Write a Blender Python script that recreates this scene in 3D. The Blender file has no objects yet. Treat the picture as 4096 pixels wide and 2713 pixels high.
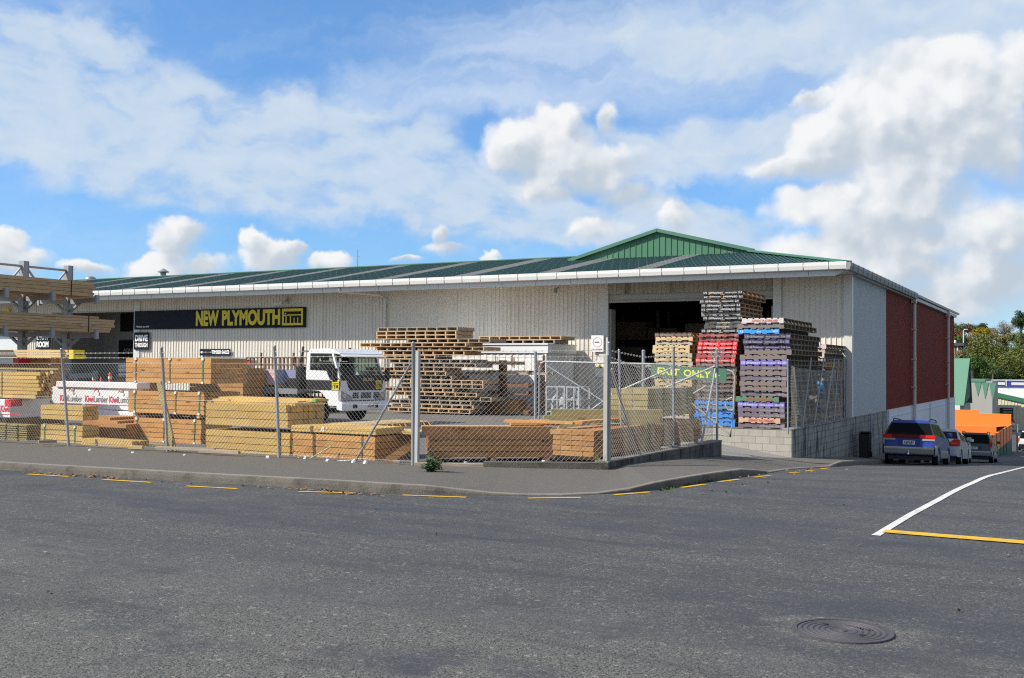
import bpy, bmesh, math, random
from mathutils import Vector, Matrix
R = random.Random(7)
C = bpy.context.scene.collection
SC = bpy.context.scene
rad = math.radians

# ------------------------------------------------------------------ camera
# world frame: x runs along the shop front, y runs away down the side street, z up, camera 1.7 m above the road
YAW, PITCH, ROLL, FPX, EYE = rad(28.65), math.atan(112/4200.0), rad(0.5), 4200.0, Vector((0, 0, 1.7))
FW = Vector((-math.sin(YAW)*math.cos(PITCH), math.cos(YAW)*math.cos(PITCH), math.sin(PITCH)))
_r0 = Vector((math.cos(YAW), math.sin(YAW), 0)); _u0 = _r0.cross(FW)
RT = _r0*math.cos(ROLL) + _u0*math.sin(ROLL); UP = -_r0*math.sin(ROLL) + _u0*math.cos(ROLL)
cam = bpy.data.cameras.new('camera'); co = bpy.data.objects.new('camera', cam); C.objects.link(co)
cam.sensor_width = 36.0; cam.lens = 36.0*FPX/4096.0; cam.clip_start = 0.1; cam.clip_end = 3000
M = Matrix((RT, UP, -FW)).transposed().to_4x4(); M.translation = EYE; co.matrix_world = M
SC.camera = co

# ------------------------------------------------------------------ exposure, sun
SC.view_settings.view_transform = 'Standard'; SC.view_settings.look = 'None'
SC.view_settings.exposure = 0.35
SC.cycles.use_denoising = False; SC.cycles.filter_width = 1.15; SC.cycles.sample_clamp_indirect = 4.0   # keep the wire mesh and the road grain crisp; SC.view_settings.gamma = 1.0
SUN_EL = rad(38.6); SUN_AZ = rad(42); SUN_TO = Vector((-math.cos(SUN_AZ)*math.cos(SUN_EL), -math.sin(SUN_AZ)*math.cos(SUN_EL), math.sin(SUN_EL)))
sl = bpy.data.lights.new('sun', 'SUN'); sl.energy = 4.9; sl.angle = rad(0.53); sl.color = (1.0, 0.94, 0.84)
so = bpy.data.objects.new('sun', sl); C.objects.link(so)
so.rotation_euler = SUN_TO.to_track_quat('Z', 'Y').to_euler()

# ------------------------------------------------------------------ node helper
class NT:
    def __init__(s, tree): s.t = tree
    def n(s, typ, **kw):
        d = s.t.nodes.new(typ)
        ins = kw.pop('i', {})
        for k, v in kw.items(): setattr(d, k, v)
        for k, v in ins.items(): s.set(d.inputs[k], v)
        return d
    def set(s, sock, v):
        if isinstance(v, bpy.types.NodeSocket): s.t.links.new(v, sock)
        elif isinstance(v, bpy.types.Node): s.t.links.new(v.outputs[0], sock)
        else: sock.default_value = v
    def m(s, op, a, b=None, c=None, clamp=False):
        d = s.t.nodes.new('ShaderNodeMath'); d.operation = op; d.use_clamp = clamp
        s.set(d.inputs[0], a)
        if b is not None: s.set(d.inputs[1], b)
        if c is not None: s.set(d.inputs[2], c)
        return d.outputs[0]
    def v(s, op, a, b=None, out=0):
        d = s.t.nodes.new('ShaderNodeVectorMath'); d.operation = op
        s.set(d.inputs[0], a)
        if b is not None: s.set(d.inputs[1], b)
        return d.outputs[out]
    def mix(s, f, a, b, blend='MIX'):
        d = s.t.nodes.new('ShaderNodeMix'); d.data_type = 'RGBA'; d.blend_type = blend
        s.set(d.inputs[0], f); s.set(d.inputs[6], a); s.set(d.inputs[7], b)
        return d.outputs[2]
    def mr(s, v, a, b, c=0.0, d=1.0, smooth=True):
        e = s.t.nodes.new('ShaderNodeMapRange'); e.interpolation_type = 'SMOOTHSTEP' if smooth else 'LINEAR'
        s.set(e.inputs[0], v); s.set(e.inputs[1], a); s.set(e.inputs[2], b); s.set(e.inputs[3], c); s.set(e.inputs[4], d)
        return e.outputs[0]
    def noise(s, vec, scale, detail=4, rough=0.55, dist=0.0, out=0):
        d = s.t.nodes.new('ShaderNodeTexNoise'); s.set(d.inputs['Vector'], vec)
        s.set(d.inputs['Scale'], scale); s.set(d.inputs['Detail'], detail); s.set(d.inputs['Roughness'], rough); s.set(d.inputs['Distortion'], dist)
        return d.outputs[out]

# ------------------------------------------------------------------ sky: Nishita with cloud layers in azimuth/elevation
W = bpy.data.worlds.new('World'); SC.world = W; W.use_nodes = True
def build_sky():
    t = NT(W.node_tree); W.node_tree.nodes.clear()
    out = t.n('ShaderNodeOutputWorld'); bg = t.n('ShaderNodeBackground', i={'Strength': 0.08}); t.set(out.inputs[0], bg)
    sky = t.n('ShaderNodeTexSky', sky_type='NISHITA', sun_disc=False, sun_elevation=SUN_EL,
              sun_rotation=math.atan2(SUN_TO.x, SUN_TO.y) % (2*math.pi), altitude=0, air_density=1.0, dust_density=0.35, ozone_density=2.6)
    d = t.v('NORMALIZE', t.n('ShaderNodeTexCoord').outputs['Generated'])
    s = t.n('ShaderNodeSeparateXYZ', i={0: d}).outputs
    # azimuth measured clockwise from the direction the street corner lies in, elevation above the horizon (radians)
    rx = t.v('DOT_PRODUCT', d, (math.cos(YAW), math.sin(YAW), 0), 1); fy = t.v('DOT_PRODUCT', d, (-math.sin(YAW), math.cos(YAW), 0), 1)
    az = t.m('ARCTAN2', rx, fy); el = t.m('ARCSINE', s[2])
    P = t.n('ShaderNodeCombineXYZ', i={0: az, 1: el, 2: 0.0}).outputs[0]
    wn = t.noise(P, 9.0, 5, 0.6, out=1); wn2 = t.noise(P, 34.0, 4, 0.6, out=1)
    wv = t.v('SUBTRACT', wn, (0.5, 0.5, 0.5)); wv2 = t.v('SUBTRACT', wn2, (0.5, 0.5, 0.5))
    Pw = t.v('ADD', P, t.v('ADD', t.v('MULTIPLY', wv, (0.055, 0.045, 0)), t.v('MULTIPLY', wv2, (0.017, 0.015, 0))))
    Pl = t.v('ADD', P, t.v('MULTIPLY', wv, (0.10, 0.07, 0)))
    def ae(px, py):
        q = (FW*FPX + RT*(px-2048) - UP*(py-1356.5)).normalized()
        return math.atan2(q.dot(Vector((math.cos(YAW), math.sin(YAW), 0))), q.dot(Vector((-math.sin(YAW), math.cos(YAW), 0)))), math.asin(q.z)
    def blob(vec, px, py, rx_, ry_, rot=0.0):
        a, e = ae(px, py)
        q = t.v('SUBTRACT', vec, (a, e, 0))
        if rot:
            q = t.n('ShaderNodeVectorRotate', rotation_type='Z_AXIS', i={0: q, 'Angle': rad(rot)}).outputs[0]
        q = t.v('MULTIPLY', q, (FPX/rx_, FPX/ry_, 0))
        l = t.v('LENGTH', q, out=1)
        return t.m('SUBTRACT', 1.0, l), q
    # ---- cumulus
    dens = None; sh = None; wsum = None
    for px, py, a, b in CUMULUS:
        g, q = blob(Pw, px, py, a, b)
        lit = t.v('DOT_PRODUCT', q, (-0.45, 0.9, 0), 1)
        wgt = t.m('POWER', t.m('MAXIMUM', t.m('ADD', g, 0.25), 0.0), 2.0)
        dens = g if dens is None else t.m('SMOOTH_MAX', dens, g, 0.12)
        ws = t.m('MULTIPLY', lit, wgt)
        sh = ws if sh is None else t.m('ADD', sh, ws)
        wsum = wgt if wsum is None else t.m('ADD', wsum, wgt)
    def billow(vec, fine):
        def vor(sc):
            d = t.n('ShaderNodeTexVoronoi', feature='SMOOTH_F1', voronoi_dimensions='2D', i={'Vector': vec, 'Scale': sc}); d.inputs['Smoothness'].default_value = 0.45; return d.outputs['Distance']
        b = t.m('ADD', t.m('MULTIPLY', vor(11.0), 0.60), t.m('MULTIPLY', vor(25.0), 0.34))
        if fine: b = t.m('ADD', b, t.m('MULTIPLY', vor(58.0), 0.16))
        return t.m('SUBTRACT', 0.92, b)
    Pb = t.v('ADD', P, t.v('ADD', t.v('MULTIPLY', wv, (0.05, 0.04, 0)), t.v('MULTIPLY', wv2, (0.012, 0.012, 0))))
    nz = t.m('ADD', billow(Pb, True), t.m('MULTIPLY', t.m('SUBTRACT', t.noise(P, 70.0, 4, 0.6), 0.5), 0.22)); nz2 = billow(t.v('ADD', Pb, (-0.010, 0.016, 0)), True)
    cd = t.m('ADD', t.m('ADD', dens, 0.13), t.m('MULTIPLY', t.m('SUBTRACT', nz, 0.5), 1.05))
    lit0 = t.m('DIVIDE', sh, t.m('ADD', wsum, 0.05)); cmask = t.mr(cd, -0.04, t.mr(lit0, -0.45, 0.4, 1.1, 0.42))
    rel = t.m('MULTIPLY', t.m('SUBTRACT', nz, nz2), 3.4)
    lit = t.m('ADD', t.m('MULTIPLY', t.m('DIVIDE', sh, t.m('ADD', wsum, 0.05)), 1.35), rel)
    edge = t.mr(cd, 0.1, 0.6, 0.45, 0.0)                      # thin rims are bright
    lit = t.mr(t.m('ADD', lit, edge), -0.75, 1.15)
    ccol = t.mix(lit, (5.2, 6.0, 6.9, 1), (9.0, 9.1, 9.2, 1))
    # ---- mottled mid level sheet
    sd = None
    for px, py, a, b, rot in SHEET:
        g, q = blob(Pl, px, py, a, b, rot)
        sd = g if sd is None else t.m('SMOOTH_MAX', sd, g, 0.2)
    pers = t.m('DIVIDE', 1.0, t.m('ADD', t.m('MAXIMUM', s[2], 0.0), 0.16))
    Q = t.v('MULTIPLY', t.n('ShaderNodeCombineXYZ', i={0: t.m('MULTIPLY', rx, pers), 1: t.m('MULTIPLY', fy, pers), 2: 0.0}).outputs[0], (1, 1, 1))
    mot = t.m('ADD', t.m('MULTIPLY', t.noise(t.v('MULTIPLY', Pl, (20.0, 36.0, 1)), 1.0, 5, 0.5, 0.2), 0.75), t.m('MULTIPLY', t.noise(Q, 5.0, 5, 0.55, 0.3), 0.25))
    sden = t.m('ADD', t.mr(sd, -0.3, 0.45, 0.0, 0.98), t.m('MULTIPLY', t.m('SUBTRACT', mot, 0.5), 2.9))
    smask = t.m('MULTIPLY', t.m('MULTIPLY', t.mr(sden, 0.05, 1.0), t.mr(sd, -0.25, 0.3)), 0.88)
    scol = t.mix(t.mr(mot, 0.35, 0.7), (5.3, 6.6, 8.2, 1), (6.7, 7.5, 8.4, 1))
    # ---- streaky high cloud
    R_ = t.n('ShaderNodeVectorRotate', rotation_type='Z_AXIS', i={0: P, 'Angle': rad(-6)}).outputs[0]
    st = t.noise(t.v('ADD', t.v('MULTIPLY', R_, (3.2, 16.0, 1)), t.v('MULTIPLY', wv, (1.2, 1.6, 0))), 1.0, 8, 0.58)
    hm = t.noise(P, 3.0, 2, 0.5)
    hb = None
    for px, py, a, b, rot in CIRRUS:
        g, q = blob(Pl, px, py, a, b, rot)
        hb = g if hb is None else t.m('SMOOTH_MAX', hb, g, 0.3)
    hmask = t.m('MULTIPLY', t.mr(t.m('ADD', st, t.m('MULTIPLY', t.mr(hb, -0.45, 0.6), 0.36)), 0.46, 1.0), 0.75)
    base = t.mix(0.0, sky.outputs[0], sky.outputs[0])
    base = t.mix(1.0, sky.outputs[0], t.mix(t.mr(el, 0.0, 0.38), SKY_LO, SKY_HI), 'MULTIPLY')
    base = t.mix(0.05, base, (7.0, 7.8, 8.8, 1)); c = t.mix(hmask, base, (6.6, 7.6, 8.9, 1))
    c = t.mix(smask, c, scol)
    c = t.mix(cmask, c, ccol)
    # clouds added beyond the view, unseen, to brighten the shaded side walls
    far = t.m('MAXIMUM', t.mr(t.m('ABSOLUTE', az), 0.62, 0.95), t.mr(el, 0.46, 0.7))
    fill_clouds = t.mr(t.noise(Q, 1.6, 5, 0.6), 0.36, 0.58)
    c = t.mix(t.m('MULTIPLY', far, t.m('MULTIPLY', fill_clouds, 0.9)), c, (5.7, 5.9, 6.1, 1))
    t.set(bg.inputs['Color'], c)
SKY_LO = (0.74, 1.13, 1.62, 1); SKY_HI = (0.82, 1.32, 1.72, 1)
CUMULUS = [  # picture of the sky: azimuth/elevation of each heap given by a sight line, and its half width and half height
    (2190, 640, 250, 190), (2230, 480, 130, 90), (2430, 480, 60, 80), (2370, 700, 240, 130), (2200, 770, 200, 60),
    (3700, 260, 190, 110), (3560, 420, 260, 170), (3850, 400, 210, 180), (3480, 590, 260, 190), (3800, 640, 330, 230), (4050, 640, 190, 260),
    (3260, 400, 90, 45), (3150, 690, 150, 70), (3300, 660, 170, 90), (3330, 830, 260, 120), (3650, 880, 420, 170), (4000, 930, 330, 200),
    (700, 980, 110, 90), (640, 1060, 160, 60), (800, 1060, 120, 60), (560, 1090, 90, 50),
    (1010, 980, 75, 50), (1090, 1040, 150, 70), (1190, 1000, 60, 40), (1320, 1050, 100, 50), (1770, 960, 55, 55), (1800, 1010, 110, 40),
    (40, 960, 70, 55), (60, 1030, 140, 70), (380, 1070, 110, 45), (1950, 1040, 60, 25), (1640, 1055, 60, 22),
    (2400, 920, 130, 90), (2700, 880, 110, 90), (2500, 790, 220, 90), (3600, 1080, 560, 130), (3950, 1130, 420, 150), (3700, 980, 460, 180), (3900, 560, 280, 300), (4100, 320, 160, 160), (3680, 700, 420, 420), (3450, 1010, 330, 150), (3800, 1200, 520, 130), (3420, 1130, 260, 80)]
SHEET = [(150, 360, 620, 330, 0), (900, 560, 800, 230, 20), (1500, 640, 640, 230, 18), (1800, 800, 560, 190, 8), (700, 640, 700, 190, 14), (2200, 900, 500, 110, 4), (2500, 620, 330, 110, 10), (2750, 900, 420, 110, 6), (3750, 90, 800, 230, 0), (3000, 560, 420, 120, 4), (2900, 160, 560, 130, 6)]
CIRRUS = [(3000, 180, 1500, 260, 4), (1900, 360, 700, 110, -4), (2600, 330, 700, 120, 0), (3200, 560, 800, 160, 0), (3600, 120, 900, 200, 0)]
build_sky()

# ------------------------------------------------------------------ sight lines (used to measure positions off the photograph) and ground heights
def sight(px, py): return (FW*FPX + RT*(px-2048) - UP*(py-1356.5))/FPX
def onx(px, py, x): d = sight(px, py); return EYE + d*(x/d.x)
def ony(px, py, y): d = sight(px, py); return EYE + d*(y/d.y)
def onz(px, py, z): d = sight(px, py); return EYE + d*((z-EYE.z)/d.z)
def slope(y):
    if y < 15: return 0.0
    if y < 22: return -0.072*(y-15)**2/14.0
    if y < 60: return -0.072*(y-18.5)
    if y < 100: return -2.988-0.055*(y-60)
    return -5.188-0.030*(min(y, 195)-100)
def clamp(v, a=0.0, b=1.0): return max(a, min(b, v))
def gz(x, y):
    z = slope(y)
    z -= 0.03*clamp(-1.9-x, 0, 3.6)*clamp((y-13)/6)              # crown of the side street
    z -= 0.013*max(0.0, -x-9)                                    # front street falls gently away
    return z
def ong(px, py):
    d = sight(px, py); k = 4.0
    while k < 200:
        p = EYE + d*k
        if p.z < gz(p.x, p.y): return p
        k += 0.03
    return p

# ------------------------------------------------------------------ mesh builder
class MB:
    def __init__(s): s.v = []; s.f = []; s.mi = []
    def add(s, vs, fs, mi=0, M=None):
        o = len(s.v)
        s.v += [tuple(M @ Vector(p)) for p in vs] if M else [tuple(p) for p in vs]
        s.f += [tuple(i+o for i in f) for f in fs]; s.mi += [mi]*len(fs)
    def box(s, a, b, mi=0, M=None):
        x0, y0, z0 = a; x1, y1, z1 = b
        s.add([(x0,y0,z0),(x1,y0,z0),(x1,y1,z0),(x0,y1,z0),(x0,y0,z1),(x1,y0,z1),(x1,y1,z1),(x0,y1,z1)],
              [(0,3,2,1),(4,5,6,7),(0,1,5,4),(1,2,6,5),(2,3,7,6),(3,0,4,7)], mi, M)
    def bar(s, p, q, w, h=None, up=(0,0,1), mi=0):
        h = h or w; p = Vector(p); q = Vector(q); d = (q-p).normalized(); u = Vector(up)
        if abs(d.dot(u)) > 0.98: u = Vector((1,0,0)) if abs(d.x) < 0.9 else Vector((0,1,0))
        a = d.cross(u).normalized(); b = a.cross(d).normalized()
        vs = []
        for c in (p, q):
            for i, j in ((-1,-1),(1,-1),(1,1),(-1,1)): vs.append(c + a*(i*w/2) + b*(j*h/2))
        s.add(vs, [(0,1,2,3),(7,6,5,4),(0,4,5,1),(1,5,6,2),(2,6,7,3),(3,7,4,0)], mi)
    def tube(s, pts, r, n=8, cap=True, mi=0):
        pts = [Vector(p) for p in pts]; vs = []; fs = []
        rr = r if isinstance(r, (list, tuple)) else [r]*len(pts)
        for k, p in enumerate(pts):
            d = (pts[min(k+1, len(pts)-1)] - pts[max(k-1, 0)]).normalized()
            u = Vector((0,0,1)) if abs(d.z) < 0.9 else Vector((1,0,0))
            a = d.cross(u).normalized(); b = a.cross(d)
            for i in range(n):
                t = 2*math.pi*i/n; vs.append(p + a*(math.cos(t)*rr[k]) + b*(math.sin(t)*rr[k]))
        for k in range(len(pts)-1):
            for i in range(n):
                j = (i+1) % n; fs.append((k*n+i, k*n+j, (k+1)*n+j, (k+1)*n+i))
        if cap:
            fs.append(tuple(range(n))[::-1]); fs.append(tuple(range((len(pts)-1)*n, len(pts)*n)))
        s.add(vs, fs, mi)
    def lathe(s, c, axis, prof, n=20, mi=0):
        # prof: (distance along axis, radius)
        c = Vector(c); d = Vector(axis).normalized(); u = Vector((0,0,1)) if abs(d.z) < 0.9 else Vector((1,0,0))
        a = d.cross(u).normalized(); b = a.cross(d); vs = []; fs = []
        for t, r in prof:
            for i in range(n):
                q = 2*math.pi*i/n; vs.append(c + d*t + a*(math.cos(q)*r) + b*(math.sin(q)*r))
        for k in range(len(prof)-1):
            for i in range(n):
                j = (i+1) % n; fs.append((k*n+i, k*n+j, (k+1)*n+j, (k+1)*n+i))
        fs.append(tuple(range(n))[::-1]); fs.append(tuple(range((len(prof)-1)*n, len(prof)*n)))
        s.add(vs, fs, mi)
    def prism(s, poly, a, b, axis='x', mi=0):
        # poly in the plane across axis, extruded from a to b
        def P(u, w, t): return {'x': (t, u, w), 'y': (u, t, w), 'z': (u, w, t)}[axis]
        n = len(poly); vs = [P(u, w, a) for u, w in poly] + [P(u, w, b) for u, w in poly]
        s.add(vs, [tuple(range(n)), tuple(range(2*n-1, n-1, -1))] + [((i+1) % n, i, n+i, n+(i+1) % n) for i in range(n)], mi)
    def quad(s, *p, mi=0): s.add(p, [tuple(range(len(p)))], mi)
    def build(s, name, mats, parent=None, smooth=False, world=False, bevel=0, fix=True, ang=35):
        me = bpy.data.meshes.new(name); me.from_pydata(s.v, [], s.f)
        mats = mats if isinstance(mats, (list, tuple)) else [mats]
        for m in mats: me.materials.append(m)
        if len(mats) > 1: me.polygons.foreach_set('material_index', s.mi)
        if fix:
            bm = bmesh.new(); bm.from_mesh(me); bmesh.ops.recalc_face_normals(bm, faces=bm.faces)
            if bevel: bmesh.ops.bevel(bm, geom=bm.edges[:], offset=bevel, segments=2, affect='EDGES', clamp_overlap=True)
            bm.to_mesh(me); bm.free()
        if smooth:
            me.polygons.foreach_set('use_smooth', [True]*len(me.polygons)); me.set_sharp_from_angle(angle=rad(ang))
        o = bpy.data.objects.new(name, me); C.objects.link(o)
        if parent:
            o.parent = parent
            if world: o.location = -parent.location
        return o

def tag(o, label, cat, group=None):
    o['label'] = label; o['category'] = cat
    if group: o['group'] = group
    return o
def thing(name, label, cat, loc=(0,0,0), rotz=0.0, group=None):
    o = bpy.data.objects.new(name, None); C.objects.link(o); o.location = loc; o.rotation_euler = (0,0,rotz); o.empty_display_size = 0.2
    return tag(o, label, cat, group)
def dup(root, loc=None, rotz=None, label=None, group=None, rot=None):
    r = root.copy(); C.objects.link(r)
    if loc is not None: r.location = loc
    if rotz is not None: r.rotation_euler = (0,0,rotz)
    if rot is not None: r.rotation_euler = rot
    if label: r['label'] = label
    if group: r['group'] = group
    for ch in list(root.children):
        c = ch.copy(); C.objects.link(c); c.parent = r
        for g in ch.children:
            d = g.copy(); C.objects.link(d); d.parent = c
    return r
def struct(o): o['kind'] = 'structure'; return o
ORD = ['lowest','second from the bottom','third from the bottom','fourth from the bottom','fifth from the bottom','sixth from the bottom','seventh from the bottom','eighth from the bottom','ninth from the bottom','tenth from the bottom','eleventh from the bottom']
ORDT = ['topmost','second from the top','third from the top','fourth from the top','fifth from the top','sixth from the top','seventh from the top','eighth from the top','ninth from the top','tenth from the top','eleventh from the top','twelfth from the top','thirteenth from the top','fourteenth from the top','fifteenth from the top','sixteenth from the top','seventeenth from the top','eighteenth from the top','nineteenth from the top','twentieth from the top','twenty first from the top','twenty second from the top','twenty third from the top','twenty fourth from the top','twenty fifth from the top','twenty sixth from the top','twenty seventh from the top','twenty eighth from the top','twenty ninth from the top','thirtieth from the top','thirty first from the top','thirty second from the top','thirty third from the top']

# lettering: every string is turned into a flat mesh once (x = reading direction, z = up, faces -y), scaled to unit height
_txt = {}
def text_mesh(sx, bold=0.0):
    key = (sx, bold)
    if key in _txt: return _txt[key]
    cu = bpy.data.curves.new('lettering', 'FONT'); cu.body = sx; cu.size = 1.0; cu.offset = bold; cu.resolution_u = 3
    o = bpy.data.objects.new('lettering', cu); C.objects.link(o)
    dg = bpy.context.evaluated_depsgraph_get(); me = bpy.data.meshes.new_from_object(o.evaluated_get(dg))
    bpy.data.objects.remove(o)
    xs = [v.co.x for v in me.vertices]; ys = [v.co.y for v in me.vertices]
    x0, x1, y0, y1 = min(xs), max(xs), min(ys), max(ys)
    vs = [((v.co.x-x0)/(x1-x0), (v.co.y-y0)/(y1-y0)) for v in me.vertices]; fs = [tuple(p.vertices) for p in me.polygons]
    bpy.data.meshes.remove(me); _txt[key] = (vs, fs); return _txt[key]
def put_text(mb, s, org, ux, uz, bold=0.012, mi=0):
    # org: lower left corner; ux, uz: vectors along the whole width and the whole height
    vs, fs = text_mesh(s, bold); org, ux, uz = Vector(org), Vector(ux), Vector(uz)
    mb.add([org + ux*a + uz*b for a, b in vs], fs, mi)

# ------------------------------------------------------------------ materials
def newmat(name):
    m = bpy.data.materials.new(name); m.use_nodes = True; t = NT(m.node_tree)
    return m, t, m.node_tree.nodes['Principled BSDF']
def rgb(*c): return (c[0], c[1], c[2], 1.0)
def pm(name, col, rough=0.6, metal=0.0, var=0.12, vs=2.0, fine=0.06, fs=60.0, bump=0.0, bs=80.0, dirt=0.0, dcol=(0.12,0.10,0.08), ds=1.2, isl=0.0, spec=0.5, coat=0.0, stretch=(1,1,1)):
    m, t, b = newmat(name)
    oc = t.n('ShaderNodeTexCoord').outputs['Object']
    pv = t.v('MULTIPLY', oc, stretch)
    f = t.m('ADD', t.m('MULTIPLY', t.m('SUBTRACT', t.noise(pv, vs, 5, 0.6), 0.5), 2*var), t.m('MULTIPLY', t.m('SUBTRACT', t.noise(pv, fs, 3, 0.6), 0.5), 2*fine))
    if isl: f = t.m('ADD', f, t.m('MULTIPLY', t.m('SUBTRACT', t.n('ShaderNodeNewGeometry').outputs['Random Per Island'], 0.5), 2*isl))
    k = t.m('ADD', f, 1.0)
    c = t.v('SCALE', rgb(*col)[:3]); c.node.inputs['Scale'].default_value = 1.0; t.set(c.node.inputs['Scale'], k)
    if dirt: c = t.mix(t.m('MULTIPLY', t.mr(t.noise(pv, ds, 7, 0.68), 0.48, 0.72), dirt), c, rgb(*dcol))
    t.set(b.inputs['Base Color'], c); b.inputs['Metallic'].default_value = metal
    t.set(b.inputs['Roughness'], t.m('ADD', rough, t.m('MULTIPLY', f, 0.3), clamp=True)); b.inputs['Specular IOR Level'].default_value = spec
    if coat: b.inputs['Coat Weight'].default_value = coat; b.inputs['Coat Roughness'].default_value = 0.04
    if bump:
        bn = t.n('ShaderNodeBump', i={'Strength': bump, 'Distance': 0.02, 'Height': t.noise(pv, bs, 4, 0.6)}); t.set(b.inputs['Normal'], bn)
    return m
def wood(name, c1, c2, knots=0.5, grain=0.2, rough=0.72, grey=0.0):
    m, t, b = newmat(name)
    oc = t.n('ShaderNodeTexCoord').outputs['Object']; r = t.n('ShaderNodeNewGeometry').outputs['Random Per Island']
    off = t.v('ADD', oc, t.n('ShaderNodeCombineXYZ', i={0: t.m('MULTIPLY', r, 37.0), 1: t.m('MULTIPLY', r, 11.0), 2: t.m('MULTIPLY', r, 5.0)}))
    c = t.mix(t.m('MULTIPLY', t.m('ADD', r, t.noise(off, 0.8, 3, 0.6)), 0.5), rgb(*[k*0.84 for k in c1]), rgb(*[min(.9, k*1.1) for k in c2]))
    g = t.noise(t.v('MULTIPLY', off, (1.4, 1.4, 46.0)), 1.0, 6, 0.62, 0.6)
    c = t.mix(t.m('MULTIPLY', t.mr(g, 0.5, 0.75), min(1.0, grain*3.2)), c, rgb(c1[0]*0.45, c1[1]*0.38, c1[2]*0.3))
    if knots:
        vo = t.n('ShaderNodeTexVoronoi', feature='F1', i={'Vector': t.v('MULTIPLY', off, (1.7, 1.7, 5.0)), 'Scale': 1.0})
        c = t.mix(t.m('MULTIPLY', t.mr(vo.outputs['Distance'], 0.21, 0.04), min(1.0, knots*1.4)), c, rgb(c1[0]*0.35, c1[1]*0.24, c1[2]*0.16))
        bl = t.noise(off, 2.6, 4, 0.6); c = t.mix(t.m('MULTIPLY', t.mr(bl, 0.48, 0.72), 0.6*knots), c, rgb(c1[0]*0.62, c1[1]*0.45, c1[2]*0.36))
    if grey: c = t.mix(t.m('MULTIPLY', t.mr(t.noise(off, 1.6, 5, 0.6), 0.3, 0.62), grey), c, rgb(0.2, 0.18, 0.155))
    t.set(b.inputs['Base Color'], c); b.inputs['Roughness'].default_value = rough; b.inputs['Specular IOR Level'].default_value = 0.25
    t.set(b.inputs['Normal'], t.n('ShaderNodeBump', i={'Strength': 0.25, 'Distance': 0.004, 'Height': g}))
    return m
def asphalt(name, lo, hi, agg, streak, patches=True, cell=75.0, tint=(1.0,1.0,1.06)):
    m, t, b = newmat(name)
    oc = t.n('ShaderNodeTexCoord').outputs['Object']
    vo = t.n('ShaderNodeTexVoronoi', feature='F1', i={'Vector': oc, 'Scale': cell})
    rv = t.n('ShaderNodeSeparateColor', i={0: vo.outputs['Color']}).outputs[0]
    vo2 = t.n('ShaderNodeTexVoronoi', feature='F1', i={'Vector': oc, 'Scale': cell*0.37})
    rv2 = t.n('ShaderNodeSeparateColor', i={0: vo2.outputs['Color']}).outputs[1]
    big = t.noise(t.v('MULTIPLY', oc, (0.16, 0.75, 1)), 1.0, 6, 0.6, 0.8)
    mid = t.noise(oc, 1.7, 6, 0.62)
    coarse = t.mr(t.m('ADD', t.m('MULTIPLY', big, streak), t.m('MULTIPLY', mid, 1.0-streak)), 0.34, 0.64)      # 1 = open stony surface, 0 = flushed bitumen
    if patches:       # stripped, stonier surface along the near edge of the junction and in a ring round the manhole
        sp = t.n('ShaderNodeSeparateXYZ', i={0: oc}).outputs
        ex = t.m('MULTIPLY', t.mr(t.m('ADD', t.m('MULTIPLY', sp[1], -1.0), t.m('MULTIPLY', t.noise(oc, 0.7, 5, 0.6), 4.0)), -5.4, -3.6), t.mr(t.noise(oc, 1.1, 4, 0.6), 0.36, 0.5))
        rd = t.v('LENGTH', t.v('MULTIPLY', t.v('SUBTRACT', oc, (-1.39, 7.07, 0)), (1.0, 1.25, 0)), out=1)
        rg = t.mr(t.m('ADD', rd, t.m('MULTIPLY', t.m('SUBTRACT', t.noise(oc, 3.0, 4, 0.65), 0.5), 0.9)), 0.62, 0.42)
        coarse = t.m('MAXIMUM', coarse, t.m('MAXIMUM', ex, rg)); hi2 = t.m('MAXIMUM', ex, rg)
    chip = t.m('POWER', rv, 2.2)
    base = t.mix(coarse, rgb(*[lo*k for k in ((0.95,1.0,1.12) if patches else tint)]), rgb(*[hi*k for k in tint]))
    if patches: base = t.mix(t.m('MULTIPLY', hi2, 0.7), base, rgb(hi*1.45, hi*1.42, hi*1.32))
    stone = t.m('MULTIPLY', t.mr(chip, 0.35, 0.9), t.m('ADD', 0.25, t.m('MULTIPLY', coarse, 0.7)))
    c = t.mix(stone, base, rgb(agg, agg*0.985, agg*0.94))
    c = t.mix(t.m('MULTIPLY', t.mr(rv2, 0.965, 0.99), t.m('ADD', 0.1, t.m('MULTIPLY', coarse, 0.45))), c, rgb(agg*1.8, agg*1.75, agg*1.62))
    dk = t.m('MULTIPLY', t.mr(rv, 0.30, 0.0), t.m('MULTIPLY', coarse, 0.9)); c = t.mix(dk, c, rgb(lo*0.35, lo*0.35, lo*0.36))
    if patches:
        w = t.mr(t.noise(oc, 0.33, 5, 0.6), 0.56, 0.70); c = t.mix(t.m('MULTIPLY', w, 0.34), c, rgb(lo*0.75, lo*0.76, lo*0.85))
        s2 = t.noise(t.v('MULTIPLY', oc, (0.5, 3.2, 1)), 1.0, 5, 0.65, 0.5); c = t.mix(t.m('MULTIPLY', t.mr(s2, 0.50, 0.72), 0.48), c, rgb(lo*0.8, lo*0.8, lo*0.86))
    t.set(b.inputs['Base Color'], c)
    t.set(b.inputs['Roughness'], t.m('ADD', 0.68, t.m('MULTIPLY', coarse, 0.2))); b.inputs['Specular IOR Level'].default_value = 0.35
    h = t.m('ADD', t.m('MULTIPLY', t.m('MULTIPLY', vo.outputs['Distance'], -1.0), t.m('ADD', 0.25, coarse)), t.m('MULTIPLY', rv, 0.5))
    t.set(b.inputs['Normal'], t.n('ShaderNodeBump', i={'Strength': 0.55, 'Distance': 0.006, 'Height': h}))
    return m
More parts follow.
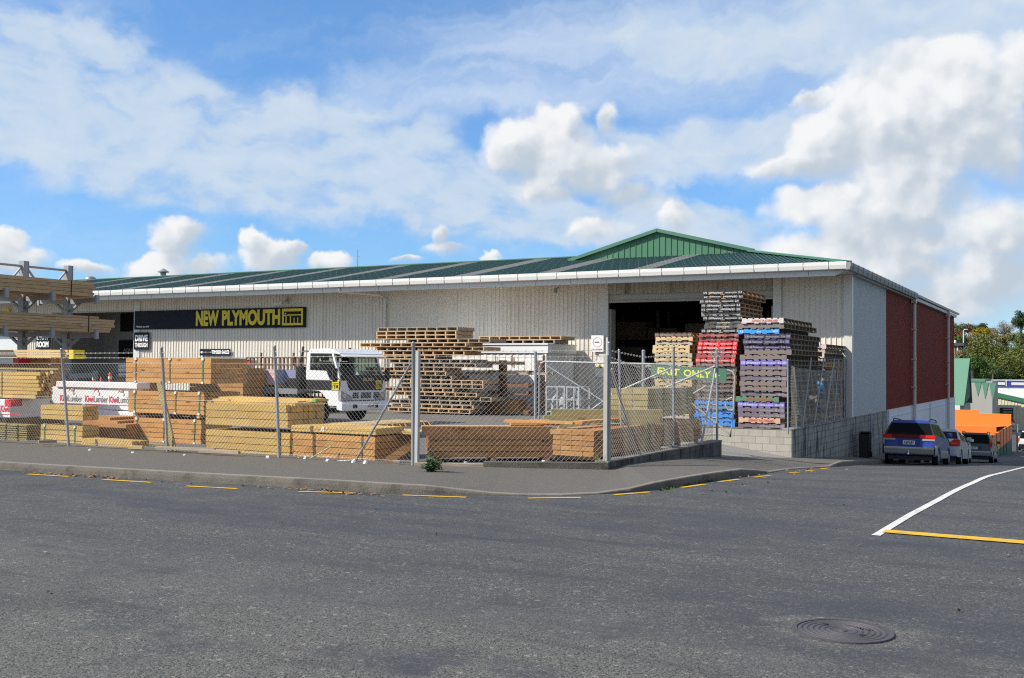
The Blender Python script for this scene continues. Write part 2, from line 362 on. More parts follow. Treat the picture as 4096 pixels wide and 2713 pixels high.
def blockwork(name, c1, c2, mort, stain, face='yz', amount=0.7):
    m, t, b = newmat(name)
    oc = t.n('ShaderNodeTexCoord').outputs['Object']; s = t.n('ShaderNodeSeparateXYZ', i={0: oc}).outputs
    P = t.n('ShaderNodeCombineXYZ', i={0: s[1] if face == 'yz' else s[0], 1: s[2], 2: 0.0}).outputs[0]
    br = t.n('ShaderNodeTexBrick', i={'Vector': P, 'Color1': rgb(*c1), 'Color2': rgb(*c2), 'Mortar': rgb(*mort), 'Scale': 1.0, 'Mortar Size': 0.008, 'Brick Width': 0.4, 'Row Height': 0.2, 'Bias': 0.0})
    c = t.mix(t.m('MULTIPLY', t.m('SUBTRACT', t.noise(oc, 9, 5, 0.65), 0.3), 0.5), br.outputs['Color'], rgb(*[k*0.6 for k in c1]))
    run = t.noise(t.v('MULTIPLY', oc, (5.0, 5.0, 0.9)), 1.0, 6, 0.65)
    c = t.mix(t.m('MULTIPLY', t.mr(run, 0.47, 0.66), amount), c, rgb(*stain))
    wh = t.noise(t.v('MULTIPLY', oc, (4.0, 4.0, 1.2)), 1.0, 5, 0.6); c = t.mix(t.m('MULTIPLY', t.mr(wh, 0.62, 0.76), 0.5), c, rgb(0.5, 0.49, 0.46))
    t.set(b.inputs['Base Color'], c); b.inputs['Roughness'].default_value = 0.9; b.inputs['Specular IOR Level'].default_value = 0.2
    t.set(b.inputs['Normal'], t.n('ShaderNodeBump', i={'Strength': 0.5, 'Distance': 0.01, 'Height': t.m('ADD', t.m('MULTIPLY', br.outputs['Fac'], -1.0), t.m('MULTIPLY', t.noise(oc, 40, 3), 0.4))}))
    return m
def glass(name, tint=(0.75,0.82,0.80), see=0.6, dark=(0.01,0.012,0.014)):
    m, t, b = newmat(name); out = m.node_tree.nodes['Material Output']
    b.inputs['Base Color'].default_value = rgb(*dark); b.inputs['Roughness'].default_value = 0.04; b.inputs['Specular IOR Level'].default_value = 0.6
    if see:
        tr = t.n('ShaderNodeBsdfTransparent', i={'Color': rgb(*tint)}); lw = t.n('ShaderNodeLayerWeight', i={'Blend': 0.35})
        mx = t.n('ShaderNodeMixShader', i={0: t.m('SUBTRACT', see, t.m('MULTIPLY', lw.outputs['Facing'], 0.25)), 1: b.outputs[0], 2: tr.outputs[0]}); t.set(out.inputs[0], mx)
    return m
def leafmat(name, c1, c2):
    m, t, b = newmat(name)
    r = t.n('ShaderNodeNewGeometry').outputs['Random Per Island']; oc = t.n('ShaderNodeTexCoord').outputs['Object']
    c = t.mix(t.m('MULTIPLY', t.m('ADD', r, t.mr(t.noise(oc, 0.45, 3), 0.35, 0.65)), 0.5), rgb(*c1), rgb(*c2))
    t.set(b.inputs['Base Color'], c); b.inputs['Roughness'].default_value = 0.6; b.inputs['Specular IOR Level'].default_value = 0.25
    return m

m_road = asphalt('road asphalt', 0.046, 0.076, 0.165, 0.62, True, 95.0, (0.99, 1.0, 1.01))
m_path = asphalt('footpath asphalt', 0.105, 0.122, 0.155, 0.3, False, 150.0, (1.09, 1.0, 0.86))
m_yard = asphalt('yard asphalt', 0.135, 0.155, 0.19, 0.3, False, 120.0, (1.06, 1.0, 0.92))
m_kerb = pm('kerb concrete', (0.115,0.105,0.088), 0.9, var=0.45, vs=3.0, fine=0.45, fs=38, bump=0.7, bs=50, dirt=1.0, dcol=(0.05,0.045,0.035), ds=2.2)  # dirt deepened for moss and to paint in the side-street face's shade
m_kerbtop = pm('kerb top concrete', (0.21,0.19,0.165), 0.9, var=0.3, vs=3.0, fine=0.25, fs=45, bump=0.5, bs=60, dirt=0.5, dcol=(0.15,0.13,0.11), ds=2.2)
m_conc = pm('driveway concrete', (0.235,0.225,0.21), 0.88, var=0.15, vs=0.8, fine=0.1, fs=70, bump=0.15, bs=90, dirt=0.35, dcol=(0.14,0.13,0.12), ds=0.7)
m_yellow = pm('road marking yellow', (0.62,0.38,0.02), 0.75, var=0.15, vs=4, fine=0.35, fs=50, dirt=0.55, dcol=(0.16,0.11,0.035), ds=5.0)
m_white = pm('road marking white', (0.60,0.60,0.58), 0.8, var=0.15, vs=3, fine=0.4, fs=60, dirt=0.75, dcol=(0.2,0.2,0.2), ds=6.0)
m_iron = pm('cast iron', (0.085,0.079,0.086), 0.6, metal=0.25, var=0.3, vs=6, fine=0.25, fs=60, dirt=0.5, dcol=(0.07,0.055,0.04), ds=7, bump=0.3, bs=90)
m_earth = pm('dry grass ground', (0.09,0.10,0.04), 0.95, var=0.4, vs=0.2, fine=0.3, fs=3)
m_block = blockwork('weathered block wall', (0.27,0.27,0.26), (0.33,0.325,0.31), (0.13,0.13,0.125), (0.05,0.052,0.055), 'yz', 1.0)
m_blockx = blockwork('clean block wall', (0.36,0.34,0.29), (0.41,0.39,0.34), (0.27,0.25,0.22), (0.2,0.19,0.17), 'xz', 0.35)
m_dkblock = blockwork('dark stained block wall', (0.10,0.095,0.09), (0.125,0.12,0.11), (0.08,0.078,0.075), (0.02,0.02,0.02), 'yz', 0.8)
m_cream = pm('cream steel cladding', (0.67,0.63,0.55), 0.45, var=0.05, vs=0.7, fine=0.02, fs=30, dirt=0.42, dcol=(0.40,0.37,0.31), ds=1.4, stretch=(1.6,1,0.16))
m_trim = pm('white painted trim', (0.62,0.62,0.605), 0.4, var=0.04, vs=1.0, fine=0.02)
m_bluegrey = pm('blue grey steel cladding', (0.47,0.50,0.51), 0.6, spec=0.2, var=0.06, vs=0.6, fine=0.02, dirt=0.15, dcol=(0.25,0.27,0.28), stretch=(1,1,0.25))
m_redclad = pm('dark red steel cladding', (0.195,0.034,0.024), 0.6, spec=0.12, var=0.08, vs=0.6, fine=0.03, dirt=0.1, dcol=(0.13,0.025,0.025), stretch=(1,1,0.2))
m_plinth = pm('white painted concrete', (0.62,0.65,0.70), 0.7, var=0.08, vs=1.2, fine=0.06, dirt=0.35, dcol=(0.42,0.43,0.44), ds=1.3, stretch=(1,1,0.4))
m_gable = pm('bright green cladding', (0.055,0.165,0.095), 0.45, var=0.06, vs=1.0, fine=0.02)
m_galv = pm('galvanised steel', (0.30,0.32,0.34), 0.55, metal=0.4, var=0.15, vs=9, fine=0.12, fs=60)
m_wire = pm('galvanised wire', (0.46,0.445,0.41), 0.5, metal=0.1, var=0.15, vs=4, fine=0.1)
m_gutter_dk = pm('weathered gutter', (0.24,0.255,0.25), 0.55, var=0.2, vs=2, fine=0.08)
m_beige = pm('beige downpipe', (0.50,0.46,0.40), 0.5, var=0.05)
m_navy = pm('navy sign panel', (0.010,0.012,0.020), 0.6, spec=0.15, var=0.1, vs=1.0)
m_signyellow = pm('sign yellow', (0.66,0.53,0.012), 0.45, var=0.03)
m_signwhite = pm('sign white', (0.82,0.82,0.82), 0.45, var=0.03)
m_signred = pm('sign red', (0.65,0.03,0.04), 0.5, var=0.05)
m_signgreen = pm('sign green', (0.055,0.165,0.095), 0.6, var=0.1, vs=4)
m_limeletter = pm('pale yellow lettering', (0.78,0.77,0.10), 0.5, var=0.06)
m_black = pm('black paint', (0.012,0.012,0.013), 0.45, var=0.2)
m_rubber = pm('rubber', (0.014,0.014,0.014), 0.8, var=0.2)
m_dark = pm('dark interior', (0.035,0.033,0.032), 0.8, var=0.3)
m_rust = pm('rusty steel', (0.16,0.075,0.04), 0.75, var=0.3, vs=5, fine=0.2, dirt=0.5, dcol=(0.07,0.035,0.025), ds=6)
def roofmat():
    m, t, b = newmat('green roof sheeting'); oc = t.n('ShaderNodeTexCoord').outputs['Object']; s = t.n('ShaderNodeSeparateXYZ', i={0: oc}).outputs
    # pale washers of the roofing screws: rows every 0.9 m up the slope, one on every second rib
    fx = t.m('ABSOLUTE', t.m('SUBTRACT', t.m('FRACT', t.m('DIVIDE', s[0], 0.38)), 0.5)); fy = t.m('ABSOLUTE', t.m('SUBTRACT', t.m('FRACT', t.m('DIVIDE', s[1], 0.95)), 0.5))
    dot = t.m('MULTIPLY', t.mr(fx, 0.075, 0.05), t.mr(fy, 0.05, 0.035))
    c = t.mix(t.noise(oc, 0.6, 5, 0.6), rgb(0.052,0.106,0.102), rgb(0.068,0.126,0.121)); c = t.mix(t.m('MULTIPLY', dot, 0.8), c, rgb(0.34,0.42,0.42))
    t.set(b.inputs['Base Color'], c); b.inputs['Roughness'].default_value = 0.6; b.inputs['Specular IOR Level'].default_value = 0.06
    return m
m_roof = roofmat()
m_sky_light = pm('fibreglass skylight', (0.36,0.36,0.335), 0.7, spec=0.1, var=0.2, vs=2.0, fine=0.1, dirt=0.4, dcol=(0.2,0.2,0.18))
m_pine = wood('bright pine', (0.62,0.42,0.19), (0.70,0.52,0.28), 0.35, 0.14)
m_yelpine = wood('treated yellow pine', (0.56,0.355,0.105), (0.66,0.46,0.17), 0.3, 0.16)
m_orpine = wood('treated orange pine', (0.54,0.265,0.085), (0.62,0.35,0.13), 0.7, 0.16)
m_brpine = wood('treated brown pine', (0.40,0.195,0.065), (0.48,0.26,0.10), 0.8, 0.25)
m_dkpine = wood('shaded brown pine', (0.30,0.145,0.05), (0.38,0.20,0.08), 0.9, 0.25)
m_grpine = wood('green treated pine', (0.33,0.27,0.11), (0.40,0.33,0.15), 0.4, 0.2)
m_greypine = wood('weathered grey timber', (0.36,0.29,0.22), (0.52,0.43,0.33), 0.2, 0.3, 0.85, 0.4)
m_palpine = wood('pallet pine', (0.60,0.37,0.18), (0.72,0.53,0.33), 0.4, 0.25, 0.8, 0.35)
m_shadepine = wood('shade darkened weathered timber', (0.17,0.135,0.10), (0.25,0.20,0.15), 0.2, 0.3, 0.9, 0.3)  # weathered tone taken darker to paint in shade on the stack sides
m_shadebrown = wood('shade darkened brown timber', (0.36,0.21,0.10), (0.46,0.30,0.16), 0.3, 0.3, 0.85, 0.3)  # brown taken darker too, painting shade into the stack sides
m_paltan = wood('new pallet pine', (0.60,0.42,0.20), (0.68,0.52,0.30), 0.4, 0.2, 0.8, 0.1)
m_racktimber = wood('rough sawn brown timber', (0.42,0.28,0.14), (0.58,0.42,0.24), 0.4, 0.3, 0.8, 0.2)
m_strap = pm('green strapping', (0.02,0.22,0.10), 0.4, var=0.1)
m_clip = pm('white plastic clip', (0.75,0.75,0.73), 0.5, var=0.08)
m_wrap = pm('white plastic wrap', (0.80,0.80,0.82), 0.4, var=0.05, vs=2.5, bump=0.35, bs=5)
m_wrapred = pm('red print', (0.62,0.03,0.07), 0.45, var=0.05)
m_wrapgrey = pm('grey print', (0.10,0.10,0.11), 0.45, var=0.05)

# ------------------------------------------------------------------ the ground
def sheet(name, xs, ys, fz, m):
    mb = MB(); n = len(xs)
    mb.add([(x, y, fz(x, y)) for y in ys for x in xs], [(j*n+i, j*n+i+1, (j+1)*n+i+1, (j+1)*n+i) for j in range(len(ys)-1) for i in range(n-1)])
    return struct(mb.build(name, m, smooth=True, fix=False))
def tz(x, y):
    z = slope(y) - 0.32
    if y > 200: z += 18.0*(1-math.cos(math.pi*clamp((y-200)/140)))/2 + 0.8*math.sin(x*0.07)*clamp((y-200)/40)
    z -= 0.004*max(0, -x-9) if y < 60 else 0
    return z - max(0.0, 0.013*min(-x-9, 60)) if x < -9 and y < 60 else z
sheet('terrain', [-500,-250,-140,-90,-60,-45,-30,-20,-14,-9,-7,0,7,14,30,60,120,250,500], [-120,-60,-30,-10,0,8,15,17,19,22,26,30,40,60,80,105,120,135,150,165,180,200,220,245,270,300,325,400,600,1100], tz, m_earth)
def frange(a, b, s):
    r = []; v = a
    while v < b-1e-6: r.append(v); v += s
    return r + [b]
sheet('road', [-90,-60,-40] + frange(-30, -12, 2) + frange(-11, 4, 0.5) + [6,9,14,24,40], [-40,-20,-10,-4,0,3,6,9] + frange(10, 40, 0.5) + frange(42, 198, 4), gz, m_road)

# kerb line (x, y, kerb height) with the back edge of the footpath (x, y) it belongs to
KERB = [(-75,11.3,.12,-75,15.05),(-40,11.3,.12,-40,15.05),(-22,11.25,.12,-24,15.05),(-15,11.35,.12,-17,15.05),(-11.3,11.42,.12,-13,15.08),(-9.2,11.5,.12,-11,15.1),(-8.3,11.56,.12,-10.2,15.1),(-7.7,11.72,.11,-9.6,15.3),(-7.3,11.9,.07,-9.2,15.5),
        (-6.9,12.1,.025,-8.7,15.7),(-6.5,12.3,.012,-8.2,15.9),(-6.1,12.55,.012,-7.8,16.1),(-5.75,13.0,.015,-7.1,16.4),(-5.5,13.5,.05,-7.1,16.8),(-5.35,14.0,.10,-7.1,17.2),(-5.2,15,.12,-7.1,17.8),(-5.1,16.2,.12,-7.1,18.4),(-5.02,17.3,.12,-7.1,19.2),
        (-5.0,18.2,.07,-7.1,20.2),(-5.0,18.9,.02,-7.1,21.4),(-5.05,20.0,.015,-7.1,22.6),(-5.12,22,.015,-7.1,24.2),(-5.3,24.6,.015,-7.1,26.6),(-5.4,26,.02,-7.1,27.8),(-5.5,27.2,.08,-7.1,28.8),(-5.6,28.4,.12,-7.1,29.6),(-5.8,31,.12,-7.1,32),(-6.05,36,.12,-7.1,37),(-6.1,45,.12,-7.1,45),(-6.2,60,.12,-7.1,60),(-6.2,75,.12,-7.1,76),(-6.2,100,.12,-7.1,100)]
def build_kerb():
    # resample finely
    pts = []
    for a, b in zip(KERB[:-1], KERB[1:]):
        n = max(1, int(math.hypot(b[0]-a[0], b[1]-a[1])/0.5))
        pts += [tuple(a[k] + (b[k]-a[k])*i/n for k in range(5)) for i in range(n)]
    pts.append(KERB[-1])
    face, top, path = MB(), MB(), MB()
    rows = []
    for x, y, h, bx, by in pts:
        L = math.hypot(bx-x, by-y); ux, uy = (bx-x)/L, (by-y)/L; g = gz(x, y)
        e = R.uniform(-.004, .004)
        rows.append([(x-ux*.02, y-uy*.02, g-.05), (x+ux*.0, y+uy*.0, g+h*0.55), (x+ux*.02, y+uy*.02, g+h*0.9), (x+ux*.05+e, y+uy*.05, g+h), (x+ux*.16, y+uy*.16, g+h+.004), (x+ux*.165, y+uy*.165, g+h+.002), (bx+ux*.1, by+uy*.1, pz(bx, by, g, h))])
    for a, b in zip(rows[:-1], rows[1:]):
        for i in range(3): face.quad(a[i], b[i], b[i+1], a[i+1])
        top.quad(a[3], b[3], b[4], a[4])
        ma = [a[5]] + [tuple(a[5][k] + (a[6][k]-a[5][k])*f for k in range(3)) for f in (.33,.66,1)]
        mb_ = [b[5]] + [tuple(b[5][k] + (b[6][k]-b[5][k])*f for k in range(3)) for f in (.33,.66,1)]
        for i in range(3): path.quad(ma[i], mb_[i], mb_[i+1], ma[i+1])
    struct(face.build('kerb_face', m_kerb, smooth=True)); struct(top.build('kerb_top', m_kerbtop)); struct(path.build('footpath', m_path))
def pz(bx, by, g, h): return fz_(bx, by)
def fz_(x, y):
    # height of the back edge of the footpath
    return slope(y)*0.93 + 0.0 - 0.006*max(0.0, -x-9) + (0.03 if y > 17 else 0.0) - (0.05*clamp((y-24)/4) if y < 60 else 0.05)
build_kerb()
def yz(x, y):
    z = -0.006*max(0.0, -x-9)
    if y > 21.2 and x > -12.2:
        b = clamp((x+12.2)/5.0); yy = min(y, 29.43); a = clamp((yy-21.2)/1.2)
        z = z*(1-b*a) + fz_(-7.1, yy)*b*a
    return z
def build_yard():
    mb = MB(); dv = MB()
    xs = [-90,-70,-50,-40,-30,-24] + frange(-20, -13, 1) + frange(-12.2, -7.2, 0.4)
    ys = [15.2,15.6,16.1,16.6,17.5,18.5,19.5,20.5,21.2] + frange(21.6, 29.2, 0.4) + [29.43]
    for j in range(len(ys)-1):
        for i in range(len(xs)-1):
            x0, x1, y0, y1 = xs[i], xs[i+1], ys[j], ys[j+1]
            if x1 > -9.9 and y0 < 16.5 and y1 < 15.2+ (x1+10.2)*0.4 + .3: continue
            q = [(x0,y0,yz(x0,y0)),(x1,y0,yz(x1,y0)),(x1,y1,yz(x1,y1)),(x0,y1,yz(x0,y1))]
            (dv if (x0 >= -12.3 and y0 >= 21.1) else mb).quad(*q)
    # in front of the shop and the raised pallet yard
    for a, b in ((-90,-50),(-50,-30),(-30,-20),(-20,-12.2),(-12.2,-7.25)):
        mb.quad((a,29.43,yz(a,29.0) if a < -12.3 else 0), (b,29.43,0 if b > -12.3 else yz(b,29)), (b,60,0), (a,60,0))
    struct(mb.build('yard', m_yard)); struct(dv.build('driveway', m_conc))
build_yard()

def markings():
    ye, wh = MB(), MB()
    def strip(mb, pts, w, lift=0.006):
        P = [Vector((p[0], p[1], 0)) for p in pts]; L = []
        for i, p in enumerate(P):
            d = (P[min(i+1, len(P)-1)]-P[max(i-1, 0)]).normalized(); n = Vector((-d.y, d.x, 0))*w/2
            a, b = p+n, p-n; L.append(((a.x, a.y, gz(a.x, a.y)+lift), (b.x, b.y, gz(b.x, b.y)+lift)))
        for a, b in zip(L[:-1], L[1:]): mb.quad(a[0], a[1], b[1], b[0])
    for x0, y0, x1, y1 in [(109,1898,275,1908),(411,1920,606,1932),(745,1946,949,1957),(1194,1968,1415,1975),(1610,1983,1865,1991),(2112,1995,2323,1992),(2457,1981,2601,1970),(2725,1952,2818,1939),(2877,1929,2955,1919),(3014,1911,3083,1903),(3151,1894,3199,1890),(3216,1887,3259,1882),(3278,1878,3316,1873),(3354,1866,3387,1860),(3417,1851,3440,1849)]:
        a, b = ong(x0, y0), ong(x1, y1); strip(ye, [a.lerp(b, k/4) for k in range(5)], 0.085)
    cl = [ong(*q) for q in ((3503,2144),(3640,2062),(3756,2000),(3894,1932),(3985,1898))]; cl = [(p.x, p.y) for p in cl] + [(-1.78, 40.0), (-1.80, 62.0)]; pts = []
    for (x0, y0), (x1, y1) in zip(cl[:-1], cl[1:]): pts += [(x0+(x1-x0)*k/8, y0+(y1-y0)*k/8) for k in range(8)]
    strip(wh, pts, 0.09)
    strip(ye, [(-1.87,11.64),(-1.70,11.63),(-.6,11.62),(.6,11.6),(2.2,11.58),(4,11.56)], 0.22, 0.011)
    struct(ye.build('yellow_road_markings', m_yellow)); struct(wh.build('white_centre_line', m_white))
markings()

# ------------------------------------------------------------------ manhole cover
def manhole():
    c = onz(3370, 2527, 0.0)
    t = thing('manhole_cover', 'round cast iron manhole cover with concentric rings in the asphalt', 'manhole cover', (c.x, c.y, 0.0))
    r = 0.288; mb = MB(); prof = [(0.0, r+.03), (.012, r+.03), (.012, r), (.006, r)]
    k = r-.012
    while k > .06: prof += [(.007, k), (.012, k-.006), (.012, k-.019), (.007, k-.024)]; k -= .036
    prof += [(.006, .03), (.012, .028)]
    mb.lathe((0,0,0), (0,0,1), prof, 64); mb.build('cover_plate', m_iron, t, smooth=True, ang=25)
    kb = MB()
    for x, y in ((-.13,.10), (.14,-.08)): kb.lathe((x,y,.011), (0,0,1), [(0,.02),(.004,.02)], 10)
    kb.build('lifting_eye', m_rubber, t)
    mk = MB()
    for i in range(9): mk.box((.0+.02*i, .12-.006*i, .010), (.012+.02*i, .14-.006*i, .0155))
    mk.build('cast_lettering', m_iron, t)
manhole()

# ------------------------------------------------------------------ warehouse
def ribs(a, b, pitch, depth, rib=0.3):
    # trapezoid cladding profile from a to b: list of (position, offset)
    pts = []; p = a
    while p < b-1e-4:
        for f, o in ((0,0), (1-rib-.06,0), (1-rib+.02,depth), (1-.08,depth)):
            if p+f*pitch < b: pts.append((p+f*pitch, o))
        p += pitch
    pts.append((b, 0)); return pts
def clad_x(mb, x0, x1, y, z0, z1, pitch=0.185, depth=0.03):
    P = ribs(x0, x1, pitch, depth, .2)
    for (a, oa), (b, ob) in zip(P[:-1], P[1:]): mb.quad((a, y-oa, z0), (b, y-ob, z0), (b, y-ob, z1), (a, y-oa, z1))
def clad_y(mb, y0, y1, x, z0, z1, pitch=0.12, depth=0.018):
    P = ribs(y0, y1, pitch, depth, .45)
    f0 = z0 if callable(z0) else (lambda y: z0)
    for (a, oa), (b, ob) in zip(P[:-1], P[1:]): mb.quad((x+oa, a, f0(a)), (x+ob, b, f0(b)), (x+ob, b, z1), (x+oa, a, z1))
WX0 = -64.0
def warehouse():
    t = thing('warehouse', 'long cream steel warehouse with green roof, white gutters and dark red side wall', 'warehouse', (-30, 38, 0))
    B = lambda mb, n, m, **k: mb.build(n, m, t, world=True, **k)
    # front wall around its two openings
    w = MB()
    DX0, DX1, DZ = -16.45, -9.95, 4.30
    GX0, GX1, GZ = -49.2, -42.85, 4.42
    for x0, x1, z0 in ((WX0, GX0-.02, 0), (GX0-.02, GX1+.02, GZ), (GX1+.02, DX0-.02, 0), (DX1+.02, -7.45, 0)): clad_x(w, x0, x1, 38.0, z0, 5.04)
    B(w, 'front_wall', m_cream)
    lin = MB(); clad_x(lin, DX0-.02, DX1+.02, 38.0, DZ+.28, 5.05); B(lin, 'door_lintel', pm('soiled cream cladding', (0.42,0.40,0.345), 0.6, var=0.1, vs=1, dirt=0.75, dcol=(0.13,0.12,0.10), ds=1.3, stretch=(1.6,1,0.35)))
    mfl = pm('cream flashing', (0.60,0.585,0.54), 0.45, var=0.04)
    for x0, x1 in ((DX0-.36, DX0), (DX1, DX1+.30), (GX1, GX1+.42)): tr = MB(); tr.box((x0, 37.94, 0), (x1, 38.06, 5.04 if x1 > -20 else 4.9)); B(tr, 'flashing', mfl)
    tr = MB(); tr.box((-7.45, 37.94, 0), (-7.17, 38.2, 5.04)); B(tr, 'flashing', mfl)
    for (a, b, z), nm in (((DX0, DX1, DZ), 'roller_door'), ((GX0, GX1, GZ), 'roller_door')):
        d = MB(); d.box((a, 38.05, z-.02), (b, 38.4, z+.28)); d.tube([(a, 38.03, z), (b, 38.03, z)], .05, 8); o = B(d, nm, pm('roller door curtain', (0.40,0.39,0.36), 0.5, var=.1, fine=.1, fs=20)); 
    mj = pm('jamb paint', (0.30,0.29,0.26), 0.6)
    for x in (DX0, DX1, GX0, GX1): jb = MB(); jb.box((x-.09, 38.08, 0), (x+.09, 38.5, 4.0)); B(jb, 'door_jamb', mj)
    # side wall along the street
    g = MB(); clad_y(g, 38.22, 45.2, -7.2, 0.05, 5.10); B(g, 'grey_side_cladding', m_bluegrey)
    r = MB()
    def lowz(y): return 0.07
    clad_y(r, 45.2, 70.6, -7.2, 0.07, 5.10); B(r, 'red_side_cladding', m_redclad)
    pl = MB()
    pl.prism([(45.25,.07),(70.6,.07),(70.6,-5),(45.25,-3.2)], -7.6, -7.14)
    for y in (45.25, 52.0, 58.5, 65.6): pl.box((-7.14, y, -4.2), (-7.07, y+.45, .067))
    pl.box((-7.14, 45.7, -.24), (-7.12, 70.6, -.2))
    B(pl, 'white_plinth', m_plinth)
    bk = MB(); bk.box((-7.5, 38.2, -2.6), (-7.16, 45.25, .05)); B(bk, 'block_base', m_block)
    # far and hidden walls keep the inside dark
    h = MB()
    h.quad((-7.3,70.6,-5),(-30,70.6,-5),(-30,70.6,6.4),(-16.1,70.6,7.5),(-7.3,70.6,5.2)); h.quad((WX0,38,0),(WX0,53,0),(WX0,53,5.2),(WX0,38,5.2)); h.quad((WX0,53,0),(-30,53,0),(-30,53,5.3),(WX0,53,5.3)); h.quad((-30,53,0),(-30,70.6,0),(-30,70.6,6),(-30,53,6))
    B(h, 'back_wall', m_cream)
    # roof
    EZ, EY, k = 5.29, 36.2, 0.1905
    def ytop(x):
        if x < -20.07: return 44.3
        if x < -12.1: return 42.5
        return EY + (-7.0-x)*(6.3/5.1)
    sky = [-14.55-3.95*i for i in range(12)]
    P = ribs(WX0-.6, -7.02, 0.19, 0.03, .3); xs = sorted({p for p, o in P} | {-20.07, -20.06, -12.1})
    off = {round(p, 4): o for p, o in P}
    rf = MB(); sk = {}
    for (a, oa), (b, ob) in zip(P[:-1], P[1:]):
        ya, yb = ytop(a), ytop(b)
        if a < -20.07 < b: yb = ya
        q = [(a, EY, EZ+oa), (b, EY, EZ+ob), (b, yb, EZ+k*(yb-EY)+ob), (a, ya, EZ+k*(ya-EY)+oa)]
        j = next((i for i, s in enumerate(sky) if s-.42 < a < s+.42), None)
        if j is None: rf.quad(*q)
        else: sk.setdefault(j, MB()).quad(*q)
    B(rf, 'front_roof', m_roof, fix=False)
    for j in sk: B(sk[j], 'skylight', m_sky_light, fix=False)
    hr = MB()
    P2 = ribs(36.22, 71.2, 0.2, 0.03, .3)
    for (a, oa), (b, ob) in zip(P2[:-1], P2[1:]):
        def xr(y): return max(-16.1, -7.0-(y-EY)*(5.1/6.3)) if y < 42.5 else -16.1
        f = lambda x: EZ + (-7.0-x)*0.252
        hr.quad((-6.98, a, EZ+oa), (-6.98, b, EZ+ob), (xr(b), b, f(xr(b))+ob), (xr(a), a, f(xr(a))+oa))
    hr.quad((-16.1,42.5,7.58),(-16.1,71.2,7.58),(-26,71.2,5.1),(-26,42.5,5.1))
    hr.quad((WX0-.6,44.3,6.835),(-18.7,44.3,6.835),(-18.7,53,5.1),(WX0-.6,53,5.1))
    B(hr, 'rear_roof', m_roof, fix=False)
    rc = MB()
    rc.bar((WX0-.6,44.3,6.86),(-19,44.3,6.86),.34,.05); rc.bar((-7.0,36.22,5.34),(-12.1,42.5,6.57),.34,.06)
    rc.bar((-20.3,42.38,6.48),(-16.1,42.38,7.62),.16,.14); rc.bar((-16.1,42.38,7.62),(-11.9,42.38,6.56),.16,.14); rc.bar((-16.1,42.4,7.62),(-16.1,71,7.62),.3,.05)
    B(rc, 'ridge_cap', pm('green ridge flashing', (0.062,0.175,0.115), 0.45, var=0.08))
    gb = MB(); Pg = ribs(-20.07, -12.1, 0.27, 0.03, .18)
    top = lambda x: 6.49 + (1.10*(x+20.07)/3.97 if x < -16.1 else 1.10*(-12.1-x)/4.0)
    for (a, oa), (b, ob) in zip(Pg[:-1], Pg[1:]): gb.quad((a,42.48-oa,6.40),(b,42.48-ob,6.40),(b,42.48-ob,top(b)+.05),(a,42.48-oa,top(a)+.05))
    B(gb, 'gablet', m_gable, fix=False)
    # gutters with their brackets, fascia and soffit
    gu = MB(); prof = [(36.10,5.09),(36.24,5.07),(36.24,5.28),(36.22,5.28),(36.09,5.34),(36.08,5.22)]
    gu.prism(prof, WX0-.6, -7.0, 'x'); B(gu, 'front_gutter', m_trim)
    jo = MB()
    for i in range(70):
        x = -7.6-.85*i
        if x < WX0: break
        jo.box((x, 36.072, 5.085), (x+.012, 36.10, 5.345))
    B(jo, 'gutter_bracket', pm('gutter joint', (0.35,0.35,0.34), .5))
    fa = MB(); fa.box((WX0-.6, 36.28, 4.88), (-7.42, 36.4, 5.08))
    for i in range(36): fa.box((-8.3-1.5*i, 36.274, 4.882), (-8.288-1.5*i, 36.28, 5.078), 1)
    fa.quad((-7.42,36.28,4.88),(-7.42,36.28,5.08),(-7.02,36.4,5.08),(-7.02,36.7,5.04),mi=0)
    B(fa, 'fascia', [m_trim, m_gutter_dk])
    sf = MB(); sf.box((WX0-.6, 36.4, 5.05), (-7.05, 38.0, 5.08)); B(sf, 'soffit', m_trim)
    sg = MB(); sg.prism([(-7.02,5.06),(-6.9,5.06),(-6.86,5.22),(-6.88,5.32),(-7.02,5.30)], 36.1, 52.3, 'y')
    for i in range(17): sg.box((-6.87, 36.6+.9*i, 5.05), (-6.848, 36.64+.9*i, 5.33))
    B(sg, 'side_gutter', m_gutter_dk)
    sg2 = MB(); sg2.prism([(-7.04,5.20),(-6.94,5.20),(-6.92,5.30),(-7.04,5.30)], 52.3, 71.2, 'y'); B(sg2, 'side_gutter', m_beige)
    vb = MB(); vb.box((-7.3, 38.1, 5.02), (-7.03, 70.6, 5.17)); B(vb, 'bargeboard', pm('grey barge board', (0.48,0.48,0.46), .5))
    for y, z in ((52.1, -2.5), (65.9, -3.5)):
        d = MB(); d.tube([(-7.0,y,5.2),(-7.02,y,4.9),(-7.02,y,z)], .085, 10); d.box((-7.14,y-.2,4.86),(-6.92,y+.2,5.12))
        for zz in (3.6,2.2,.9): d.box((-7.16,y-.13,zz),(-6.93,y+.13,zz+.04))
        B(d, 'downpipe', m_beige, smooth=True)
    d = MB(); d.tube([(-28.35,36.2,5.05),(-28.35,36.3,4.9),(-27.3,37.75,4.82),(-27.1,37.88,4.68),(-27.1,37.88,0)], .055, 10); B(d, 'downpipe', m_trim, smooth=True)
    d = MB(); d.tube([(-7.06,41.05,.05),(-7.06,41.05,-1.9)], .04, 8); B(d, 'downpipe', pm('grey pipe', (.3,.33,.36), .5), smooth=True)
    # things on the roof
    p = ony(362, 1130, 45.2); v = MB(); v.lathe((p.x, p.y, p.z-.5), (0,0,1), [(0,.16),(.55,.16),(.58,.30),(.68,.34),(.80,.30),(.9,.12),(.91,.02)], 16); B(v, 'roof_ventilator', m_galv, smooth=True)
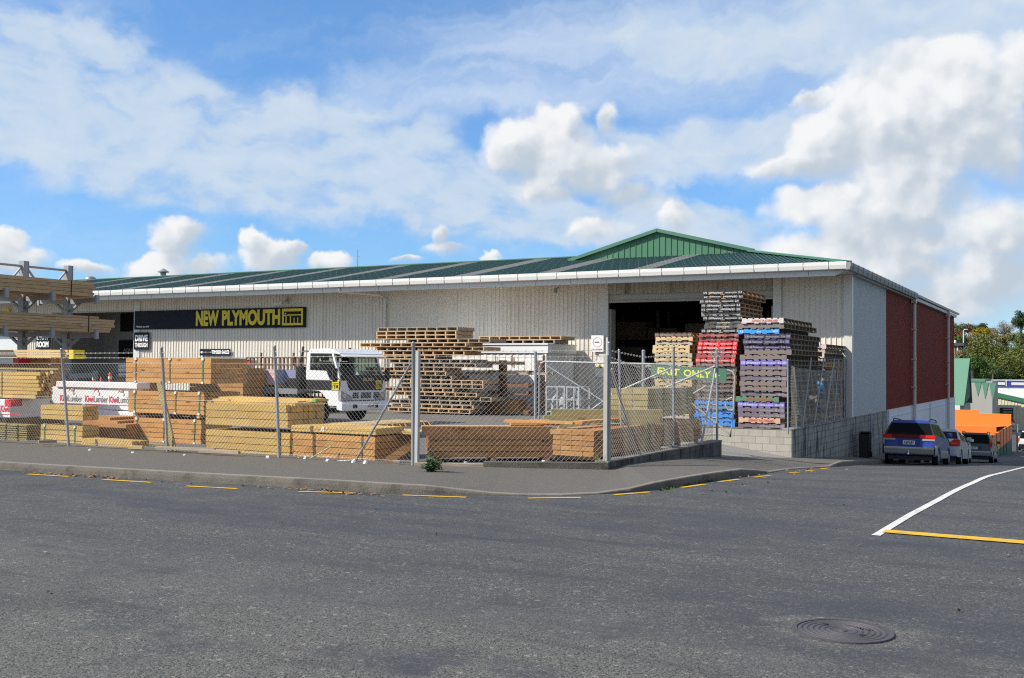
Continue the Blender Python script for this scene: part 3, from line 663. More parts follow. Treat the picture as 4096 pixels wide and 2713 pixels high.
    p = ony(653, 1103, 45.2); v = MB(); v.lathe((p.x, p.y, p.z-.5), (0,0,1), [(0,.17),(.68,.17),(.70,.34),(.74,.34),(.92,.06),(.94,.01)], 16); B(v, 'roof_ventilator', m_galv, smooth=True)
    p = ony(1430, 1063, 45.2); v = MB(); v.bar((p.x,p.y,p.z-.4),(p.x,p.y,p.z+.86),.03); v.bar((p.x-.1,p.y,p.z+.5),(p.x+.14,p.y,p.z+.5),.025); B(v, 'aerial', m_gutter_dk)
    p = ony(178, 1133, 45.2); v = MB(); v.bar((p.x,p.y,p.z-.4),(p.x,p.y,p.z+.25),.03); v.bar((p.x,p.y,p.z+.05),(p.x+.3,p.y,p.z-.05),.025); B(v, 'aerial', m_gutter_dk)
    # inside: near-black floor; ceiling and hall lining added to keep daylight out
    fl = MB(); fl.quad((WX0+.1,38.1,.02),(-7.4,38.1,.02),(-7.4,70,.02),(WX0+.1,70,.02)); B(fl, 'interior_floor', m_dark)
    cl = MB(); cl.quad((WX0+.1,38.06,4.93),(-7.4,38.06,4.93),(-7.4,70,4.93),(WX0+.1,70,4.93)); B(cl, 'daylight_block_ceiling', m_dark)
    pt = MB(); pd = MB(); pd.quad((-21,38.2,0),(-21,60,0),(-21,60,4.9),(-21,38.2,4.9)); pd.quad((-21,60,0),(-7.4,60,0),(-7.4,60,4.9),(-21,60,4.9)); pd.quad((-7.5,38.3,0),(-7.5,60,0),(-7.5,60,4.9),(-7.5,38.3,4.9)); B(pd, 'daylight_block_lining', m_dark)
    pt.quad((-41.0,38.2,0),(-41.0,46,0),(-41.0,46,5),(-41.0,38.2,5)); pt.quad((-50.5,38.2,0),(-50.5,44,0),(-50.5,44,5),(-50.5,38.2,5)); pt.quad((-50.5,42.5,0),(-41.0,42.5,0),(-41.0,42.5,4.9),(-50.5,42.5,4.9))
    B(pt, 'interior_partition', pm('interior lining', (0.42,0.41,0.38), .7))
    for x in (-49.0,-47.1,-45.2): wn = MB(); wn.box((x,42.40,3.55),(x+1.5,42.47,4.6)); B(wn, 'interior_window', m_black)
    iw = MB(); iw.box((-45.0,42.38,.9),(-43.6,42.46,1.9)); B(iw, 'interior_window', m_black)
    # side office windows near the bottom of the street wall
    for y in (66.8, 68.6): sw = MB(); sw.box((-7.13,y,-3.2),(-7.05,y+1.0,-2.4)); B(sw, 'vent_panel', m_gutter_dk)
warehouse()

# racking inside the big doorway
def inside_rack():
    t = thing('storage_rack', 'grey storage racking in the dark behind the large roller doorway', 'rack', (-13, 47, 0))
    mu = pm('rack steel', (.16,.17,.18), .5)
    for x in (-20,-17.6,-15.2,-12.8,-10.4,-8.2):
        f = MB(); f.bar((x,46.5,0),(x,46.5,4.4),.12); f.bar((x,48,0),(x,48,4.4),.12); f.bar((x,46.5,.4),(x,48,2.2),.05); f.bar((x,46.5,4),(x,48,2.2),.05); f.build('upright_frame', mu, t, world=True)
    for z in (.8, 2.0, 3.1):
        b = MB(); b.bar((-20,46.45,z),(-8.2,46.45,z),.08,.12); b.build('shelf_beam', pm('rack beam', (.30,.14,.06), .5), t, world=True)
        g = MB()
        for i in range(7):
            x = -19.8+1.7*i+R.uniform(-.1,.1); g.box((x,46.6,z+.07),(x+1.45,47.9,z+.07+R.uniform(.35,.8)))
        g.build('stored_goods', pm('stored goods', (.25,.21,.16), .8, isl=.5, var=.3), t, world=True)
inside_rack()

# ------------------------------------------------------------------ signs
def panel(name, label, cat, x0, x1, z0, z1, y, m=None, frame=None):
    t = thing(name, label, cat, (x0, y, z0)); mb = MB(); mb.box((0,-.03,0),(x1-x0,0,z1-z0)); mb.build('panel', m or m_navy, t)
    return t, x1-x0, z1-z0
def letters(t, name, m, *items, y=-.036):
    mb = MB()
    for s, x, z, w, h, b in items: put_text(mb, s, (x, y, z), (w,0,0), (0,0,h), b)
    return mb.build(name, m, t, fix=False)
def big_sign():
    t, w, h = panel('name_sign', 'long navy name sign with big yellow town lettering under the eave', 'sign', -42.76, -31.55, 3.45, 4.39, 37.93)
    f = lambda px: ony(px, 1270, 37.9).x + 42.76
    letters(t, 'lettering', m_signyellow, ('NEW', f(784), .12, f(876)-f(784), .76, .05), ('PLYMOUTH', f(888), .12, f(1121)-f(888), .76, .05))
    letters(t, 'small_lettering', m_signwhite, ('"We\'ll see you right"', .12, .07, .95, .12, .02))
    x0, x1 = f(1129), f(1212); W_ = x1-x0
    lg = MB()
    def bx(a, b, c, d): lg.box((x0+a*W_, -.045, .10+c*.78), (x0+b*W_, -.031, .10+d*.78))
    bx(0,1,0,.13); bx(0,1,.83,1); bx(0,.08,.13,.83); bx(.92,1,.13,.83)              # border
    bx(.17,.22,.13,.58); bx(.08,.25,.56,.62); bx(.26,.92,.58,.65); bx(.38,.43,.13,.6); bx(.56,.60,.13,.46); bx(.74,.78,.13,.46)
    lg.lathe((x0+.155*W_, -.031, .10+.70*.78), (0,-1,0), [(0,.045),(.014,.045)], 14)
    lg.build('emblem', m_signyellow, t)
big_sign()
t, w, h = panel('drive_through_sign', 'square dark sign reading drive through beside the left opening', 'sign', -42.74, -41.66, 2.42, 3.30, 37.90)
letters(t, 'lettering', m_signwhite, ('DRIVE', .09, .42, .90, .33, .045), ('THROUGH', .09, .12, .90, .23, .04))
t, w, h = panel('showroom_sign', 'square dark sign reading show room near the left end wall', 'sign', -50.35, -49.20, 2.45, 3.40, 37.90)
letters(t, 'lettering', m_signwhite, ('SHOW', .08, .50, .98, .32, .05), ('ROOM', .08, .10, .98, .32, .05))
t, w, h = panel('timber_sales_sign', 'low narrow dark sign reading timber sales with a white arrow', 'sign', -38.15, -36.15, 2.13, 2.45, 37.90)
letters(t, 'lettering', m_signwhite, ('TIMBER SALES', .80, .08, 1.14, .18, .04))
a = MB(); a.add([(.06,-.036,.20),(.24,-.036,.20),(.15,-.036,.09)], [(0,1,2)]); a.build('arrow', m_signwhite, t, fix=False)
def timber_door():
    t = thing('timber_sales_doorway', 'dark doorway with a pale flashing hood below the timber sales sign', 'doorway', (-38.1, 37.9, 0))
    mb = MB(); mb.box((0,-.02,0),(3.2,.03,1.93)); mb.build('opening', m_dark, t)  # flat dark panel painted as the shade inside the doorway
    mb = MB(); mb.box((-.1,-.12,1.94),(3.4,.0,2.03)); mb.build('hood', m_galv, t)
    mb = MB(); mb.box((2.85,-.05,1.72),(3.2,-.03,1.90)); mb.build('sticker', m_signred, t)
timber_door()
def no_smoking():
    t, w, h = panel('no_smoking_sign', 'white no smoking notice on the wall beside the big doorway', 'sign', -17.12, -16.60, 2.33, 2.98, 37.90, m_signwhite)
    letters(t, 'lettering', m_wrapgrey, ('no smoking', .05, .06, .42, .08, .01))
    r = MB(); n = 28
    for i in range(n):
        a0, a1 = 2*math.pi*i/n, 2*math.pi*(i+1)/n
        r.quad(*[(.26+rr*math.cos(q), -.037, .38+rr*math.sin(q)) for rr, q in ((.20,a0),(.20,a1),(.165,a1),(.165,a0))])
    r.build('ring', pm('faded red', (.72,.42,.45), .5), t, fix=False)
    r = MB(); r.box((.14,-.04,.36),(.34,-.037,.40)); r.build('cigarette', m_wrapgrey, t)
no_smoking()
t, w, h = panel('warning_sign', 'small white warning plate with black triangle low on the wall by the gates', 'sign', -16.95, -16.55, 1.35, 1.98, 37.90, m_signwhite)
a = MB(); a.add([(.06,-.036,.32),(.34,-.036,.32),(.20,-.036,.56)], [(0,1,2)]); a.build('triangle', m_signyellow, t, fix=False)
a = MB(); a.add([(.13,-.039,.35),(.27,-.039,.35),(.20,-.039,.47)], [(0,1,2)]); a.build('symbol', m_black, t, fix=False)
t, w, h = panel('bathroom_banner', 'dark wide showroom banner with thin white wordmark and shower head picture', 'banner', -49.0, -46.35, 1.95, 3.05, 42.35, m_black)
letters(t, 'lettering', pm('dim white', (.5,.5,.5), .5), ('AQUABELLA', .40, .38, 1.75, .24, 0))
a = MB(); a.lathe((2.45,-.04,.75), (0,-1,0), [(0,.26),(.02,.24)], 18); a.box((2.37,-.045,0),(2.53,-.03,.6)); a.build('shower_picture', m_galv, t)
t, w, h = panel('tapware_banner', 'dark wide showroom banner with spaced white wordmark and tap pictures', 'banner', -46.1, -41.2, 1.95, 3.35, 42.33, m_black)
letters(t, 'lettering', pm('dim white', (.5,.5,.5), .5), ('ELEMENTi', .30, .30, 1.5, .22, .01), ('NZ', .75, .86, .42, .24, .01))
a = MB(); n = 24
for i in range(n):
    a0, a1 = 2*math.pi*i/n, 2*math.pi*(i+1)/n
    a.quad(*[(.96+rr*math.cos(q), -.037, .98+rr*math.sin(q)) for rr, q in ((.36,a0),(.36,a1),(.32,a1),(.32,a0))])
a.build('ring', pm('dim white', (.5,.5,.5), .5), t, fix=False)
a = MB(); a.bar((2.3,-.06,.2),(2.75,-.06,1.2),.22,.05); a.bar((2.55,-.06,1.1),(3.1,-.06,1.0),.3,.05); a.box((3.7,-.08,.05),(3.95,-.03,1.3)); a.tube([(3.95,-.06,1.0),(4.3,-.06,1.15),(4.6,-.06,1.05)], .06); a.build('tap_picture', m_galv, t)
t, w, h = panel('specials_board', 'dim grey specials board standing inside the left opening', 'sign', -43.2, -41.6, .5, 1.75, 41.6, m_dark)
letters(t, 'lettering', pm('dim grey', (.25,.25,.25), .5), ('SPECIALS', .35, .95, .8, .14, .01))
def cctv():
    p = ony(1120, 1222, 37.6); t = thing('security_camera', 'small white security camera on an arm above the name sign', 'camera', p)
    mb = MB(); mb.bar((-.18,-.25,.02),(.16,-.05,.10),.12,.1); mb.build('housing', m_trim, t)
    mb = MB(); mb.bar((.12,0,.08),(.2,.3,.3),.04); mb.bar((.2,.3,.1),(.2,.3,.42),.05); mb.build('bracket', m_gutter_dk, t)
    p = ony(2222, 1163, 37.7); t = thing('flood_light', 'small grey flood lamp on the wall left of the big doorway', 'lamp', p)
    mb = MB(); mb.bar((0,0,-.08),(0,.02,.1),.14,.1); mb.build('lamp_head', m_gutter_dk, t)
    mb = MB(); mb.bar((0,0,.08),(0,.3,.14),.04); mb.build('bracket', m_gutter_dk, t)
cctv()
def end_door():
    t = thing('white_roller_door', 'pale grey sliding door in the left end of the shop front', 'door', (-54.5, 37.88, 0))
    mb = MB(); mb.box((-2.5,-.04,0),(2.9,0,4.05)); mb.build('door_panel', pm('pale grey door', (.62,.64,.66), .4, var=.04), t)
    mb = MB(); mb.tube([(-2.5,-.06,4.1),(2.75,-.06,4.1),(2.95,-.06,3.95),(2.95,-.06,0)], .07, 8); mb.build('door_frame', m_trim, t, smooth=True)
    b = ony(25, 1247, 37.8); mb = MB(); mb.lathe((b.x+54.5,-.05,b.z), (0,-1,0), [(0,.21),(.015,.21)], 22); mb.build('round_sticker', m_signyellow, t)
    mb = MB(); put_text(mb, 'CUT', (b.x+54.5-.2,-.06,b.z-.55), (.42,0,0), (0,0,.26), .04); mb.build('lettering', m_navy, t, fix=False)
end_door()

# ------------------------------------------------------------------ walls at the yard edge
def walls():
    t = thing('low_retaining_wall', 'low dark stained block wall stepping along the footpath under the side fence', 'wall', (-7.1, 16.4, 0))
    mb = MB(); n = 26
    for i in range(n):
        y0, y1 = 16.38+6.3*i/n, 16.38+6.3*(i+1)/n; tp = .10
        mb.add([(-7.3,y0,-1),(-7.08,y0,-1),(-7.08,y1,-1),(-7.3,y1,-1),(-7.3,y0,tp),(-7.08,y0,tp),(-7.08,y1,tp),(-7.3,y1,tp)], [(4,5,6,7),(1,2,6,5),(0,4,7,3)] + ([(0,1,5,4)] if i == 0 else []) + ([(2,3,7,6)] if i == n-1 else []))
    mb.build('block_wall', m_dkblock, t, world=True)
    cp = MB(); cp.box((-7.32,16.36,.10),(-7.07,22.69,.125)); cp.build('wall_top', m_kerbtop, t, world=True)
    t = thing('concrete_edging', 'low pale concrete edging strip below the angled corner fence', 'edging', (-8.5, 15.8, 0))
    mb = MB()
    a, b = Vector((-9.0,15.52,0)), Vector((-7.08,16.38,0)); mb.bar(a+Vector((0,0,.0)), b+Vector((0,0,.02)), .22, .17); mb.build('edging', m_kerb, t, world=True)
    mb = MB(); a2 = Vector((-10.1,15.06,.0)); mb.bar(a2, a, .10, .10); mb.build('timber_edge', m_greypine, t, world=True)
    t = thing('street_block_wall', 'tall weathered grey block wall along the sloping side street', 'wall', (-7.2, 29.4, 0))
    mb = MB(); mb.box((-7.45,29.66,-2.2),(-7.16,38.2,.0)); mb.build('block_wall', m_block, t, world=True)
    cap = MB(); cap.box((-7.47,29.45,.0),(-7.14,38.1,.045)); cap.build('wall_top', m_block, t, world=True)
    t = thing('driveway_block_wall', 'pale sunlit block wall beside the sloping driveway', 'wall', (-9, 29.45, 0))
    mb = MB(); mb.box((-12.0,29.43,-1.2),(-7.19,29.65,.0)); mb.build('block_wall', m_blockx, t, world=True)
walls()

# ------------------------------------------------------------------ chain link
def chain(mb, p0, p1, b0, b1, t0, t1, p=0.088, r=0.0028, sag=0.0, seed=1, bulge=0.012):
    rr = random.Random(seed); p0, p1 = Vector(p0), Vector(p1); L = (p1-p0).length; d = (p1-p0)/L; nrm = Vector((d.y, -d.x, 0))
    nu = int(L/(p/2)); H = max(t0-b0, t1-b1); nv = int(H/(p/2)); ph = [rr.uniform(0, 6.28) for _ in range(6)]
    def pt(u, v):
        f = clamp(u/L); zb = b0+(b1-b0)*f; zt = t0+(t1-t0)*f - sag*math.sin(math.pi*f)
        w = .010*math.sin(u*2.3+ph[0])*math.sin(v*2.1+ph[1]) + .004*math.sin(u*9+ph[2]+v*5)
        q = p0 + d*(u + .012*math.sin(v*3.1+ph[3]+u*1.1)) + nrm*(w*2.2 + bulge*math.sin(u*1.6+ph[4]))
        return Vector((q.x, q.y, zb + (zt-zb)*v/H + .008*math.sin(u*3+ph[5])))
    for m in range(nu):
        vs = []; fs = []
        for j in range(nv+2):
            u = (m + ((j+m) % 2))*p/2; v = j*p/2
            if j == nv+1: u = (m+.5)*p/2; v = nv*p/2 + .03            # twisted barbs along the top
            c = pt(u + rr.uniform(-.002,.002), v); k = r
            vs += [c + nrm*(k) , c + d*(.87*k) - nrm*(.5*k), c - d*(.87*k) - nrm*(.5*k)]
        for j in range(nv+1):
            a = j*3; b = a+3
            fs += [(a,a+1,b+1,b),(a+1,a+2,b+2,b+1),(a+2,a,b,b+2)]
        mb.add(vs, fs)
def barbed(mb, pts, r=.003, step=.14):
    mb.tube(pts, r, 5)
    for a, b in zip(pts[:-1], pts[1:]):
        a, b = Vector(a), Vector(b); L = (b-a).length; k = step/2
        while k < L:
            c = a.lerp(b, k/L); mb.bar(c+Vector((.012,0,.016)), c-Vector((.012,0,.016)), .004); mb.bar(c+Vector((-.012,.004,.016)), c-Vector((-.012,.004,.016)), .004); k += step
def post(parent, base, top, r=.03, label=None, name='post'):
    mb = MB(); base, top = Vector(base), Vector(top); d = (top-base).normalized()
    mb.tube([base-Vector((0,0,.1)), base.lerp(top,.5), top, top+d*.006], [r, r, r, r*1.12], 12); mb.tube([top+d*.006, top+d*.03], [r*1.12, r*.5], 12)
    o = mb.build(name, m_galv, parent, smooth=True, world=True)
    if label: o['label'] = label
    return o
def fences():
    # front run
    t = thing('chain_link_fence', 'long chain link fence on leaning posts along the front footpath', 'fence', (-15, 15.1, 0))
    mb = MB(); chain(mb, (-23.4,15.1,0), (-10.15,15.1,0), -.07, .02, 1.67, 1.77, seed=3); mb.build('wire_mesh', m_wire, t, world=True, fix=False)
    for bx, by, tx, ty in [(277,1793,246,1398),(672,1815,647,1393),(1118,1840,1099,1388)]:
        post(t, ony(bx,by,15.1), ony(tx,ty,15.1), .029)
    post(t, (-21.8,15.1,-.1), (-21.95,15.1,2.0), .029)
    for z0, z1 in ((1.90,1.97),(1.80,1.87)):
        mb = MB(); barbed(mb, [(-23.4,15.08,z0),(-19.2,15.08,z0+.01),(-16.5,15.08,z0+.02),(-13.6,15.08,z0+.05),(-10.2,15.08,z1)]); mb.build('barbed_wire', m_wire, t, world=True)
    for z in (1.0, .04, 1.72):
        mb = MB(); mb.tube([(-23.4,15.11,z-.05),(-10.15,15.11,z+(.02 if z < 1.5 else .03))], .0028, 5); mb.build('tension_wire', m_wire, t, world=True)
    pc = ony(1652,1861,15.1); post(t, pc, ony(1654,1374,15.1), .032)
    mb = MB(); q = ony(1668,1860,15.13); mb.box((q.x-.03,q.y-.04,-.05),(q.x+.03,q.y+.03,1.96)); mb.build('timber_post', pm('grey post', (.42,.43,.42), .7, var=.2, vs=4), t, world=True)
    a = ony(1642,1457,15.12); b = ony(1424,1841,15.16); c = ony(1351,1846,15.16)
    mb = MB(); mb.tube([a, b.lerp(a,.06), b, b.lerp(c,.25), c], .021, 12); mb.build('brace', m_galv, t, smooth=True, world=True)
    # splay across the corner
    t = thing('corner_fence', 'short chain link fence panel across the street corner between two thick posts', 'fence', (-8.6, 15.8, 0))
    mb = MB(); chain(mb, (-10.1,15.13,0), (-7.15,16.46,0), .05, .12, 1.80, 1.86, seed=5, bulge=.02); mb.build('wire_mesh', m_wire, t, world=True, fix=False)
    for z0, z1 in ((1.99,2.0),(1.88,1.90)):
        mb = MB(); barbed(mb, [(-10.1,15.12,z0),(-8.6,15.8,z0-.02),(-7.15,16.45,z1)]); mb.build('barbed_wire', m_wire, t, world=True)
    post(t, onx(2437,1846,-7.12), onx(2436,1374,-7.12), .027)
    mb = MB(); q = ony(2424,1850,16.47); mb.box((q.x-.035,16.42,.0),(q.x+.035,16.50,1.92)); mb.build('timber_post', pm('weathered post', (.38,.37,.34), .8, var=.25, vs=5), t, world=True)
    # side run on the low wall
    t = thing('side_fence', 'chain link fence on the low dark wall with braced end posts', 'fence', (-7.15, 19.5, 0))
    mb = MB(); chain(mb, (-7.15,16.5,0), (-7.15,22.35,0), .13, .13, 1.84, 1.80, seed=8, sag=.06); mb.build('wire_mesh', m_wire, t, world=True, fix=False)
    post(t, onx(2694,1796,-7.17), onx(2695,1390,-7.17), .023)
    e = post(t, onx(2868,1766,-7.17), onx(2870,1399,-7.17), .027)
    mb = MB(); barbed(mb, [(-7.15,16.5,2.0),(-7.15,18.2,1.9),(-7.15,19.6,1.96)]); barbed(mb, [(-7.15,16.5,1.9),(-7.2,18.0,1.72),(-7.15,19.6,1.86)]); mb.build('barbed_wire', m_wire, t, world=True)
    def brace(pts):
        mb = MB(); mb.tube(pts, .022, 10); mb.build('brace', m_galv, t, smooth=True, world=True)
    brace([onx(2446,1476,-7.2), onx(2536,1780,-7.2), onx(2545,1808,-7.2), onx(2574,1814,-7.22)])
    brace([onx(2862,1470,-7.2), onx(2812,1745,-7.2), onx(2803,1772,-7.2), onx(2787,1776,-7.2)])
    a = onx(2860,1465,-7.2); brace([a, Vector((-9.05,22.5,.95)), Vector((-9.3,22.5,.8))])
    rr = random.Random(4); mb = MB(); c = onx(2868,1425,-7.17)
    for i in range(26):
        a = Vector([rr.uniform(-1,1) for _ in range(3)]).normalized()*rr.uniform(.08,.2); b = Vector([rr.uniform(-1,1) for _ in range(3)]).normalized()*rr.uniform(.08,.2); mb.tube([c+a, c+(a+b)*.7, c+b], .0035, 4)
    mb.build('coiled_wire', m_wire, t, world=True)
    # fence on the street block wall
    t = thing('wall_top_fence', 'chain link fence with leaning posts on top of the grey block wall', 'fence', (-7.25, 33, 0))
    mb = MB(); chain(mb, (-7.25,29.6,0), (-7.25,36.9,0), .05, .05, 1.80, 1.76, seed=12, sag=.1); mb.build('wire_mesh', m_wire, t, world=True, fix=False)
    for bx, by, tx, ty in [(3152,1720,3152,1441),(3208,1704,3244,1434),(3253,1690,3296,1434),(3296,1683,3337,1438),(3335,1678,3353,1442),(3384,1672,3386,1440),(3399,1670,3400,1440)]:
        b = onx(bx,by,-7.25); b.z = .0; post(t, b, onx(tx,ty,-7.25), .026)
    # inner posts
    for (bx, by, tx, ty, y, r, lb) in [(2142,1690,2142,1412,20.4,.034,'thick galvanised gate post behind the stacked beams'),(2488,1700,2476,1404,18.6,.022,'thin leaning galvanised post behind the corner of the side fence'),(2573,1700,2574,1406,21.0,.037,'stout galvanised gate post in front of the dark doorway')]:
        b = ony(bx,by,y); p = ony(tx,ty,y); b.z = 0
        o = thing('gate_post' if r > .03 else 'fence_post', lb, 'post', b); mb = MB(); mb.tube([b, p], r, 14); mb.build('tube', m_galv, o, smooth=True, world=True)
        mb = MB(); dd = (p-b).normalized(); mb.tube([p, p+dd*.012, p+dd*.035], [r*1.1, r*1.1, r*.5], 14); mb.build('cap', m_galv, o, smooth=True, world=True)
fences()

def gates():
    t = thing('double_braced_gate', 'wide chain link gate leaf with crossed tubular braces standing open', 'gate', (-9, 20.4, 0))
    Y = 20.42; g = lambda px, py: ony(px, py, Y)
    tl, tr_ = g(2158,1450), g(2692,1462); bl, br = Vector((tl.x,Y,.12)), Vector((tr_.x,Y,.12))
    fr = MB(); fr.tube([bl, tl-Vector((0,0,.1)), tl+Vector((.03,0,-.02)), tl+Vector((.12,0,.02)), tr_+Vector((-.12,0,.02)), tr_+Vector((-.03,0,-.02)), tr_-Vector((0,0,.1)), br, bl], .022, 10); fr.build('frame', m_galv, t, smooth=True, world=True)
    for a, b in (((2186,1463),(2412,1606)),((2412,1606),(2360,1642)),((2690,1470),(2440,1580))):
        mb = MB(); mb.tube([g(*a)+Vector((0,.02,0)), g(*b)+Vector((0,.02,0))], .019, 8); mb.build('brace', m_galv, t, smooth=True, world=True)
    mb = MB(); chain(mb, bl, br, .14, .14, tl.z, tr_.z, seed=21); mb.build('wire_mesh', m_wire, t, world=True, fix=False)
    t = thing('exit_gate', 'pale tubular gate leaf carrying the green exit sign with a rounded end', 'gate', (-8.5, 24.9, 0))
    Y = 24.92; g = lambda px, py: ony(px, py, Y)
    pm_ = pm('cream gate tube', (.34,.32,.27), .5, var=.2, vs=5, dirt=.3, dcol=(.25,.14,.08), ds=5)
    fr = MB(); fr.tube([g(2575,1745), g(2572,1485), g(2578,1470), g(2588,1465), g(2915,1482), g(2932,1488), g(2940,1505), g(2935,1640), g(2921,1748), g(2880,1737), g(2575,1745)], .026, 10); fr.build('frame', pm_, t, smooth=True, world=True)
    for pts in ([(2772,1618),(2920,1740)], [(2772,1575),(2850,1528),(2935,1492)], [(2588,1467),(2700,1560),(2772,1618)], [(2928,1590),(2905,1600),(2900,1622),(2912,1640),(2932,1642)]):
        mb = MB(); mb.tube([g(*p)+Vector((0,.02,0)) for p in pts], .02, 8); mb.build('brace', pm_, t, smooth=True, world=True)
    a, b = g(2575,1740), g(2925,1745); mb = MB(); chain(mb, (a.x,Y+.03,0), (b.x,Y+.03,0), a.z, b.z, 1.70, 1.58, seed=25); mb.build('wire_mesh', m_wire, t, world=True, fix=False)
    # the sign wired to it
    Y = 24.84; g = lambda px, py: ony(px, py, Y); TL, TR, BR, BL = g(2607,1459), g(2908,1476), g(2906,1530), g(2605,1505)
    t = thing('exit_sign', 'green sign with pale yellow words exit only and an arrow hung on the gate', 'sign', BL)
    mb = MB(); n = Vector((0,-.02,0)); mb.add([p for p in (BL,BR,TR,TL)] + [p+n for p in (BL,BR,TR,TL)], [(0,1,2,3),(4,5,6,7),(0,1,5,4),(1,2,6,5),(2,3,7,6),(3,0,4,7)]); mb.build('panel', m_signgreen, t, world=True)
    ux, uz = (BR-BL), (TL-BL); mb = MB()
    put_text(mb, 'EXIT', BL+ux*.085+uz*.22+n*1.2, ux*.30, uz*.60, .03); put_text(mb, 'ONLY', BL+ux*.44+uz*.22+n*1.2, ux*.36, uz*.60, .03); mb.build('lettering', m_limeletter, t, world=True, fix=False)
    mb = MB(); o = BL+n*1.2
    mb.add([o+ux*.85+uz*.72, o+ux*.85+uz*.30, o+ux*.915+uz*.51], [(0,1,2)]); mb.build('arrow', m_limeletter, t, world=True, fix=False)
gates()

# ------------------------------------------------------------------ timber packs
def boards_x(mb, L, D, H, rows, cols, jl=.012, jr=.012, gap=.011, rr=R):
    h, d = H/rows, D/cols
    for i in range(rows):
        for j in range(cols):
            a = -rr.uniform(0, jl); b = L + rr.uniform(-jr, jr*.6); f = rr.uniform(0,.006) if j == 0 else 0
            mb.box((a, j*d+.002+f, i*h+gap/2), (b, (j+1)*d-.002, (i+1)*h-gap/2))
def pack(label, x, y, z, L, D, H, rows, cols, m, rot=0.0, straps=(), cols_along=None, clip=True, bearers=3, bh=.07, jag=.012, group='strapped packs of sawn timber', name='timber_pack', bm=None, strapm=None, endgap=.011):
    t = thing(name, label, 'timber pack', (x, y, z-bh if bearers else z), rot, group); b0 = bh if bearers else 0
    mb = MB(); boards_x(mb, L, D, H-b0, rows, cols, .012, jag, endgap)
    for i, v in enumerate(mb.v): mb.v[i] = (v[0], v[1], v[2]+b0)
    mb.build('boards', m, t, fix=False)
    for k in range(bearers):
        b = MB(); xx = L*(.08+.84*k/max(1, bearers-1)); b.box((xx-.045, .02, 0), (xx+.045, D-.02, b0-.002)); b.build('bearer', bm or m_palpine, t)
    for s in straps:
        q = MB(); s0 = s-.009; q.box((s0,-.012,b0),(s0+.018,-.006,H+.004)); q.box((s0,-.012,H+.002),(s0+.018,D,H+.006)); q.build('strap', strapm or m_strap, t)
        if clip:
            for zz in (b0-.01, H-.05):
                c = MB(); c.box((s-.03,-.018,zz),(s+.03,.0,zz+.055)); c.box((s-.03,-.018,zz+.05 if zz > .2 else zz),(s+.03,.05,zz+.062 if zz > .2 else zz+.01)); c.build('strap_clip', m_clip, t)
    return t
def fpack(label, l, r, top, bot, y, back, rows, cols, m, straps=(), dz=0, **k):
    a, b = ony(l, bot, y), ony(r, bot, y); x0, x1 = a.x, b.x; z0 = (a.z+b.z)/2+dz; z1 = (ony(l, top, y).z+ony(r, top, y).z)/2
    d = sight(back, 1600); D = max(.35, x1*d.y/d.x - y)
    return pack(label, x0, y, z0, x1-x0, D, z1-z0, rows, cols, m, straps=[ony(s, 1600, y).x-x0 for s in straps], **k)
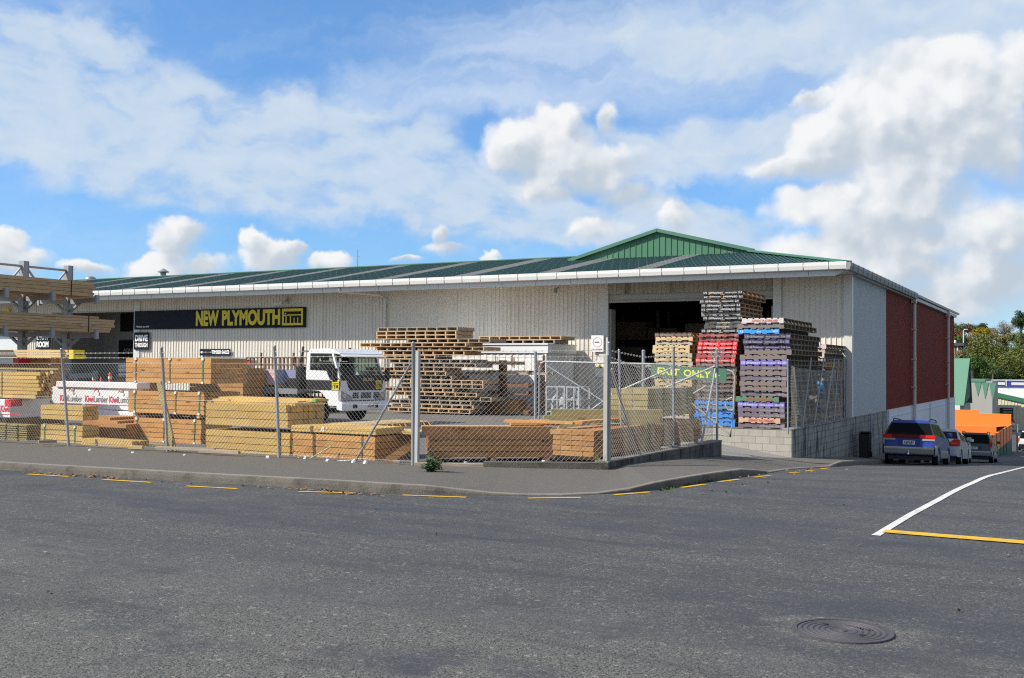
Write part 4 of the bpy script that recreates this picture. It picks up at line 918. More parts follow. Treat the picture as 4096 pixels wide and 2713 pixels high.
def timber():
    P = fpack
    P('orange pine pack with green straps, top of the tall stack of three', 503,843,1432,1533, 16.9, 988, 5, 8, m_orpine, (541,677,809), bearers=0)
    P('orange pine pack with green straps, middle of the tall stack of three', 513,815,1553,1656, 16.92, 960, 5, 8, m_orpine, (539,702,797))
    P('orange pine pack with green straps, bottom of the tall stack of three', 534,803,1662,1772, 16.95, 930, 5, 8, m_orpine, (549,657,780))
    P('yellow pine pack with loose boards on it, upper one beside the leaning plank', 823,1147,1615,1706, 15.6, 1300, 3, 9, m_yelpine, bearers=0, jag=.03)
    P('yellow pine pack on the ground, lower one beside the leaning plank', 822,1157,1710,1828, 15.6, 1290, 4, 9, m_yelpine, (1123,), clip=False, strapm=m_rubber)
    rr = random.Random(3); y = 15.65
    for k, (l, r, py, lb) in enumerate([(828,1180,1607,'long yellow board lying lowest on the yellow pine pack'),(850,1190,1599,'long yellow board lying in the middle on the yellow pine pack'),(874,1250,1591,'long yellow board with green end, highest on the yellow pine pack')]):
        a = ony(l,py,y+.1+.25*k); b = ony(r,py,y+.1+.25*k); t = thing('loose_board', lb, 'board', a, 0, 'loose boards on the yellow pine pack'); mb = MB(); mb.box((0,0,-.03),(b.x-a.x,.9-.2*k,.022)); mb.build('plank', m_yelpine, t)
        if k == 2: e = MB(); e.box((b.x-a.x,0,-.03),(b.x-a.x+.08,.12,.022)); e.build('painted_end', pm('green end paint', (.10,.45,.03), .5), t)
    P('orange pine pack with a thick yellow beam on top beside the slanting brace', 1170,1498,1728,1842, 15.55, 1655, 4, 7, m_orpine, (1450,), clip=False, dz=0, bh=.05)
    a = ony(1164,1727,15.53); b = ony(1504,1727,15.53); t = thing('loose_beam', 'thick yellow beam lying along the top of the orange pack by the brace', 'beam', (a.x,15.53,a.z)); mb = MB(); mb.box((0,0,.004),(b.x-a.x,.9,.125)); mb.build('beam', m_yelpine, t, bevel=.01)
    mb = MB(); mb.box((.72,-.006,.03),(.80,.02,.11)); mb.build('end_tag', m_clip, t)
    # loose green band in front of it
    t = thing('loose_strapping', 'loose curling green band on the ground under the orange pack', 'strap', (-12.2,15.4,0)); mb = MB()
    mb.tube([ony(1240,1835,15.3), ony(1275,1815,15.35), ony(1325,1785,15.45)], .010, 5); mb.tube([ony(1168,1770,15.4), ony(1175,1815,15.35), ony(1200,1835,15.3)], .008, 5); mb.build('band', m_strap, t, world=True)
    # pack standing askew behind the corner panel
    a = onz(1692,1850,.0); ang = rad(36)
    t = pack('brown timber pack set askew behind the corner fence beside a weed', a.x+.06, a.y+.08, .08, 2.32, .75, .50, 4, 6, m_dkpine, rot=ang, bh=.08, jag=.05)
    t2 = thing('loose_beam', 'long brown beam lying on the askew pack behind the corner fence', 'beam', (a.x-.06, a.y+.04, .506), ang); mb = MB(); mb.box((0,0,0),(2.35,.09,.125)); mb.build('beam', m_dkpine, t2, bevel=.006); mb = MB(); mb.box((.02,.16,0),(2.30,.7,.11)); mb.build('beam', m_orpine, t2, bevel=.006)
    # packs along the side fence, boards running away from the footpath
    def ypack(label, x0, x1, y0, y1, z0, z1, rows, cols, m, straps=(), **k):
        L = y1-y0
        return pack(label, x1, y0, z0, L, x1-x0, z1-z0, rows, cols, m, rot=rad(90), straps=(), **k)
    x1 = -7.62
    yB1 = onx(2621,1700,x1).y; xB0 = ony(2200,1700,17.0).x; zB = onx(2446,1700,x1).z
    ypack('brown timber pack with end grain towards the footpath inside the side fence', xB0, x1, 17.0, yB1, .12, zB, 5, 4, m_brpine, bh=.07)
    for q in (2446+45, 2600):
        o = MB(); yy = onx(q,1700,x1).y; o.box((x1+.004,yy-.01,.08),(x1+.012,yy+.01,zB+.01)); o.box((x1-.6,yy-.01,zB+.004),(x1+.012,yy+.01,zB+.012)); s = o.build('loose_band', m_strap); tag(s, 'green band round the brown pack, %s' % ('nearer the corner post' if q < 2500 else 'farther along towards the sloping brace'), 'strap')
    yC0, yC1 = yB1+.12, onx(2808,1700,x1).y; zC = onx(2700,1676,x1).z
    ypack('long brown timber pack farther along inside the side fence by the driveway', -8.5, x1, yC0, yC1, .12, zC, 5, 5, m_brpine, bh=.07)
    y0, y1 = onx(2592,1600,-7.9).y, onx(2772,1600,-7.9).y
    ypack('green treated sleeper stack on top of the brown packs by the gate', -8.75, -7.9, y0, y1, zC+.03, 1.28, 5, 5, m_grpine, bearers=0, jag=.06)
    t = thing('loose_board', 'orange plank lying on the brown pack next to the green sleepers', 'board', (-8.3,17.3,zB+.012), rad(84), 'loose boards on the brown packs'); mb = MB(); mb.box((0,-.12,0),(2.6,.06,.045)); mb.build('plank', m_orpine, t)
    t = thing('loose_board', 'pale orange plank lying crosswise nearest the corner on the brown pack', 'board', (-9.5,17.1,zB+.012), rad(10), 'loose boards on the brown packs'); mb = MB(); mb.box((0,0,0),(1.5,.14,.05)); mb.build('plank', m_orpine, t)
    t = thing('loose_board', 'short yellow offcut on the brown pack under the sleepers', 'board', (-7.85,19.8,zB+.01), rad(60), 'loose boards on the brown packs'); mb = MB(); mb.box((0,0,0),(.5,.1,.05)); mb.build('plank', m_yelpine, t)
    # heavy beams behind the askew pack
    g = pm('green end paint', (.05,.55,.10), .5)
    for k, (px, py, z, w, h, L, lb) in enumerate([(2176,1690,.62,.14,.14,2.3,'squared green treated beam with a painted end lying lower behind the askew pack'),(2205,1690,.62,.20,.26,2.2,'deep green treated beam with a bright painted end behind the askew pack')]):
        a = onz(px,py,z); t = thing('squared_beam', lb, 'beam', (a.x,a.y,z), rad(31), 'beams with painted ends'); mb = MB(); mb.box((0,0,0),(L,w,h)); mb.build('beam', m_grpine, t, bevel=.006); e = MB(); e.box((-.004,w*.3,h*.3),(.002,w*.7,h*.62)); e.build('painted_end', g, t)
    a = onz(2176,1692,.62); t = thing('timber_block', 'stack of short grey blocks carrying the green treated beams', 'block', (a.x+.1,a.y+.1,0), rad(31)); mb = MB()
    for i in range(4): mb.box((.1+.02*i,0,.155*i),(.5+.02*i,.5,.155*i+.15))
    for i in range(4): mb.box((1.5,.02*i,.155*i),(1.9,.5+.02*i,.155*i+.15))
    mb.build('block', m_grpine, t)
    a = onz(2120,1692,.66); t = thing('loose_beam', 'short pale yellow beam lying left of the painted beam ends', 'beam', (a.x,a.y,.62), rad(31)); mb = MB(); mb.box((0,0,0),(.36,.12,.10)); mb.build('beam', m_yelpine, t)
    a = onz(2042,1708,.60); t = thing('loose_beam', 'orange plank jutting out flat over the askew pack', 'beam', (a.x,a.y,.63), rad(33)); mb = MB(); mb.box((0,0,0),(.95,.25,.05)); mb.build('beam', m_orpine, t)
    # offcuts inside the front fence
    t = thing('loose_board', 'brown offcut propped slantwise by the corner post', 'board', ony(1545,1855,15.35), rad(0), 'offcuts inside the front fence'); mb = MB(); mb.bar((0,0,.03),(.5,.25,.42),.10,.14); mb.build('plank', m_brpine, t)
    t = thing('loose_board', 'flat board lying on the dark end of the pack by the corner post', 'board', ony(1512,1722,16.2), rad(4), 'offcuts inside the front fence'); mb = MB(); mb.box((0,0,-.05),(.85,.7,0)); mb.build('plank', m_yelpine, t)
    a, b = ony(637,1530,15.35), ony(697,1812,15.18); t = thing('leaning_plank', 'green treated plank leaning against the front fence beside a post', 'plank', b)
    mb = MB(); mb.bar((0,0,.02), a-b, .13, .035, up=(0,1,0)); mb.build('plank', m_grpine, t)
    # left of the yard
    P('yellow pine pack, upper of the pair with a stepped dark end', 162,329,1622,1680, 15.75, 395, 3, 6, m_yelpine, bearers=0, jag=.02)
    P('yellow pine pack with green straps, lower of the pair with a stepped dark end', 162,329,1688,1782, 15.75, 400, 4, 6, m_yelpine, (181,302))
    for k, (l, r, py) in enumerate([(330,505,1690),(330,470,1678),(330,440,1666)]):
        y = 16.6+.1*k; a = ony(l,py,y); b = ony(r,py,y); t = thing('loose_board', ['wide brown board stack stepping out behind the paired yellow packs','shorter brown board stepping out above the wide one behind the paired packs','shortest brown board topping the steps behind the paired packs'][k], 'board', (a.x,y,0), 0, 'stepped brown boards'); mb = MB(); mb.box((0,0,a.z-.07 if k else 0),(b.x-a.x,.9,a.z)); mb.build('plank', m_brpine, t)
    P('pale yellow beams lying low on the ground in front of the white wrapped pack', 325,530,1748,1797, 15.5, 600, 2, 5, m_yelpine, jag=.03, bh=.06)
    P('dark boards stepping out low behind the pale yellow beams', 505,640,1762,1797, 16.3, 690, 2, 4, m_grpine, jag=.25, bearers=2)
    P('green round pole bundle with a dark band at the left end of the yard', -110,105,1682,1772, 15.6, 160, 9, 9, m_grpine, (27,), clip=False, strapm=m_rubber, endgap=.02)
    P('yellow lumber stack with ragged ends and green straps above the wrapped pack', -110,153,1486,1592, 16.5, 215, 7, 8, m_yelpine, (6,), jag=.16, bearers=0, clip=False)
    P('thick pale beam lying across the top of the ragged lumber stack', -100,232,1456,1479, 16.8, 250, 1, 2, m_grpine, bearers=2, bh=.09)
    P('bright pine board bundle with yellow end caps high on the left', -60,278,1399,1430, 17.6, 320, 3, 6, m_pine, jag=.35, bearers=0)
    for z0, z1, lb in ((1430,1590,'brown timber pack hidden under the bright pine bundle'),(1600,1770,'brown timber pack standing on the ground below the bright pine bundle')):
        P(lb, -60,200,z0,z1, 18.0, 260, 6, 6, m_brpine, bearers=0)
    yc = pm('yellow end cap', (.65,.55,.02), .5)
    for py, lb in ((1408,'upper yellow plastic cap on the bright pine bundle end'),(1428,'lower yellow plastic cap on the bright pine bundle end')):
        p = ony(280,py,17.55); o = MB(); o.box((0,-.03,-.05),(.16,.3,.05)); c = o.build('end_cap', yc); c.location = p; tag(c, lb, 'cap')
    # wrapped packs
    def wrapped(label, l, r, top, bot, y, back, prints, band=False, dz=0):
        a, b = ony(l, bot, y), ony(r, bot, y); z1 = ony((l+r)/2, top, y).z; d = sight(back, 1600); D = max(.4, b.x*d.y/d.x-y); t = thing('wrapped_pack', label, 'timber pack', (a.x,y,a.z), 0, 'white wrapped timber packs')
        Lx, H = b.x-a.x, z1-a.z; mb = MB(); mb.box((0,0,0),(Lx,D,H)); mb.build('wrapping', m_wrap, t, bevel=.02)
        for s in prints:
            u = ony(s,bot,y).x-a.x; h = .16; q = MB(); put_text(q, 'Kiwi', (u,-.006,H*.32), (.30,0,0), (0,0,h), .03); q.build('lettering', m_wrapred, t, fix=False)
            q = MB(); put_text(q, 'Lumber', (u+.32,-.006,H*.32), (.50,0,0), (0,0,h), .0); q.build('lettering', m_wrapgrey, t, fix=False)
            q = MB(); q.box((u,-.006,H*.32-.06),(u+.82,-.003,H*.32-.045)); q.build('underline', m_wrapred, t)
            q = MB(); n = 8
            for i in range(n):
                f0, f1 = i/n, (i+1)/n; c = lambda f: (u+.28+.22*f, .0, H*.32+.22+.12*math.sin(f*2.6)); p0, p1 = c(f0), c(f1); w = .03*math.sin(math.pi*(f0+.06)); q.add([(p0[0],-.006,p0[2]),(p1[0],-.006,p1[2]),(p1[0],-.006,p1[2]-w),(p0[0],-.006,p0[2]-w)], [(0,1,2,3)])
            q.tube([(u+.46,-.006,H*.32+.30),(u+.52,-.006,H*.32+.22),(u+.50,-.006,H*.32+.17)], .010, 5); q.build('emblem', m_wrapred, t, fix=False)
        if band: q = MB(); q.box((Lx-.22,-.006,H-.16),(Lx+.008,.3,H+.004)); q.build('red_patch', m_signred, t)
        for s in (.2,.8):
            q = MB(); q.box((Lx*s-.05,.03,-.07),(Lx*s+.05,D-.03,-.001)); q.build('bearer', m_palpine, t)
        return t
    wrapped('white wrapped pack with red wordmark and red corner patch near the left edge', -110,42,1597,1666, 16.3, 203, (2,), True)
    wrapped('long white wrapped pack with repeated red and grey wordmarks', 200,515,1550,1630, 17.9, 560, (240,340,437))
    wrapped('plain white wrapped sheet pack lying on the long wordmarked pack', 222,549,1528,1550, 17.85, 600, ())
    wrapped('low white wrapped pack behind the stepped boards', 398,533,1645,1752, 17.75, 570, (510,))
    wrapped('white wrapped pack with red print under the bright pine bundle', -60,75,1431,1452, 17.7, 215, (), True)
    for k, (py, lb) in enumerate([(1500,'lowest white bale beside the tall orange stack'),(1481,'middle white bale beside the tall orange stack'),(1465,'top white bale beside the tall orange stack')]):
        p = ony(466,py,22.0); t = thing('white_bale', lb, 'bale', p, 0, 'white bales in the yard'); mb = MB(); mb.box((0,0,-.05),(.9,1.0,.05)); mb.build('wrapping', m_wrap, t, bevel=.04)
    p = ony(466,1513,22.0); t = thing('timber_pack', 'brown pack carrying the white bales', 'timber pack', (p.x,22.0,0)); mb = MB(); mb.box((0,0,0),(.9,1.0,p.z-.02)); mb.build('boards', m_brpine, t)
timber()

# ------------------------------------------------------------------ pallets
def pal_mesh(w, l, h, ends=None):
    mb = MB(); n = max(4, round(l/.46)+1); tb = .02; rr = random.Random(int(w*100+l*10))
    for i in range(7):
        bw = w/7*.74; x = -w/2 + (w-bw)*i/6; mb.box((x,0,h-tb),(x+bw,l,h)); 
        if i % 2 == 0 or i == 3: mb.box((x,0,0),(x+bw,l,tb))
    for k in range(n):
        y = (l-.05)*k/(n-1)
        if k or not ends: mb.box((-w/2,y,tb+.001),(w/2,y+.05,h-tb-.001))
    for x in (-w/2, -.025, w/2-.05):
        pass
    return mb
PK = {}
def pal_kind(key, w, l, h, paint, timber, text, tm, label, group, flip=False, th=.62):
    t = thing('pallet', label, 'pallet', (0,0,-50), 0, group)
    pal_mesh(w, l, h, paint).build('timber', timber, t)
    if paint:
        b = MB(); b.box((-w/2-.002,-.004,.026),(w/2+.002,.05,h-.026))
        for i in range(7):
            bw = w/7*.74; x = -w/2 + (w-bw)*i/6
            b.box((x,-.003,h-.0265),(x+bw,.06,h+.0015))
            if i % 2 == 0: b.box((x,-.003,-.0015),(x+bw,.06,.0265))
        b.build('end_board', paint, t)
    if text:
        q = MB(); hh = h*th*.72; z = h/2-hh/2
        for s, f0, f1, g in text:
            if flip: put_text(q, s, (w/2-(f0)*w, -.008, z+hh), (-(f1-f0)*w,0,0), (0,0,-hh*g), .015)
            else: put_text(q, s, (-w/2+f0*w, -.008, z), ((f1-f0)*w,0,0), (0,0,hh*g), .015)
        q.build('lettering', tm, t, fix=False)
    PK[key] = t; return t
def pallets():
    P = lambda n, c, **k: pm(n, c, .7, var=.15, vs=4, fine=.12, fs=40, dirt=k.get('d', .4), dcol=k.get('dc', (.16,.13,.12)), ds=4)
    wl = P('white stencil', (.72,.72,.70), d=.3); wd = P('faded stencil', (.42,.40,.40)); rl = P('red stencil', (.55,.05,.04), d=.2)
    gib = lambda a, b: ((a,.015,.10,1),('GIB Plasterboard',.15,.50,1),('WINSTONE WALLBOARDS',.57,.86,.7),(b,.90,.985,1)); gl = lambda a, b: ((a,.015,.10,1),('GIB Plasterboard',.12,.42,.9),('WINSTONE WALLBOARDS',.47,.76,.65),(b,.80,.985,1))
    fad = lambda b: (('WINSTONE WALLBOARDS',.30,.64,.7),(b,.90,.985,1)); ele = (('ELEPHANT PLASTERBOARD',.24,.86,1),)
    gr = 'plasterboard pallets stacked by the driveway'
    k = pal_kind
    k('black', 1.2,2.4,.125, P('black stencil board',(.022,.024,.028),d=.1), m_shadebrown, gib('575','2.4'), wl, 'x', gr)
    k('blackflip', 1.2,2.4,.125, P('black stencil board',(.022,.024,.028),d=.1), m_shadebrown, gib('575','2.4'), wl, 'x', gr, True)
    k('blackfade', 1.2,2.4,.125, P('faded black board',(.07,.072,.075),d=.4), m_shadebrown, fad('2.4'), wl, 'x', gr)
    k('greyfade', 1.2,2.4,.125, P('bare grey board',(.26,.235,.21),d=.5), m_greypine, fad(''[:0] or '2.4'), wl, 'x', gr)
    k('red', 1.2,2.7,.125, P('red board',(.62,.022,.030),d=.12), m_shadebrown, gib('575','27'), wl, 'x', gr)
    k('redfade', 1.2,2.7,.125, P('faded red board',(.30,.075,.075),d=.4), m_shadebrown, fad('27'), wd, 'x', gr)
    k('brown', 1.2,3.0,.125, P('brown board',(.115,.055,.048),d=.45), m_shadebrown, gib('575','30'), wd, 'x', gr)
    k('tan', 1.2,2.7,.125, P('bare pine board',(.60,.45,.25),d=.25,dc=(.38,.26,.14)), m_paltan, (('James Hardie',.30,.68,.8),), P('green stencil',(.20,.28,.12)), 'x', gr)
    k('tangrey', 1.2,2.7,.125, P('grey pine board',(.45,.39,.31),d=.4), m_greypine, None, None, 'x', gr)
    k('blue', 1.2,2.7,.125, P('sky blue board',(.035,.22,.62),d=.2,dc=(.05,.15,.35)), m_paltan, None, None, 'x', gr)
    k('bluefade', 1.2,2.7,.125, P('faded blue board',(.10,.20,.36),d=.5), m_paltan, None, None, 'x', gr)
    k('navy', 1.35,3.6,.15, P('navy purple board',(.030,.026,.085),d=.25), m_shadepine, gl('S150','3.6 x 1350'), wd, 'x', gr)
    k('purple', 1.35,4.0,.15, P('bright purple board',(.17,.14,.50),d=.3), m_shadepine, gl('S150','48 x 1350'), wl, 'x', gr)
    k('purpfade', 1.35,4.0,.15, P('faded purple board',(.15,.12,.155),d=.6), m_shadepine, gl('','48 x 1350')[2:], wd, 'x', gr)
    k('greypurp', 1.35,4.0,.15, P('weathered mauve board',(.20,.16,.15),d=.6), m_shadepine, None, None, 'x', gr)
    k('cyan', 1.2,3.6,.15, P('light blue board',(.03,.30,.72),d=.1,dc=(.05,.2,.4)), m_shadepine, (('4.8',.05,.13,1),('knauf',.47,.57,.8),('S450',.85,.97,.9)), wl, 'x', gr)
    k('elewhite', 1.2,3.6,.15, P('white board',(.62,.55,.52),d=.35), m_shadepine, ele, rl, 'x', gr)
    k('elered', 1.2,3.6,.15, P('pale orange board',(.58,.36,.25),d=.25), m_paltan, ele, rl, 'x', gr)
    k('elegreen', 1.25,3.6,.15, P('green board',(.075,.21,.115),d=.35), m_shadepine, ele, rl, 'x', gr)
    k('plain', 1.2,3.6,.145, None, m_palpine, None, None, 'x', gr)
    k('plaingrey', 1.2,3.6,.145, None, m_greypine, None, None, 'x', gr)
    k('plainlong', 1.2,4.75,.145, None, m_palpine, None, None, 'x', gr)
    used = set()
    def put(key, x, y, z, label, group, rz=0.0):
        p = PK[key]
        if key in used: return dup(p, (x,y,z), rz, label, group)
        used.add(key); p.location = (x,y,z); p.rotation_euler = (0,0,rz); p['label'] = label; p['group'] = group; return p
    NAMES = {'black':'black pallet with white lettering','blackflip':'black pallet with upside down lettering','blackfade':'faded black pallet','greyfade':'bare grey pallet','red':'bright red pallet','redfade':'faded red pallet','brown':'brown pallet','tan':'bare pine pallet','tangrey':'weathered grey pallet','blue':'sky blue pallet','bluefade':'faded blue pallet','navy':'dark navy pallet','purple':'bright purple pallet','purpfade':'faded purple pallet','greypurp':'mauve grey pallet','cyan':'light blue pallet','elewhite':'white pallet with red lettering','elered':'pale orange pallet with red lettering','elegreen':'green pallet with red lettering','plain':'pine pallet','plainlong':'extra long pine pallet','plaingrey':'grey pallet'}
    def column(keys, xc, y, zb, h, where, group, jx=.05, shifts={}, rz=0, seed=1, jy=.06):
        rr = random.Random(seed); n = len(keys); z = zb
        for i, key in enumerate(reversed(keys)):
            ti = n-1-i
            sx, sy = shifts.get(ti, (0,0)); put(key, xc+sx+rr.uniform(-jx,jx), y+sy+rr.uniform(-jy,jy), z, '%s, %s %s' % (NAMES[key], ORDT[ti], where), group, rz+rr.uniform(-.012,.012)); z += h
    xb = lambda l, r, y: (ony(l,1500,y).x+ony(r,1500,y).x)/2
    ks = ['black','blackflip','black','black','blackflip','greyfade','black','blackfade','blackfade','black','redfade','redfade','red','red','red','redfade','red','brown','greyfade','brown','brown','brown','brown','brown','brown','brown','blue','bluefade','blue','blue','blue','blue']
    x0 = xb(2812,2970,30.2); sh = {0:(.02,0),1:(.02,0),2:(-.12,0),3:(-.04,0),4:(-.06,0),5:(-.05,0),6:(0,0),7:(.03,0),8:(.03,0),9:(-.02,0)}
    for i in range(10,17): sh[i] = (-.13-.012*(i-10),0)
    for i in range(17,26): sh[i] = (-.2,0)
    for i in range(26,32): sh[i] = (-.24-.0*i,0)
    column(ks, x0, 30.2, 0.0, .1255, 'of the black and red stack', 'pallets in the tall black and red stack', .02, sh, seed=5)
    ks = ['brown','tan','tangrey','tan','tan','tangrey','tan'] + ['tangrey','tan','tan','tangrey','tan','tan','tangrey','tan','tan','tangrey','tan','tan','tan','tangrey','tan']
    column(ks, xb(2616,2765,30.9), 30.9, 0.0, .1275, 'of the pale pine stack', 'pallets in the pale pine stack', .07, seed=7)
    ks = ['elewhite','greypurp','cyan','navy','navy','navy','greypurp','greypurp','purple','purpfade','greypurp','purpfade','greypurp','greypurp','purpfade','elegreen','purple','purpfade','purpfade','elered','purpfade']
    sh = {0:(-.02,-.0),1:(-.09,0),2:(-.16,0),3:(.12,0),4:(.10,0),5:(.12,0),6:(.12,0),15:(-.16,0),16:(-.08,0),17:(-.06,0),18:(-.06,0),19:(-.12,0),20:(-.05,0)}
    column(ks, xb(2963,3146,30.0), 30.0, 0.0, .151, 'of the wide purple stack', 'pallets in the wide purple stack', .02, sh, seed=9, jy=.05)
    ks = ['elewhite','tangrey','elewhite','tangrey','tan','brown','greyfade','tangrey','cyan','cyan','cyan','greypurp','plaingrey','tangrey','greypurp','tan','plaingrey']
    column(ks, -8.05, 34.9, 0.0, .149, 'of the stack behind the top fence', 'pallets in the stack by the building corner', .03, seed=11)
    # big stack beside the container, long sides towards the street
    rows = [(1422,1863,'plainlong'),(1400,1936,'plainlong'),(1528,1857,'plain'),(1515,1740,'plain'),(1515,1884,'plaingrey'),(1520,1903,'plaingrey'),(1566,1777,'plain'),(1552,1784,'plain'),(1566,1808,'plaingrey'),(1556,1933,'plain'),(1555,1934,'plaingrey'),(1555,1815,'plain'),(1556,1908,'plain'),(1555,1967,'plaingrey'),(1566,1886,'plaingrey'),(1562,1895,'plain'),(1555,1882,'plain')]
    z = 0.0; rr = random.Random(13); n = len(rows)
    for i, (l, r, key) in enumerate(reversed(rows)):
        ti = n-1-i; y = 32.6+rr.uniform(-.06,.06); xr = ony(r,1500,y).x
        put(key, xr, y+.6, z, '%s, %s of the ragged stack beside the white container' % (NAMES[key], ORDT[ti]), 'pallets in the ragged stack', rad(90)); z += .1515
    zt = z
    for i, (l, r, key) in enumerate([(1610,1959,'plaingrey'),(1610,1801,'plain'),(1639,1800,'plain'),(1617,1806,'plaingrey')]):
        y = 32.8; put(key if i == 0 else key, ony(r,1500,y).x+.25*(i>0), y+.6, zt, '%s, %s of the pile on the ragged stack' % (NAMES[key], ORD[i]), 'pallets on top of the ragged stack', rad(90)); zt += .147
    return
pallets()

# ------------------------------------------------------------------ white container with pallets on it, rusty rack, gas cages
def container():
    y = 35.3; x1 = ony(2185,1450,y).x; x0 = x1-6.06; t = thing('shipping_container', 'white corrugated shipping container with rust streaks against the shop wall', 'container', (x0, y, 0))
    mw = pm('white container paint', (.80,.79,.76), .5, var=.06, vs=1, dirt=.35, dcol=(.48,.40,.32), ds=1.6, stretch=(2,2,.5)); H = 2.58
    mb = MB(); P = ribs(.1, 5.96, .28, .014, .4)
    for (a, oa), (b, ob) in zip(P[:-1], P[1:]): mb.quad((a,.04-oa,.16),(b,.04-ob,.16),(b,.04-ob,H-.32),(a,.04-oa,H-.32))
    mb.build('side_panel', mw, t, fix=False)
    mb = MB(); P = ribs(.1, 2.34, .28, .035, .4)
    for (a, oa), (b, ob) in zip(P[:-1], P[1:]): mb.quad((6.02+oa,a,.16),(6.02+ob,b,.16),(6.02+ob,b,H-.32),(6.02+oa,a,H-.32))
    mb.build('end_panel', mw, t, fix=False)
    mb = MB()
    for x in (0,5.94):
        for yy in (0,2.30): mb.box((x,yy,0),(x+.12,yy+.12,H-.3))
    mb.box((.12,-.0,.0),(5.94,.10,.16)); mb.box((.12,.11,.0),(6.0,2.3,.14)); mb.build('frame', mw, t)
    mb = MB(); mb.box((-.06,-.03,H-.34),(6.14,2.48,H-.03)); mb.box((-.08,-.08,H-.03),(6.16,2.5,H+.02)); mb.build('roof_cover', pm('white flashing', (.72,.73,.74), .4, var=.05), t)
    rs = MB()
    for i in range(7):
        xx = R.choice([4.6,5.0,5.5,5.93,5.9,3.9]) + R.uniform(-.06,.06); z1 = H-.36-R.uniform(0,.1); rs.box((xx,-.014,z1-R.uniform(.15,.5)),(xx+R.uniform(.015,.04),-.010,z1))
    rs.build('rust_streak', m_rust, t)
    for k, (key, l, r, lb) in enumerate([('plaingrey',1960,2190,'dark pallet directly on the roof of the white container'),('plain',1944,2212,'pine pallet on top of the dark one on the white container')]):
        dup(PK[key], (ony(r,1350,y+.1).x+ .2, y+.9+.1*k, H+.022+.147*k), rad(90), lb, 'pallets on the container roof')
container()
def rusty_rack():
    t = thing('timber_rack', 'rusty cantilever rack holding boards in front of the white container', 'rack', (-19.8, 33.9, 0))
    for px in (2004, 2156):
        x = ony(px,1500,34.4).x; mb = MB(); mb.box((x-.1,34.4,0),(x+.1,34.7,1.95)); mb.build('upright', m_rust, t, world=True)
        for z in (.75, 1.05, 1.5):
            a = MB(); a.bar((x,34.4,z),(x,33.5,z+.02),.08,.12); a.build('arm', m_rust, t, world=True)
        a = MB(); a.box((x-.1,33.4,0),(x+.1,34.4,.14)); a.build('base', m_rust, t, world=True)
    for l, r, py, y, h, m, lb in [(1858,2185,1492,33.6,.09,m_greypine,'long grey board bundle on the middle arms of the rusty rack'),(2002,2135,1540,33.6,.16,m_rust,'short rust red bundle under the grey boards on the rusty rack'),(1968,2135,1575,33.6,.06,m_rust,'thin rust red bundle on the lowest arms of the rusty rack'),(1945,2052,1452,33.6,.12,m_grpine,'short greenish bundle on the top arms of the rusty rack')]:
        a, b = ony(l,py,y), ony(r,py,y); o = thing('board_bundle', lb, 'boards', a, 0, 'boards on the rusty rack'); mb = MB()
        for i in range(3): mb.box((R.uniform(-.05,.05),.25*i,-h/2),(b.x-a.x+R.uniform(-.1,.1),.25*i+.23,h/2))
        mb.build('boards', m, o)
    o = thing('timber_pack', 'dark timber pack in the shade beneath the rusty rack', 'timber pack', (-20.4,33.7,0)); mb = MB(); boards_x(mb, 2.3,.6,.5,3,4); mb.build('boards', m_brpine, o, fix=False)
rusty_rack()
def cages():
    for l, r, top, lb in [(2186,2258,1547,'galvanised gas bottle cage with cross rails, nearer the gate post'),(2268,2316,1549,'galvanised gas bottle cage, nearer the big doorway')]:
        y = 26.5; a, b = ony(l,top,y), ony(r,top,y); w = b.x-a.x; h = a.z; d = .7; t = thing('gas_cage', lb, 'cage', (a.x,y,0), 0, 'gas bottle cages'); mb = MB()
        for x in (0,w):
            for yy in (0,d): mb.bar((x,yy,0),(x,yy,h),.035)
        for z in (.1,.45,.8,h):
            mb.bar((0,0,z),(w,0,z),.03); mb.bar((0,d,z),(w,d,z),.03); mb.bar((0,0,z),(0,d,z),.03); mb.bar((w,0,z),(w,d,z),.03)
        mb.bar((w*.62,-.02,.1),(w*.62,-.02,h),.03); mb.build('frame', pm('bright galvanised', (.40,.42,.43), .5, metal=.2), t)
        for i in range(2):
            c = MB(); c.lathe((w*(.28+.44*i),d*.4,.05), (0,0,1), [(0,.13),(.7,.13),(.82,.09),(.86,.03),(.92,.03)], 14); o = c.build('gas_bottle', pm('grey bottle', (.30,.31,.32), .5), t, smooth=True)
cages()

